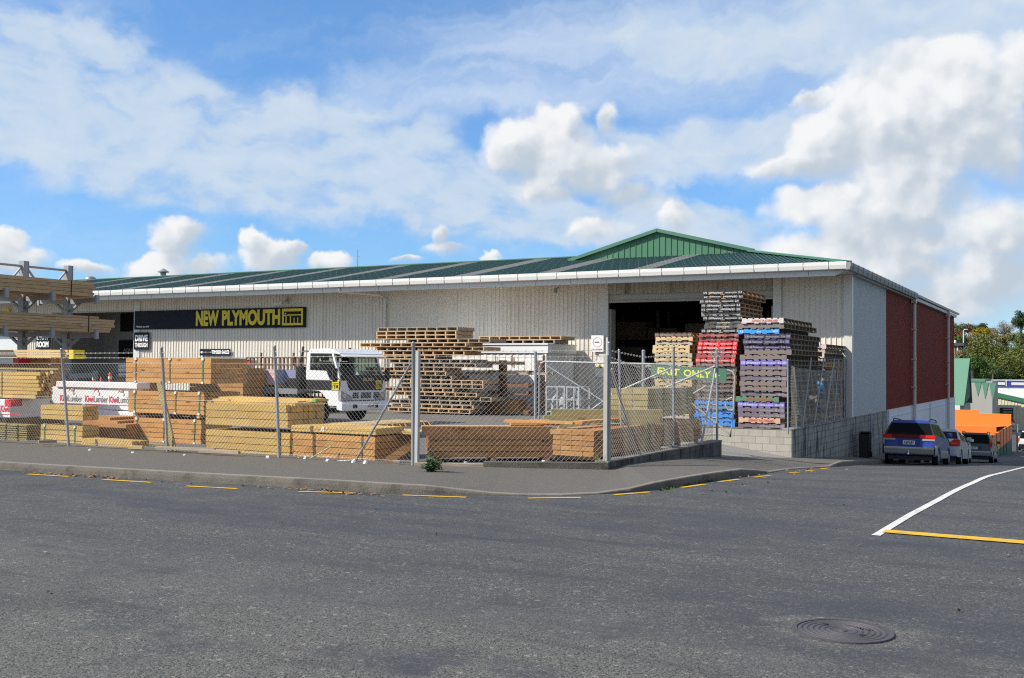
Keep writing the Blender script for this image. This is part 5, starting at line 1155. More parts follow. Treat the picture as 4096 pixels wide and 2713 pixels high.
# ------------------------------------------------------------------ cantilever rack with long timber at the left
def cantilever():
    X = -27.5; t = thing('cantilever_rack', 'tall galvanised cantilever rack with diagonal bracing at the left edge', 'rack', (X, 21, 0))
    ys = [17.24, 18.74, 20.24, 21.78]
    for y in ys:
        mb = MB(); mb.box((X-.11,y-.09,0),(X+.11,y-.075,4.70)); mb.box((X-.11,y+.075,0),(X+.11,y+.09,4.70)); mb.box((X+.02,y-.074,0),(X+.10,y+.074,4.70))
        for k in range(30):
            for xx in (-.08,.07): mb.lathe((X+xx,y-.091,.3+.145*k), (0,-1,0), [(0,.012),(.003,.012)], 6, mi=1)
        mb.build('upright', [m_galv, m_black], t, world=True)
        for z in (3.58, 2.52, 1.3):
            for s in (1,-1):
                a = MB(); a.bar((X+.15*s,y,z),(X+1.35*s,y,z+.05),.08,.14); a.box((X+1.31*s-.04,y-.06,z-.08),(X+1.31*s+.04,y+.06,z+.18)); a.bar((X+.15*s,y,z-.28),(X+.55*s,y,z-.04),.07,.07); a.build('arm', m_galv, t, world=True)
    for a, b in zip(ys[:-1], ys[1:]):
        mb = MB(); mb.tube([(X,a+.1,4.55),(X,b-.1,4.55)], .035, 8); mb.build('tie_bar', m_galv, t, smooth=True, world=True)
        for p, q in (((X,a+.1,4.5),(X,(a+b)/2,3.75)),((X,b-.1,4.5),(X,(a+b)/2,3.75))):
            mb = MB(); mb.bar(p, q, .045); mb.build('diagonal_brace', m_galv, t, world=True)
    def bundle(lb, x0, x1, y1, z0, z1, rows, cols, jag, strap):
        o = thing('timber_bundle', lb, 'timber bundle', (x1, 12.0, z0), rad(90), 'long timber on the cantilever rack'); mb = MB(); rr = random.Random(int(z0*100+x0)); L = y1-12.0
        h, d = (z1-z0)/rows, (x1-x0)/cols
        for i in range(rows):
            e = rr.uniform(-jag, jag*.4)
            for j in range(cols): mb.box((0, j*d+.003, i*h+.004), (L+e+rr.uniform(-.05,.03), (j+1)*d-.003, (i+1)*h-.004))
        mb.build('boards', m_racktimber, o, fix=False)
        s = MB(); L2 = strap-12.0; s.box((L2-.015,-.008,-.004),(L2+.015,-.003,z1-z0+.006)); s.box((L2-.015,-.008,z1-z0+.002),(L2+.015,x1-x0,z1-z0+.007)); s.build('strap', m_rubber, o)
    bundle('long brown timber bundle on the upper right arms of the cantilever rack', X+.2, X+1.25, onx(380,1170,X+1.2).y, 3.70, 4.14, 4, 7, .12, 20.9)
    bundle('ragged brown timber bundle on the lower right arms of the cantilever rack', X+.2, X+1.3, onx(440,1330,X+1.25).y, 2.64, 3.12, 6, 7, .5, 21.5)
    bundle('brown timber bundle on the upper far arms of the cantilever rack', X-1.25, X-.2, 22.9, 3.70, 3.95, 3, 6, .1, 20.5)
    bundle('brown timber bundle on the lower far arms of the cantilever rack', X-1.25, X-.2, 22.6, 2.64, 2.9, 3, 6, .2, 20.4)
cantilever()
def cones():
    og = pm('cone orange', (.75,.10,.02), .5); wt = pm('cone white', (.75,.75,.73), .5)
    for px, top, bot, y, lb in [(376,1494,1527,30.0,'slim orange and white traffic post on the left in the drive through'),(440,1490,1524,30.5,'slim orange and white traffic post on the right in the drive through')]:
        p = ony(px,bot,y); h = ony(px,top,y).z-p.z; t = thing('traffic_post', lb, 'traffic post', (p.x,y,0), 0, 'traffic posts'); h = p.z+h
        mb = MB(); mb.lathe((0,0,0),(0,0,1),[(0,.2),(.05,.2),(.06,.07),(h*.95,.06),(h,.03)],16); mb.build('body', og, t, smooth=True)
        for f in (.62,.8): b = MB(); b.lathe((0,0,h*f),(0,0,1),[(0,.075),(.1,.075)],16); b.build('band', wt, t, smooth=True)
    p = ony(404,1527,29.0); t = thing('traffic_cone', 'small orange traffic cone between the two traffic posts', 'traffic cone', (p.x,29.0,0)); h = ony(404,1508,29).z
    mb = MB(); mb.lathe((0,0,0),(0,0,1),[(.03,.13),(h,.025)],16); mb.build('cone', og, t, smooth=True); mb = MB(); mb.box((-.18,-.18,0),(.18,.18,.03)); mb.build('base', og, t)
cones()
def stillage():
    # rusty tube frames standing behind the truck
    y = 30.5; a, b = ony(990,1430,y), ony(1250,1430,y); t = thing('rusty_stillage', 'row of rusty steel frames behind the loaded truck', 'frame', (a.x,y,0)); w = b.x-a.x; zt = a.z
    for z in (zt, zt-.28, zt-.52):
        mb = MB(); mb.bar((0,0,z),(w,0,z),.05); mb.bar((0,.5,z),(w,.5,z),.05); mb.build('rail', m_rust, t)
    for i in range(18):
        x = w*i/17; mb = MB(); mb.bar((x,0,0),(x-.05,0,zt),.045); mb.bar((x+.1,.5,0),(x+.05,.5,zt),.045); mb.build('bar', m_rust, t)
    for f in (.22,.72): mb = MB(); mb.bar((w*f,-.05,zt-.3),(w*f+.04,-.05,zt+.18),.06); mb.build('stake', m_rust, t)
    for k, (px, top, lb) in enumerate([(760,1470,'brown timber pack behind the tall orange stack'),(900,1500,'brown timber pack left of the rusty steel frames')]):
        y = 24.0+2*k; a = ony(px,top,y); o = thing('timber_pack', lb, 'timber pack', (a.x,y,0)); mb = MB(); boards_x(mb, 2.2,1.0,a.z,8,5); mb.build('boards', m_brpine, o, fix=False)
stillage()

# ------------------------------------------------------------------ the flat deck truck and its load
m_paint_w = pm('white vehicle paint', (0.74,0.75,0.76), 0.28, var=0.03, fine=0.01, coat=0.4)
m_glass = glass('windscreen glass', (0.62,0.72,0.69), 0.72)
m_dglass = glass('dark car glass', see=0.0, dark=(0.008,0.010,0.011)); m_dglass.node_tree.nodes['Principled BSDF'].inputs['Specular IOR Level'].default_value = 0.12; m_dglass.node_tree.nodes['Principled BSDF'].inputs['Roughness'].default_value = 0.08; m_dglass.node_tree.nodes['Principled BSDF'].inputs['IOR'].default_value = 1.18
m_chrome = pm('bright metal', (0.6,0.6,0.6), 0.2, metal=0.9, var=0.05)
m_plate = pm('number plate', (0.75,0.76,0.76), 0.4, var=0.03)
m_lens = pm('clear lens', (0.30,0.31,0.33), 0.3, var=0.1, coat=0.1)
m_redlens = pm('red lens', (0.62,0.012,0.010), 0.35, var=0.08, spec=0.25)
m_amber = pm('amber lens', (0.6,0.16,0.01), 0.2, coat=0.5)
m_seat = pm('dark seat cloth', (0.03,0.035,0.045), 0.9)
def wheel(parent, c, r, w, axis='y', rim=None, side=-1):
    mb = MB(); ax = (0,1,0) if axis == 'y' else (1,0,0); c = Vector(c); a = Vector(ax)
    mb.lathe(c-a*w/2, ax, [(0,r*.62),(0,r*.94),(w*.12,r),(w*.88,r),(w,r*.94),(w,r*.62),(w*.5,r*.55)], 28)
    o = mb.build('wheel', m_rubber, parent, smooth=True)
    mb = MB(); s = Vector(ax)*(side*w/2); d = s.normalized()
    mb.lathe(c+s*.72, tuple(d), [(0,r*.60),(w*.1,r*.62),(w*.13,r*.52),(w*.02,r*.46),(w*.06,r*.2),(w*.16,r*.14),(w*.16,.01)], 24)
    for k in range(5):
        q = 2*math.pi*k/5; e1 = Vector((0,0,1)); e2 = d.cross(e1); v = e1*math.cos(q)+e2*math.sin(q)
        mb.bar(c+s*.80+v*r*.15, c+s*.86+v*r*.56, r*.17, .02, up=tuple(d))
    h = mb.build('rim', rim or m_galv, o, smooth=True); return o
def truck():
    t = thing('flatbed_truck', 'white flat deck truck with black door stripe parked in the timber yard', 'truck', (-18.95, 25.5, 0.0), rad(-8))
    W2 = .94
    def b(n, mb, m, **k): return mb.build(n, m, t, **k)
    c = MB()
    c.prism([(-.05,.50),(-.55,.50),(-.60,.62),(-.68,.74),(-.80,.85),(-.95,.93),(-1.5,.95),(-1.52,1.27),(-.06,1.27),(-.03,.95)], -W2, W2, 'y'); 
    o = b('cab_body', c, m_paint_w, bevel=.018, smooth=True)
    for s in (-1, 1):
        d = MB(); d.prism([(-1.52,1.272),(-.50,1.272),(-.66,1.54),(-1.53,1.56)], s*W2-.03*(s > 0)-.0, s*W2+.03*(s < 0), 'y')
        d.prism([(-1.53,1.56),(-1.38,1.56),(-1.36,2.06),(-1.50,2.06)], s*(W2-.01)-.03*(s > 0), s*(W2-.01)+.03*(s < 0), 'y'); d.bar((-.10,s*(W2-.04),1.27),(-.44,s*(W2-.07),2.08),.07,.07); o = d.build('door_frame', m_paint_w, t)
        g = MB(); x = s*(W2-.045); g.add([(-.50,x,1.275),(-.16,x,1.275),(-.46,x,2.05),(-1.37,x,2.05),(-1.385,x,1.56),(-.67,x,1.545)], [(0,1,2,3,4,5)]); g.build('side_window', m_glass, t, fix=False)
        f = MB(); f.add([(-.52,x*1.004,1.28),(-.14,x*1.004,1.28),(-.17,x*1.004,1.36),(-.57,x*1.004,1.36)], [(0,1,2,3)]); f.build('window_seal', m_black, t, fix=False)
        st = MB(); st.box((-1.50,s*W2-.004 if s < 0 else W2-.001,.965),(-.06,s*W2+.001 if s < 0 else W2+.004,1.255)); st.build('door_stripe', m_black, t)
        h = MB(); h.box((-1.40,s*(W2+.012)-.012,1.10),(-1.22,s*(W2+.012)+.012,1.15)); h.build('door_handle', m_rubber, t)
        mi = MB(); mi.box((-.16,s*(W2+.16)-.09,1.22),(-.08,s*(W2+.16)+.09,1.62)); mo = mi.build('wing_mirror', m_rubber, t, bevel=.02); mi = MB(); mi.tube([(-.10,s*W2,1.30),(-.11,s*(W2+.16),1.34),(-.11,s*(W2+.16),1.55)],.015,6); mi.build('mirror_arm', m_rubber, mo)
    r = MB(); r.prism([(-.30,2.04),(-.14,2.02),(-.12,2.05),(-.40,2.17),(-.62,2.20),(-1.40,2.19),(-1.52,2.05)], -W2+.03, W2-.03, 'y'); b('cab_roof', r, m_paint_w, bevel=.015, smooth=True)
    vs = MB(); vs.add([(-.16,-W2+.05,2.01),(-.16,W2-.05,2.01),(.02,W2-.09,1.95),(.02,-W2+.09,1.95)] + [(-.16,-W2+.05,2.05),(-.16,W2-.05,2.05),(.02,W2-.09,1.98),(.02,-W2+.09,1.98)], [(0,1,2,3),(7,6,5,4),(0,4,5,1),(1,5,6,2),(2,6,7,3),(3,7,4,0)]); b('sun_visor', vs, m_paint_w)
    wsn = MB(); wsn.add([(-.075,-W2+.07,1.40),(-.075,W2-.07,1.40),(-.40,W2-.11,2.05),(-.40,-W2+.11,2.05)], [(0,1,2,3)]); b('windscreen', wsn, m_glass, fix=False)
    for y in (-.55,.25): w = MB(); w.bar((-.07,y,1.44),(-.24,y+.5,1.72),.02); b('wiper', w, m_rubber)
    bk = MB(); bk.box((-1.52,-W2+.03,.95),(-1.48,W2-.03,1.50)); bk.box((-1.52,-W2+.03,1.92),(-1.48,W2-.03,2.06)); bk.box((-1.52,-W2+.03,1.5),(-1.48,-W2+.16,1.92)); bk.box((-1.52,W2-.16,1.5),(-1.48,W2-.03,1.92)); b('cab_back', bk, m_paint_w)
    dsh = MB(); dsh.box((-.42,-W2+.05,1.25),(-.10,W2-.05,1.42)); b('dashboard', dsh, m_rubber, bevel=.02)
    sw = MB(); sw.tube([(-.52+.05*math.cos(q),-.45+.19*math.cos(q),1.45+.17*math.sin(q)) for q in [2*math.pi*i/14 for i in range(15)]], .015, 6); b('steering_wheel', sw, m_rubber)
    for y in (-.45,.40):
        s = MB(); s.box((-1.15,y-.25,1.15),(-.70,y+.25,1.30)); s.prism([(-1.10,1.28),(-.98,1.28),(-1.16,1.82),(-1.28,1.82)], y-.23, y+.23, 'y'); s.box((-1.30,y-.13,1.84),(-1.18,y+.13,2.0)); b('seat', s, m_seat, bevel=.02)
    # front face
    fp = MB(); fp.add([(-.018,-.60,.97),(-.018,.78,.97),(-.052,.86,1.41),(-.052,-.74,1.41)] + [(-.05,-.60,.97),(-.05,.78,.97),(-.085,.86,1.41),(-.085,-.74,1.41)], [(0,1,2,3),(0,4,5,1),(1,5,6,2),(2,6,7,3),(3,7,4,0)]); b('front_panel', fp, m_black)
    lt = MB(); put_text_f(lt, 'ISUZU', (-.026,-.02,1.24), .44, .085); b('badge', lt, m_chrome, fix=False)
    cw = MB(); cw.box((-.10,-W2+.03,1.26),(-.06,W2-.03,1.41)); b('cowl', cw, m_black)
    gr = MB()
    for y0, y1 in ((-.46,-.22),(-.12,.30),(.42,.66)):
        for z in (.74,.80,.86): gr.box((-.024,y0,z),(-.012,y1,z+.04))
    b('grille_slot', gr, m_black)
    for s in (-1,1):
        hl = MB(); y0, y1 = sorted((s*.50, s*(W2+.004))); hl.add([(-.016,y0 if s < 0 else y1,.66),(-.016,y1 if s < 0 else y0,.66),(-.016,y1 if s < 0 else y0,.78),(-.020,y0 if s < 0 else y1,.97),(-.16,y0 if s < 0 else y1,.97),(-.12,y0 if s < 0 else y1,.66)], [(0,1,2,3),(0,3,4,5)]); hb = hl.build('headlight', m_lens, t, fix=False)
        q = MB(); q.lathe((-.012,s*.80,.80),(1,0,0),[(0,.07),(.004,.06)],14); q.build('reflector', m_chrome, hb)
        fg = MB(); fg.box((.055,s*.44-.09,.44),(.064,s*.44+.09,.56)); fg.build('fog_light', m_black, t)
    bp = MB(); bp.prism([(.06,.36),(.06,.60),(.03,.645),(-.20,.645),(-.20,.40)], -W2-.02, W2+.02, 'y'); b('bumper', bp, m_paint_w, bevel=.02, smooth=True)
    ga = MB(); ga.box((-.03,-W2+.05,.645),(-.005,W2-.05,.67)); b('bumper_gap', ga, m_black)
    npl = MB(); npl.box((.062,.06,.44),(.068,.40,.57)); n_ = b('number_plate', npl, m_plate); q = MB(); put_text_f(q, 'DZK641', (.0695,.09,.47), .28, .07); q.build('characters', m_black, n_, fix=False)
    for (px_, name) in ((0, 'front'), (1, 'side')):
        m = MB(); 
        if px_ == 0: m.box((-.030,.50,1.0),(-.012,.74,1.26)); o = b('yellow_sticker', m, m_signyellow); q = MB(); put_text_f(q, 'iTM', (-.0105,.53,1.03), .18, .12); q.box((-.0115,.52,1.17),(-.0105,.72,1.19))
        else: m.box((-.40,-W2-.010,.98),(-.10,-W2-.003,1.26)); o = b('yellow_sticker', m, m_signyellow); q = MB(); put_text(q, 'iTM', (-.37,-W2-.012,1.02), (.24,0,0), (0,0,.12), .04); q.box((-.38,-W2-.0125,1.17),(-.12,-W2-.0115,1.19))
        q.build('lettering', m_black, o, fix=False)
    for x, y in ((-1.12,-.78),(-1.12,.78)): wheel(t, (x,y,.38), .38, .24, 'y', m_galv, -1 if y < 0 else 1)
    for x, y in ((-3.9,-.80),(-3.9,.80)): wheel(t, (x,y,.36), .36, .32, 'y', m_galv, -1 if y < 0 else 1)
    ch = MB(); ch.box((-5.3,-.42,.50),(-.3,-.34,.72)); ch.box((-5.3,.34,.50),(-.3,.42,.72)); ch.box((-4.2,-.75,.30),(-3.6,.75,.42)); ch.box((-1.3,-.7,.28),(-.9,.7,.40)); ch.box((-.9,-.4,.45),(-.2,.4,.9)); b('chassis', ch, m_black)
    dk = MB(); dk.box((-5.5,-1.02,.84),(-1.80,1.02,.98)); b('deck', dk, m_galv); rl = MB(); rl.box((-5.5,-1.035,.82),(-1.8,-1.02,.99)); b('deck_edge', rl, pm('grey deck steel', (.20,.21,.23), .5, var=.2), )
    hb = MB(); hb.box((-1.92,-1.0,.98),(-1.80,1.0,1.66)); hb.box((-2.25,-1.01,.50),(-1.85,-.6,1.30)); b('headboard', hb, m_black)
    lr = MB()
    for y in (-.98,.98): lr.bar((-1.82,y,.95),(-1.62,y,2.26),.05); 
    lr.bar((-1.66,-.98,2.12),(-1.66,.98,2.12),.05,.05); lr.bar((-1.66,-.35,2.12),(-1.82,-.35,1.6),.10); lr.bar((-1.66,.5,2.12),(-1.82,.5,1.6),.10); b('ladder_rack', lr, m_black)
    tb = MB(); tb.box((-2.4,-.98,.45),(-1.75,-.6,.82)); b('tool_box', tb, m_black)
    # load
    L = lambda n, lb, cat, loc: thing(n, lb, cat, tuple(t.location + Matrix.Rotation(rad(-8), 3, 'Z') @ Vector(loc)), rad(-8))
    s = L('plasterboard_stack', 'stack of pink plasterboard sheets strapped on the truck deck', 'plasterboard', (-4.05,-.93,1.10)); mb = MB()
    mb2 = MB()
    for i in range(12): mb.box((R.uniform(-.01,.01),R.uniform(0,.012),i*.038+.001),(1.12,1.25,i*.038+.036))
    mb.build('sheets', pm('pink plasterboard', (.62,.42,.45), .8, var=.08, isl=.08), s); mb2.box((1.121,0,0),(1.126,1.25,.46)); mb2.build('shaded_end', pm('mauve end shade', (.32,.31,.44), .6), s)  # purple-grey sheet paints the shade on the pink stack's front end
    q = MB(); q.bar((.35,-.02,.40),(-.25,-.06,-.12),.03); q.bar((.55,-.02,.40),(.85,-.06,-.14),.03); q.box((.32,-.01,.30),(.62,.012,.47)); q.build('tie_down_strap', pm('grey webbing', (.2,.2,.21), .8), s)
    s = L('plasterboard_stack', 'low layer of pink sheets under the pallet edge at the rear of the truck deck', 'plasterboard', (-4.75,-.93,1.10)); mb = MB(); mb.box((0,0,0),(.68,1.25,.10)); mb.build('sheets', pm('pink plasterboard edge', (.60,.40,.44), .8), s)
    s = L('pallet', 'pine pallet carrying the pink plasterboard on the truck deck', 'pallet', (-4.5,-.93,.985)); o = pal_mesh(1.2,1.6,.11).build('timber', m_paltan, s); o.rotation_euler = (0,0,rad(-90)); o.location = (0,.6,0)
    s = L('pallet', 'blue pallet under the mauve shaded end on the truck deck', 'pallet', (-2.85,-.5,.985)); o = pal_mesh(1.0,.9,.16).build('timber', pm('blue pallet paint', (.03,.10,.42), .6, var=.2), s)
    s = L('wrapped_sheets', 'blue grey wrapped sheets beside the headboard of the truck', 'sheets', (-2.85,-.6,1.15)); mb = MB(); mb.box((-.5,.05,0),(.55,1.2,.40)); mb.build('wrapping', pm('blue grey wrap', (.22,.23,.36), .5), s, bevel=.02)
def put_text_f(mb, s, org, w, h):
    # faces +x, read along +y
    vs, fs = text_mesh(s, .03); mb.add([(org[0], org[1]+w*a, org[2]+h*b) for a, b in vs], fs)
truck()
dup(PK['blue'], tuple(ony(1352,1697,19.5) + Vector((0,0,-.13))), rad(-8), 'dark blue pallet lying on the yard near the truck front wheel', 'pallets lying on the yard')

# ------------------------------------------------------------------ parked cars
def car(name, label, loc, Lc, Wd, Ht, paint, lower=None, wagon=True, plate='', gls=None, tail='band', hood=1.0, belt=.98, pickup=False, rails=False, pitch=0.072, rim=None, group='cars parked along the side street'):
    t = thing(name, label, 'car', loc, 0, group); t.rotation_euler = (-math.atan(pitch), 0, 0)
    w = Wd/2; gls = gls or m_dglass; r = .31; ya, yf = .82, Lc-.86
    def arc(c, up=True): return [(c+ (r+.05)*math.cos(q), r+(r+.05)*math.sin(q)-.02) for q in [math.pi*(1-k/8) for k in range(9)]] 
    zb = .24
    prof = [(.06,zb+.06),(.0,.34),(.0,.52),(.03,.56),(.05,belt-.02),(.10,belt)]
    if pickup: prof = [(.06,zb+.06),(.0,.40),(.0,.95),(.03,.98),(1.6,.98),(1.65,belt)]
    elif not wagon: prof = [(.06,zb+.06),(.0,.34),(.0,.55),(.04,.90),(.12,.97),(.72,.99)]
    prof += [(Lc-1.28,belt),(Lc-1.1,belt-.02),(Lc-.35,.82*hood),(Lc-.06,.68*hood),(Lc,.50),(Lc-.02,.30),(Lc-.12,zb)]
    bot = [p for p in arc(yf)[::-1]] + [(yf-r-.12,zb),(ya+r+.12,zb)] + [p for p in arc(ya)[::-1]]
    poly = prof + bot
    cy, cz = Lc/2, .55
    def layer(x, sy, dz): return [(x*(1-.10*clamp((abs(y-Lc/2)-(Lc/2-.5))/.5)), cy+(y-cy)*sy, z+dz*(1 if z > .6 else 0)) for y, z in poly]
    n = len(poly); Ls = [layer(-w+.02,.992,-.035), layer(-w,.997,-.02) , layer(-w+.10,1,0), layer(w-.10,1,0), layer(w,.997,-.02), layer(w-.02,.992,-.035)]
    for k in (1,4): Ls[k] = [(x, y, z if z > .5 else z) for x, y, z in Ls[k]]
    mb = MB(); vs = [p for l in Ls for p in l]; fs = [tuple(range(n)), tuple(range(6*n-1,5*n-1,-1))]
    for k in range(5):
        for i in range(n): j = (i+1) % n; fs.append((k*n+i, k*n+j, (k+1)*n+j, (k+1)*n+i))
    mb.add(vs, fs); mb.build('body', paint, t, smooth=True, ang=40)
    # cabin
    ct = Ht; wt = w*(.73 if wagon else .76); wb = w*.955
    if pickup: y0b, y0t, y1t, y1b = 1.72, 1.82, 3.0, 3.75
    elif wagon: y0b, y0t, y1t, y1b = .06, .42, Lc-2.25, Lc-1.35
    else: y0b, y0t, y1t, y1b = .62, 1.25, Lc-2.35, Lc-1.40
    zb2 = belt-.03 if wagon or pickup else .95
    B_ = [(-wb,y0b,zb2),(wb,y0b,zb2),(wb,y1b,belt-.03),(-wb,y1b,belt-.03)]; M_ = [(-wt-.02,y0t-.03,ct-.10),(wt+.02,y0t-.03,ct-.10),(wt+.02,y1t+.10,ct-.10),(-wt-.02,y1t+.10,ct-.10)]
    T_ = [(-wt+.06,y0t+.02,ct-.012),(wt-.06,y0t+.02,ct-.012),(wt-.06,y1t,ct-.012),(-wt+.06,y1t,ct-.012)]; U_ = [(-wt+.25,y0t+.2,ct),(wt-.25,y0t+.2,ct),(wt-.25,y1t-.2,ct),(-wt+.25,y1t-.2,ct)]
    for nm, rings, mt in (('window_pillars', [B_, M_], m_black if wagon else paint), ('roof', [M_, T_, U_], paint)):
        mb = MB(); vs = [p for r_ in rings for p in r_]; fs = []
        for k in range(len(rings)-1):
            for i in range(4): j = (i+1) % 4; fs.append((k*4+i,k*4+j,(k+1)*4+j,(k+1)*4+i))
        if nm == 'roof': fs.append((8,9,10,11))
        mb.add(vs, fs); mb.build(nm, mt, t, smooth=True, ang=50, fix=False)
    def pane(nm, q, u0, u1, v0, v1, m=gls, lift=.008):
        a, b, c, d = [Vector(p) for p in q]; P = lambda u, v: a.lerp(b, u).lerp(d.lerp(c, u), v); nn = (b-a).cross(d-a).normalized()*lift
        mm = MB(); mm.add([P(u0,v0)+nn,P(u1,v0)+nn,P(u1-.0,v1)+nn,P(u0,v1)+nn], [(0,1,2,3)]); return mm.build(nm, m, t, fix=False)
    pane('rear_window', (B_[0],B_[1],M_[1],M_[0]), .04,.96,.06,.97)
    sr = (B_[1],B_[2],M_[2],M_[1]); slft = (B_[3],B_[0],M_[0],M_[3])
    cuts = (.03,.30,.34,.62,.65,.88) if wagon else (.12,.40,.44,.88)
    for i in range(0, len(cuts), 2): pane('side_window', sr, cuts[i], cuts[i+1], .08,.95); pane('side_window', slft, 1-cuts[i+1], 1-cuts[i], .08,.95)
    pane('windscreen', (B_[2],B_[3],M_[3],M_[2]), .04,.96,.06,.96)
    if lower:
        lo = MB(); lo.prism([(-.05,.38),(-.06,.54),(-.03,.585),(.05,.585),(.05,.34),(-.02,.34)], -w*.93, w*.93, 'x'); 
        lo.build('bumper', lower, t, bevel=.012)
        for s in (-1,1):
            sd = MB(); y = ya+r+.1
            sd.box((s*w-.012,y,.25),(s*w+.012,yf-r-.1,.50)); sd.build('side_cladding', lower, t)
            sd = MB(); sd.box((s*w-.03,-.01,.34),(s*w+.010,ya-r-.08,.66)); sd.build('bumper_corner', lower, t)
    # tail lamps
    zt = belt-.105
    if tail == 'band':
        q = MB(); q.box((-w*.96,.012,zt),(w*.96,.06,zt+.125)); tb = q.build('light_band', pm('dark red band', (.16,.006,.010), .4, spec=.2), t, bevel=.01)
        for s in (-1,1):
            q = MB(); a, b = sorted((s*w*.62, s*w*.985)); q.box((a,.0,zt+.005),(b,.12,zt+.12)); q.build('tail_light', m_redlens, t, bevel=.01)
            q = MB(); a, b = sorted((s*w*.50, s*w*.96)); q.box((a,.015,zt-.075),(b,.06,zt-.003)); q.build('reversing_light', m_lens, t, bevel=.008)
    elif tail == 'corner':
        for s in (-1,1):
            q = MB(); a, b = sorted((s*w*.60, s*w*.985)); q.add([(a,-.006,.70),(b,-.006,.70),(b,.013,.97),(a+(b-a)*(.45 if s > 0 else 0),.013,.97),(a,-.004,.83)] if s > 0 else [(a,-.006,.70),(b,-.006,.70),(b,-.004,.83),(a+(b-a)*.55,.013,.97),(a,.013,.97)], [(0,1,2,3,4)]); q.box((s*w-.012 if s > 0 else -w-.006,.0,.71),(s*w+.006 if s > 0 else -w+.012,.22,.95)); o = q.build('tail_light', m_redlens, t, fix=False)
            q = MB(); q.box((a+.05,-.012,.77),(b-.06,-.006,.83)); q.build('indicator', m_amber, o)
    else:
        for s in (-1,1):
            q = MB(); a, b = sorted((s*w*.84, s*w*.985)); q.box((a,-.004,.80),(b,.16,1.14)); o = q.build('tail_light', m_redlens, t, bevel=.01); q = MB(); q.box((a+.01,-.010,1.03),(b-.01,-.004,1.12)); q.build('indicator', m_amber, o)
    if plate:
        zp = .70
        rc = MB(); rc.box((-.34,.018,zp-.06),(.34,.04,zp+.13)); rc.build('plate_recess', paint, t, bevel=.01)
        q = MB(); q.box((-.19,.0,zp-.03),(.19,.012,zp+.10)); o = q.build('number_plate', m_plate, t)
        q = MB(); put_text(q, plate, (-.165,-.004,zp-.01), (.33,0,0), (0,0,.09), .02); q.build('characters', m_black, o, fix=False)
    for s in (-1,1):
        mi = MB(); a, b = sorted((s*(w+.02), s*(w+.20))); mi.box((a,y1b-.55,belt+.02),(b,y1b-.43,belt+.16)); mi.build('wing_mirror', paint, t, bevel=.02)
        if rails: q = MB(); q.tube([(s*(wt-.04),y0t+.12,ct-.02),(s*(wt-.04),y0t+.25,ct+.05),(s*(wt-.04),y1t-.25,ct+.05),(s*(wt-.04),y1t-.1,ct-.02)],.018,6); q.build('roof_rail', m_rubber, t, smooth=True)
        for y in (ya, yf): wheel(t, (s*(w-.10),y,r), r, .20, 'x', rim or m_galv, s)
    if wagon: q = MB(); q.bar((-.05,y0b+.04,belt+.04),(-.55,y0b+.06,belt+.06),.02); q.build('rear_wiper', m_rubber, t)
    un = MB(); un.box((-w*.8,.12,.16),(w*.8,Lc-.15,.30)); un.build('underbody', m_black, t)
    return t
def cars():
    m_blue = pm('deep blue car paint', (.005,.030,.24), .35, metal=.0, var=.05, coat=.1); m_taupe = pm('taupe lower paint', (.30,.29,.27), .3, metal=.4, var=.05, coat=.5)
    m_silver = pm('silver car paint', (.40,.42,.45), .35, metal=.3, var=.04, coat=.3); m_dkgreen = pm('dark green car paint', (.010,.035,.032), .3, coat=.3); m_gsil = pm('grey lower paint', (.26,.28,.32), .3, metal=.4, coat=.5); m_blk = pm('black car paint', (.010,.010,.012), .2, coat=.8)
    def at(x, y): return (x, y, gz(x, y+.8)+.065)
    t = car('estate_car', 'deep blue estate car with taupe bumper and roof rails parked beside the block wall', at(-5.2,37.2), 4.68, 1.70, 1.50, m_blue, m_taupe, True, 'ABP687', tail='band', rails=True)
    q = MB(); q.lathe((0,-.10,.36),(0,0,1),[(0,.02),(.06,.02),(.07,.03),(.11,.03),(.125,.01)],12); q.bar((0,.05,.33),(0,-.12,.36),.06,.03); q.build('tow_ball', m_chrome, t, smooth=True)
    q = MB(); q.tube([(-.45,.1,.26),(-.45,-.03,.25)],.035,10); q.build('exhaust', m_black, t)
    car('saloon_car', 'silver saloon car with pointed red tail lights parked ahead of the blue estate', at(-5.05,43.0), 4.4, 1.70, 1.37, m_silver, None, False, '', tail='corner', belt=.93)
    car('hatchback_car', 'white hatchback mostly hidden ahead of the silver saloon', at(-5.62,51.4), 4.0, 1.62, 1.38, m_paint_w, None, True, '', tail='tall')
    car('estate_car', 'dark green estate car with grey lower bumper parked farthest down the kerb', at(-4.97,57.7), 4.5, 1.70, 1.52, m_dkgreen, m_gsil, True, 'BJJ351', tail='tall', rails=True)
    x = -.0518*104+.95; car('pickup_truck', 'white pickup with red tail lights down at the bottom of the street', (x,104,gz(x,104)+.04), 5.0, 1.80, 1.72, m_paint_w, m_black, True, '', tail='tall', belt=1.02, pickup=True, pitch=0.03, group=None) if False else car('pickup_truck', 'white pickup with red tail lights down at the bottom of the street', (x,104,gz(x,104)+.04), 5.0, 1.80, 1.72, m_paint_w, m_black, True, '', tail='tall', belt=1.02, pickup=True, pitch=0.03, group='vehicles at the bottom of the street')
    p = onz(4068, 1714, -7.0); t = car('off_road_car', 'black off road car standing by the cream building', (p.x-.6, p.y, -7.0), 4.6, 1.8, 1.75, m_blk, None, True, '', tail='tall', belt=1.02, pitch=0, group='vehicles at the bottom of the street'); t.rotation_euler = (0,0,rad(70))
cars()

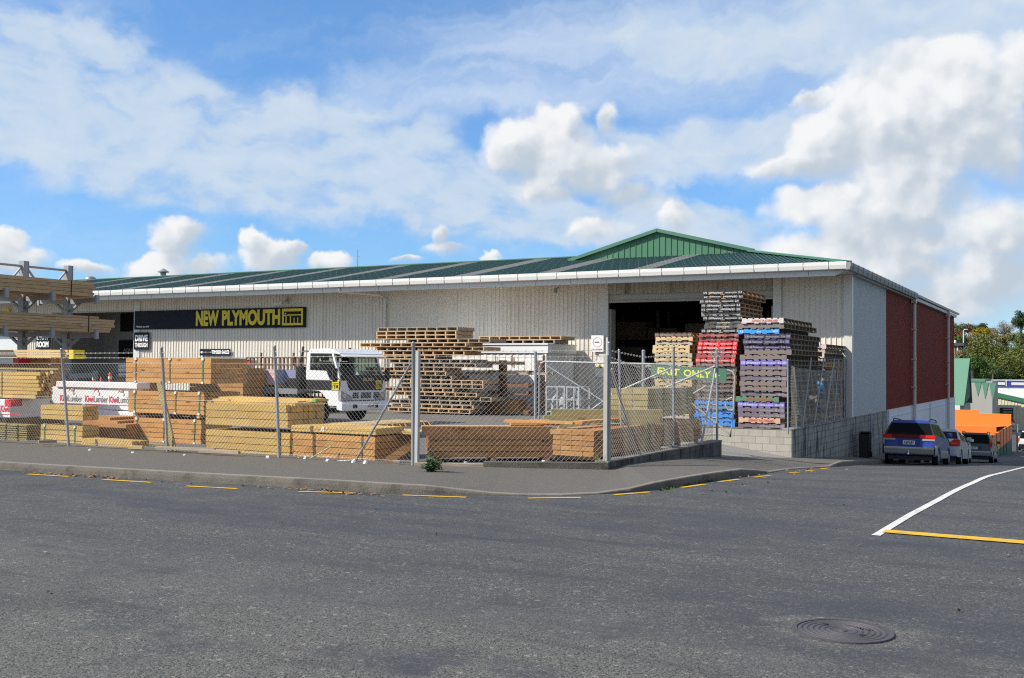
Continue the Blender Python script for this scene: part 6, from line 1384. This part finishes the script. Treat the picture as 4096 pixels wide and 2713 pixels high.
# ------------------------------------------------------------------ down the street: orange sheds, green and cream buildings
def background():
    mo = pm('orange painted steel', (.80,.20,.025), .55, var=.06, vs=.5); mg = pm('green painted boards', (.012,.085,.05), .6, var=.12, vs=.8); mlo = pm('orange roof sheet', (.82,.26,.05), .55, var=.05)
    G = lambda y: slope(y)
    t = thing('orange_shed', 'bright orange shed with stepped parapet and sloping sheet roof beyond the red wall', 'shed', (-12, 78, G(78)))
    y0, y1 = 84.0, 100.0; xs = lambda px, y: ony(px,1600,y).x
    zt = ony(3900,1705,y0).z
    mb = MB(); mb.box((-26,y0,G(80)-1.5),(-5.72,y0+.25,zt)); mb.build('front_wall', mo, t, world=True)
    mb = MB(); za = ony(3830,1667,y1).z; zb = ony(4050,1690,y1).z
    mb.add([(-26,y0+.25,zt-.02),(-5.72,y0+.25,zt-.02),(-5.72,y1,zb-.3),(-26,y1,za-.1)], [(0,1,2,3)])
    for f in (.3,.6,.85): 
        a = Vector((-26,y0+.25,zt)).lerp(Vector((-26,y1,za)), f); b = Vector((-5.72,y0+.25,zt)).lerp(Vector((-5.72,y1,zb-.25)), f); mb.bar(a, b, .12, .06, mi=1)
    mb.build('sloping_roof', [mlo, mo], t, world=True, fix=False)
    mb = MB(); z1 = ony(3820,1639,y1).z; z2 = ony(4000,1656,y1).z; xm = xs(3913,y1)
    mb.box((-30,y1,-7),(xm,y1+.3,z1)); mb.box((xm,y1+.002,-7),(xs(4044,y1),y1+.298,z2)); mb.build('parapet', mo, t, world=True)
    # boundary fence along the footpath: green below, orange above
    t = thing('board_fence', 'tall green board fence with an orange band along the footpath', 'fence', (-5.6, 88, G(88)))
    a0, a1 = onx(3966,1745,-5.55), onx(4045,1697,-5.55); n = 6
    for i in range(n):
        ya, yb = a0.y+(a1.y-a0.y)*i/n, a0.y+(a1.y-a0.y)*(i+1)/n-.06; za, zb = a0.z+(a1.z-a0.z)*i/n, a0.z+(a1.z-a0.z)*(i+1)/n
        f = MB(); f.add([(x,y,z) for x in (-5.62,-5.5) for y, z in ((ya,G(ya)-.3),(yb,G(yb)-.3),(yb,zb-1.2),(ya,za-1.2))], [(0,1,2,3),(7,6,5,4),(0,4,5,1),(1,5,6,2),(2,6,7,3),(3,7,4,0)]); f.build('fence_panel', mg, t, world=True)
        f = MB(); f.add([(x,y,z) for x in (-5.63,-5.49) for y, z in ((ya,za-1.2),(yb,zb-1.2),(yb,zb),(ya,za))], [(0,1,2,3),(7,6,5,4),(0,4,5,1),(1,5,6,2),(2,6,7,3),(3,7,4,0)]); f.build('orange_panel', mo, t, world=True)
        p = MB(); p.box((-5.66,ya-.09,G(ya)-.3),(-5.46,ya-.0,za+.05)); p.build('post', mg if i < n-1 else mo, t, world=True)
    t = thing('mesh_gate_post', 'pale gate post standing at the far end of the green board fence', 'post', (-5.2, a1.y+2, G(a1.y))); mb = MB(); mb.box((-.08,-.08,-.3),(.08,.08,2.2)); mb.build('post', m_galv, t); mb = MB(); mb.box((-.10,-.10,2.2),(.10,.10,2.26)); mb.build('cap', m_galv, t)
    # steep green roof
    D = 150.0; P = lambda px, py, d=D: EYE + sight(px, py)*(d/sight(px, py).dot(FW))
    mroof = pm('pale green roof', (.10,.24,.16), .6, var=.1, vs=.4); mdk = pm('dark green gable', (.035,.11,.075), .6, var=.1); mgrey = pm('grey rendered wall', (.36,.36,.33), .8, var=.06, vs=.3)
    a = P(3880,1434); b = P(3838,1616); x1 = a.x; yr = a.y; t = thing('steep_green_building', 'building with a steep green roof and dark green gable behind the orange shed', 'building', (x1-8, yr, -7))
    ye = yr-4.2; ze = b.z; W_ = 20
    mb = MB(); mb.add([(x1-W_,yr,a.z),(x1,yr,a.z),(x1-.4,ye,ze),(x1-W_,ye,ze),(x1-W_,yr,a.z-.15),(x1,yr,a.z-.15),(x1-.4,ye,ze-.15),(x1-W_,ye,ze-.15)], [(0,1,2,3),(4,5,6,7),(0,4,5,1),(1,5,6,2),(2,6,7,3)]); mb.build('front_roof', mroof, t, world=True)
    mb = MB(); mb.add([(x1-W_,yr,a.z),(x1,yr,a.z),(x1-.1,yr+4.6,ze),(x1-W_,yr+4.6,ze)], [(0,1,2,3)]); mb.build('rear_roof', mroof, t, world=True)
    mb = MB(); mb.add([(x1-.3,ye,ze),(x1-.3,yr+4.6,ze+1.2),(x1-.3,yr,a.z-.05)], [(0,1,2)]); mb.add([(x1-.28,ye,ze),(x1-.28,yr+4.6,ze+1.2),(x1-.28,yr,a.z-.05)], [(0,1,2)]); mb.build('gable', mdk, t, world=True, fix=False)
    mb = MB(); mb.box((x1-W_,ye+.4,-9),(x1-.35,yr+4.4,ze+.1)); mb.build('wall', mgrey, t, world=True)
    mb = MB(); mb.box((x1-W_,ye-.3,ze-.9),(x1-.9,ye+.4,ze-.1)); mb.build('eave_box', m_trim, t, world=True)
    # grey wall with green pennant shaped flashing between
    t = thing('grey_block_building', 'grey walled building with green pointed flashing beside the steep roof', 'building', (x1+3, yr+14, -8)); p0, p1 = P(3893,1530,165), P(3972,1560,165)
    mb = MB(); mb.box((p0.x-4,p0.y,-9),(p1.x,p0.y+12,p0.z+.2)); mb.build('wall', mgrey, t, world=True)
    for k in range(3): mb = MB(); x = p0.x+.2+1.05*k; mb.add([(x,p0.y-.06,p0.z),(x+1.0,p0.y-.06,p0.z),(x+.45,p0.y-.06,p0.z-2.2-.4*k)], [(0,1,2)]); mb.build('pointed_flashing', mroof, t, world=True, fix=False)
    mb = MB(); mb.box((p0.x-4.1,p0.y-.1,p0.z+.1),(p1.x-1.0,p0.y+12,p0.z+.5)); mb.build('roof', mroof, t, world=True)
    # cream shed with green fascia
    D2 = 178; q0, q1 = P(3966,1574,D2), P(4140,1610,D2); t = thing('cream_shed', 'cream ribbed shed with green roof edge and a grilled window below the hill', 'shed', (q0.x+5, q0.y, -7.5)); mc = pm('cream ribbed wall', (.60,.56,.40), .6, var=.05)
    mb = MB(); Pq = ribs(q0.x, q0.x+30, .5, .06, .3)
    zf = lambda x: q0.z + (q1.z-q0.z)*(x-q0.x)/(q1.x-q0.x)
    for (u, ou), (v, ov) in zip(Pq[:-1], Pq[1:]): mb.quad((u,q0.y-ou,-9),(v,q0.y-ov,-9),(v,q0.y-ov,zf(v)),(u,q0.y-ou,zf(u)))
    mb.quad((q0.x,q0.y,-9),(q0.x,q0.y+15,-9),(q0.x,q0.y+15,q0.z-1.4),(q0.x,q0.y,q0.z)); mb.build('wall', mc, t, world=True, fix=False)
    mb = MB(); mb.bar((q0.x-.6,q0.y-.15,q0.z+.1),(q0.x+30,q0.y-.15,zf(q0.x+30)+.1),.3,.75); mb.quad((q0.x-.6,q0.y,q0.z+.45),(q0.x+30,q0.y,zf(q0.x+30)+.45),(q0.x+30,q0.y+15,zf(q0.x+30)-1.4),(q0.x-.6,q0.y+15,q0.z-1.2)); mb.build('roof_edge', pm('green roof edge', (.04,.17,.10), .5), t, world=True)
    w0, w1 = P(3999,1631,D2-1), P(4053,1666,D2-1); mb = MB(); mb.box((w0.x,q0.y-.14,w1.z-.6),(w1.x,q0.y-.05,w0.z)); o = mb.build('window', m_black, t, world=True)
    mb = MB()
    for k in range(3): z = w0.z-.35-.45*k; mb.box((w0.x-(q0.x+5)+.5,-.20,z+7.5),(w1.x-(q0.x+5)-.1,-.16,z+7.5+.18))
    mb.build('grille', m_galv, t)
    # blue and white fascia building
    D3 = 215; u0, u1 = P(3900,1522,D3), P(4200,1526,D3); t = thing('blue_fascia_building', 'white building with long blue and white fascia sign under the trees', 'building', (u0.x+8, u0.y, -7))
    mw = pm('white ribbed wall', (.74,.75,.77), .5, var=.03); mbl = pm('royal blue fascia', (.035,.04,.36), .45, var=.05)
    mb = MB(); mb.box((u0.x,u0.y+.3,-8),(u1.x,u0.y+14,u0.z-1.1)); mb.build('wall', mw, t, world=True)
    mb = MB(); mb.box((u0.x-.2,u0.y,u0.z-1.15),(u1.x,u0.y+14,u0.z+.05)); mb.build('fascia', mbl, t, world=True)
    f = lambda px: P(px,1530,D3).x
    mb = MB(); mb.box((u0.x-.22,u0.y-.05,u0.z+.05),(u1.x,u0.y+14,u0.z+.16)); mb.build('roof_edge', m_trim, t, world=True)
    for l, r in ((3903,4024),(4050,4140)): mb = MB(); mb.box((f(l),u0.y-.08,u0.z-.85),(f(r),u0.y-.01,u0.z-.3)); mb.build('white_sign_panel', m_trim, t, world=True)
    mb = MB(); mb.box((f(4027),u0.y-.1,u0.z-1.1),(f(4031),u0.y,u0.z+.05)); mb.build('divider', m_trim, t, world=True)
    # houses on the hill
    D4 = 225; h0, h1 = P(3800,1372,D4), P(3833,1372,D4); t = thing('hill_house', 'dark flat roofed house with white window trim on the hillside beside a pole', 'house', (h0.x, h0.y, h0.z-8)); e = P(3868,1382,D4+8)
    mb = MB(); mb.box((h0.x-6,h0.y,h0.z-9),(h1.x+.2,h0.y+9,h0.z-.6)); mb.build('wall', pm('navy weatherboard', (.05,.06,.09), .7), t, world=True)
    mb = MB(); mb.box((h0.x-6.5,h0.y-.5,h0.z-.6),(h1.x+1.2,h0.y+9.6,h0.z)); mb.build('flat_roof', pm('charcoal roof', (.06,.06,.065), .7), t, world=True)
    for l, r, m in ((3814,3821,pm('brown blind', (.35,.18,.12), .7)),(3829,3834,m_trim)): mb = MB(); mb.box((P(l,1400,D4).x,h0.y-.08,h0.z-3.2),(P(r,1400,D4).x,h0.y-.01,h0.z-.8)); mb.build('window', m, t, world=True)
    c = P(3818,1370,D4); mb = MB(); mb.lathe((c.x,h0.y+2,h0.z),(0,0,1),[(0,.25),(.5,.25),(.6,.15)],12); mb.build('flue', m_trim, t, world=True)
    a = P(3854,1375,230); b = P(3857,1318,230); t = thing('light_pole', 'slim pale light pole with a short curved arm on the hillside', 'pole', (a.x,a.y,a.z-6)); mb = MB(); h = b.z-a.z+6; mb.tube([(0,0,0),(0,0,h-.3),(.12,0,h-.05),(.4,0,h)], .11, 8); mb.build('mast', m_trim, t, smooth=True); mb = MB(); mb.box((.35,-.12,h-.06),(.9,.12,h+.06)); mb.build('lamp_head', m_trim, t)
    a, b = P(3938,1312,300), P(3985,1312,300); t = thing('hilltop_house', 'grey roofed house peeping between trees on the hilltop', 'house', (a.x,a.y,a.z-6)); w = b.x-a.x
    mb = MB(); mb.add([(-.5,-.6,4.7),(w+.5,-.6,4.7),(w-.6,3,6.1),(.8,3,6.1),(w+.5,6.6,4.7),(-.5,6.6,4.7)], [(0,1,2,3),(1,4,2),(4,5,3,2),(5,0,3)]); mb.build('roof', pm('slate grey roof', (.10,.10,.115), .7), t); mb = MB(); mb.box((0,0,0),(w,6,4.75)); mb.build('wall', m_trim, t)
background()

# ------------------------------------------------------------------ trees: tapered trunk with limbs and a crown of leaf clumps
def tree(label, px, py, d, rx, rz, m, n=1500, leaf=.42, seed=1, kind='leafy_tree', sparse=False, base=None):
    rr = random.Random(seed); c = EYE + sight(px, py)*(d/sight(px, py).dot(FW)); rx *= d/FPX; rz *= d/FPX; g = tz(c.x, c.y)
    zb = min(c.z-rz*.8, g) if base is None else base
    t = thing(kind, label, 'tree', (c.x, c.y, zb), 0, 'trees on the far hillside'); top = c.z-zb
    mb = MB(); r0 = .10+rx*.05; mb.tube([(0,0,0),(rr.uniform(-.2,.2),.1,top*.5),(0,0,top)], [r0,r0*.75,r0*.3], 8)
    cl = []
    for k in range(30 if not sparse else 26):
        while True:
            v = Vector((rr.uniform(-1,1),rr.uniform(-1,1),rr.uniform(-1,1)))
            if .25 < v.length < 1: break
        q = Vector((v.x*rx*.85, v.y*rx*.85, top+v.z*rz*.85)); cl.append((q, rr.uniform(.34,.55)*min(rx,rz*1.3)))
        if k < 7 or sparse: mb.tube([(0,0,top*.55+rr.uniform(-.5,.5)), q*.6+Vector((0,0,top*.38)), q], [r0*.4,r0*.25,r0*.1], 5)
    mb.build('trunk', m_bark, t, smooth=True)
    lv = MB(); vs, fs = [], []
    for k in range(int(n*2.4)):
        q, cr = cl[rr.randrange(len(cl))]; v = Vector([rr.gauss(0,1) for _ in range(3)]).normalized()*cr*(rr.random()**.35); p = q+v
        nrm = (v.normalized()+Vector([rr.uniform(-.8,.8) for _ in range(3)])).normalized(); a = nrm.cross(Vector([rr.uniform(-1,1) for _ in range(3)])).normalized(); b = nrm.cross(a); s = leaf*.8*rr.uniform(.6,1.3); i = len(vs)
        vs += [p+a*s*.5, p+b*s*.3+nrm*s*.08, p-a*s*.5, p-b*s*.3-nrm*s*.05]; fs.append((i,i+1,i+2,i+3))
    lv.add(vs, fs); lv.build('crown', m, t, fix=False); return t
m_bark = pm('bark', (.10,.075,.055), .9, var=.3, vs=3)
def trees():
    L = leafmat; olive = L('olive foliage', (.065,.10,.018), (.15,.155,.034)); green = L('green foliage', (.040,.090,.018), (.10,.155,.034)); dkg = L('dark green foliage', (.020,.045,.012), (.045,.075,.02)); yel = L('yellow foliage', (.20,.17,.01), (.32,.24,.012)); brn = L('brown foliage', (.09,.065,.04), (.14,.10,.06)); gry = L('grey twigs', (.13,.105,.085), (.20,.165,.13)); tan = L('tan foliage', (.13,.12,.045), (.20,.17,.07)); red = L('rust foliage', (.13,.05,.025), (.19,.09,.04)); pale = L('pale green foliage', (.07,.11,.035), (.15,.18,.07))
    for i, (lb, px, py, d, rx, rz, m, n, lf) in enumerate([
        ('large olive brown tree filling the lower right of the hillside',4065,1455,232,95,92,olive,3200,.5), ('large olive tree beyond the frame edge beside the large brown one',4200,1430,236,100,100,olive,2000,.55),
        ('dark green tree at the foot of the hill behind the steep roof',3925,1490,228,62,66,green,2200,.45), ('dark green low tree behind the blue fascia',4000,1505,226,60,40,dkg,1300,.45),
        ('olive tree in the middle of the hillside above the house',3945,1405,242,70,55,olive,2200,.45), ('olive green tree right of the light pole',3905,1370,246,48,40,tan,1400,.42),
        ('bright yellow bush near the hilltop',3930,1334,262,46,24,yel,1300,.40), ('dome shaped dark green tree on the skyline',3925,1313,285,25,21,dkg,900,.42), ('brown tree on the skyline left of the dark dome',3880,1316,280,26,18,brn,800,.40),
        ('bare grey twiggy tree on the skyline',4025,1312,262,52,30,gry,900,.26), ('dark green tree topping the skyline at the far right',4085,1280,270,36,32,dkg,1500,.45), ('tan bush below the bare grey tree',4010,1352,256,62,26,tan,1500,.40), ('pale green bush under the skyline trees',4080,1355,250,45,26,pale,1300,.40),
        ('pale green tree behind the end of the red wall',3828,1318,262,34,28,pale,1100,.42), ('rust coloured bush behind the end of the red wall',3830,1338,252,26,16,red,700,.38), ('green bush below the rust coloured bush',3838,1362,246,34,22,green,900,.40), ('grey green bush in front of the flat roofed house',3850,1420,215,26,22,tan,900,.34), ('low green bush behind the steep roof ridge',3890,1445,222,34,30,green,1000,.40),
        ('tall green tree behind the red wall out of sight of the road',3760,1380,262,60,70,green,900,.5), ('olive tree far beyond the frame edge on the hill',4330,1400,250,110,100,olive,1500,.6)]):
        tree(lb, px, py, d, rx, rz, m, n, lf, seed=i+3, sparse=(m is gry), kind='bush' if 'bush' in lb else 'leafy_tree')
    rr = random.Random(77); lv = MB(); vs, fs = [], []
    for k in range(15000):
        x = rr.uniform(-55, 30); y = rr.uniform(250, 305); p = Vector((x, y, tz(x,y)+rr.uniform(0,1)**1.5*(3.5+2.2*math.sin(x*.35+y*.21)+1.5*math.sin(x*.9)))); n_ = Vector((rr.uniform(-1,1),rr.uniform(-1,.3),rr.uniform(0,1))).normalized(); a = n_.cross(Vector([rr.uniform(-1,1) for _ in range(3)])).normalized(); b = n_.cross(a); s = rr.uniform(.3,.6); i = len(vs)
        vs += [p+a*s, p+b*s*.7, p-a*s, p-b*s*.7]; fs.append((i,i+1,i+2,i+3))
    lv.add(vs, fs); o = lv.build('hillside_scrub', L('mixed scrub', (.035,.06,.015), (.11,.11,.035)), fix=False); o['kind'] = 'stuff'; tag(o, 'mixed green scrub filling the hillside between the trees', 'scrub')
    # cabbage tree with a spiky head
    c = EYE + sight(3968,1475)*(220/sight(3968,1475).dot(FW)); t = thing('cabbage_tree', 'cabbage tree with spiky green head in front of the dark trees', 'tree', (c.x,c.y,c.z-5)); mb = MB(); mb.tube([(0,0,0),(.2,0,5)],[.2,.12],8); mb.build('trunk', m_bark, t); lv = MB(); rr = random.Random(2)
    for k in range(90):
        v = Vector((rr.gauss(0,1),rr.gauss(0,1),rr.gauss(.3,1))).normalized(); a = v.cross(Vector((0,0,1))).normalized()*.09; p = Vector((.2,0,5)); e = p+v*1.7+Vector((0,0,-.3)); lv.add([p+a,p-a,e], [(0,1,2)])
    lv.build('crown', pale, t, fix=False)
trees()

# ------------------------------------------------------------------ small things by the fence and on the road
def weeds():
    rr = random.Random(6); mw = leafmat('weed leaves', (.035,.075,.03), (.10,.15,.07))
    p = onz(1722,1885,.05); t = thing('weed', 'bushy green weed growing at the foot of the corner post', 'plant', (p.x,p.y,.0)); t.scale = (.82,)*3; st = MB(); lv = MB()
    for k in range(26):
        a = rr.uniform(0,6.28); l = rr.uniform(.08,.30) if k > 3 else rr.uniform(.34,.46); o = rr.uniform(.06,.36) if k > 3 else .07; e = Vector((math.cos(a)*o, math.sin(a)*o*.6, l)); st.tube([(0,0,0), e*.5+Vector((0,0,.06)), e], .004, 4)
        for j in range(15):
            f = rr.uniform(.15,1); c = e*f + Vector((rr.uniform(-.03,.03),rr.uniform(-.03,.03),.03)); u = Vector((rr.uniform(-1,1),rr.uniform(-1,1),rr.uniform(-.1,.7))).normalized(); w = u.cross(Vector((rr.uniform(-.3,.3),rr.uniform(-.3,.3),1))).normalized(); s = rr.uniform(.05,.11); lv.add([c, c+u*s*.5+w*s*.3, c+u*s, c+u*s*.5-w*s*.3], [(0,1,2,3)])
    st.build('stem', mw, t); lv.build('leaves', mw, t, fix=False)
    p = onz(2403,1880,-.02); t = thing('grass_tuft', 'bright green grass tuft at the end of the concrete edging', 'grass', (p.x,p.y,-.02)); bl = MB()
    for k in range(130):
        a = rr.uniform(0,6.28); o = rr.uniform(.02,.16); r_ = rr.uniform(0,.11); b = Vector((math.cos(a*2)*r_,math.sin(a*2)*r_*.5,0)); e = b+Vector((math.cos(a)*o,math.sin(a)*o*.6,rr.uniform(.05,.16) if k > 12 else .30)); w = Vector((-math.sin(a),math.cos(a),0))*.006; bl.add([b+w,b-w,e], [(0,1,2)])
    bl.build('blades', leafmat('grass blades', (.12,.20,.02), (.28,.33,.05)), t, fix=False)
    mo = MB(); 
    for k in range(260):
        q = ong(rr.choice([rr.gauss(2740,70),rr.gauss(2960,50),rr.gauss(2640,30)]), 0+1900) if False else None
        y = rr.choice([rr.gauss(14.6,.4),rr.gauss(17.0,.4),rr.gauss(15.6,.5)]); x = -5.25+.08*(15-y)*-.6+rr.uniform(.01,.10)
        z = gz(x,y); u = Vector((rr.uniform(-1,1),rr.uniform(-1,1),0)).normalized()*.02; mo.add([(x+u.x,y+u.y,z),(x-u.x,y-u.y,z),(x+u.y*.3,y,z+rr.uniform(.015,.045))], [(0,1,2)])
    o = mo.build('moss', leafmat('moss', (.03,.06,.01), (.07,.11,.02)), fix=False); o['kind'] = 'stuff'; tag(o, 'dark green moss and weeds along the shaded gutter', 'moss')
    lf = MB()
    def leaf(x, y, s=.03):
        z = gz(x,y)+.012; u = Vector((rr.uniform(-1,1),rr.uniform(-1,1),rr.uniform(-.2,.3))).normalized()*s*rr.uniform(.6,1.4); w = Vector((-u.y,u.x,0))*.45; c = Vector((x,y,z)); lf.add([c-u,c+w+Vector((0,0,.008)),c+u+Vector((0,0,.012)),c-w], [(0,1,2,3)])
    for k in range(70): leaf(rr.gauss(-13.3,.35), 11.22+rr.uniform(-.12,.05))
    for k in range(70): leaf(rr.gauss(-9.0,.5), 11.32+rr.uniform(-.15,.06), .035)
    for k in range(30): leaf(rr.gauss(-14.4,.4), 11.2+rr.uniform(-.1,.05))
    for k in range(50): leaf(rr.uniform(-20,-8), 11.25+rr.uniform(-.2,.03))
    for k in range(60): y = rr.uniform(13.6,22); leaf(-5.1+rr.uniform(.1,1.0)*(1 if k % 3 else .4), y, .035)
    for k in range(40): leaf(rr.uniform(-9,3), rr.uniform(5,15), .022)
    o = lf.build('fallen_leaves', leafmat('dead leaves', (.16,.07,.03), (.40,.22,.10)), fix=False); o['kind'] = 'stuff'; tag(o, 'dry brown leaves scattered in the gutter and on the road', 'leaves')
    ch = MB()
    for k in range(170):
        x = rr.uniform(-20,-9.0); y = 15.0-abs(rr.gauss(0,.10)); z = .03; ch.box((0,0,0),(rr.uniform(.02,.12),rr.uniform(.01,.03),rr.uniform(.004,.015)), 0, Matrix.Translation((x,y,fz_(x,y)-.008)) @ Matrix.Rotation(rr.uniform(0,3.1),4,'Z'))
    o = ch.build('wood_scraps', m_greypine, fix=False); o['kind'] = 'stuff'; tag(o, 'wood splinters and scraps littered along the foot of the fence', 'scraps')
    proto = None
    for i, (px, py, s, lb) in enumerate([(1590,1858,1.0,'white plastic corner piece on the footpath just left of the thick corner post'),(1416,1850,1.0,'white plastic corner piece beside the foot of the slanting brace'),(1462,1855,1.0,'white plastic corner piece between the brace foot and the corner post'),(1223,1834,.9,'white plastic corner piece under the orange pack with the loose green band'),(1862,1857,1.0,'white plastic corner piece under the middle of the askew pack'),(2174,1853,1.0,'white plastic corner piece at the end of the timber edging'),(1310,1845,.8,'pale plastic wedge beside the loose green band'),(530,1815,.8,'white plastic scrap on the footpath below the low yellow beams'),(360,1803,.8,'white plastic scrap on the footpath by the paired yellow packs'),(738,1823,.7,'white plastic scrap on the footpath right of the leaning plank'),(1070,1833,.9,'white plastic scrap beneath the lower yellow pack')]):
        p = onz(px,py,0); gzz = fz_(p.x,15); p = onz(px,py,gzz+.01); mb = MB()
        if proto is None:
            proto = thing('corner_protector', lb, 'plastic corner', (p.x,p.y,gzz), 0, 'white plastic corners under the fence'); mb.prism([(-.05,0),(.05,0),(.035,.05),(.0,.075),(-.04,.04)], -.035, .035, 'y'); mb.build('moulding', m_clip, proto, bevel=.004); mb = MB(); mb.box((-.02,-.05,.0),(.02,-.034,.03)); mb.build('tab', m_clip, proto); o = proto
        else: o = dup(proto, (p.x,p.y,gzz), rr.uniform(0,6), lb)
        o.scale = (s*.85,)*3
    for k, (px, py, z, l, ang, lb) in enumerate([(488,1797,.0,.30,20,'short square offcut on the ground below the low yellow beams'),(770,1812,.02,.9,8,'long grey stick lying on the ground between fence and yellow pack'),(600,1800,.02,1.3,12,'long brown stick lying across the gap by the leaning plank'),(130,1775,.02,.35,60,'short offcut leaning by the pole bundle'),(1550,1862,.0,.12,30,'small grey concrete lump at the foot of the corner post')]):
        p = onz(px,py,z); t = thing('offcut', lb, 'offcut', (p.x,p.y+.15,z), rad(ang), 'offcuts on the ground by the front fence'); mb = MB(); mb.box((0,0,0),(l,.07,.06)); mb.build('stick', m_pine if k == 0 else m_greypine, t)
    p = onx(3464,1822,-6.75); t = thing('rubbish_bin', 'black rubbish bin standing against the block wall by the grey pipe', 'bin', (-6.78,p.y,slope(p.y)*.93-.03)); mb = MB(); mb.add([(-.16,-.22,0),(.16,-.22,0),(.16,.22,0),(-.16,.22,0),(-.18,-.25,.82),(.18,-.25,.82),(.18,.25,.87),(-.18,.25,.87)], [(0,3,2,1),(4,5,6,7),(0,1,5,4),(1,2,6,5),(2,3,7,6),(3,0,4,7)]); mb.build('body', m_black, t, bevel=.015); mb = MB(); mb.box((-.19,-.26,.87),(.19,.26,.90)); mb.build('lid', m_rubber, t, bevel=.015)
    for s in (-1,1): wheel(t, (s*.17,.20,.1), .1, .05, 'x', m_rubber, s)
weeds()
for o in C.objects:                                           # a kind that was only needed as a source is left out of the scene
    if o.type == 'EMPTY' and o.location.z < -40:
        for c in list(o.children): bpy.data.objects.remove(c)
        bpy.data.objects.remove(o)
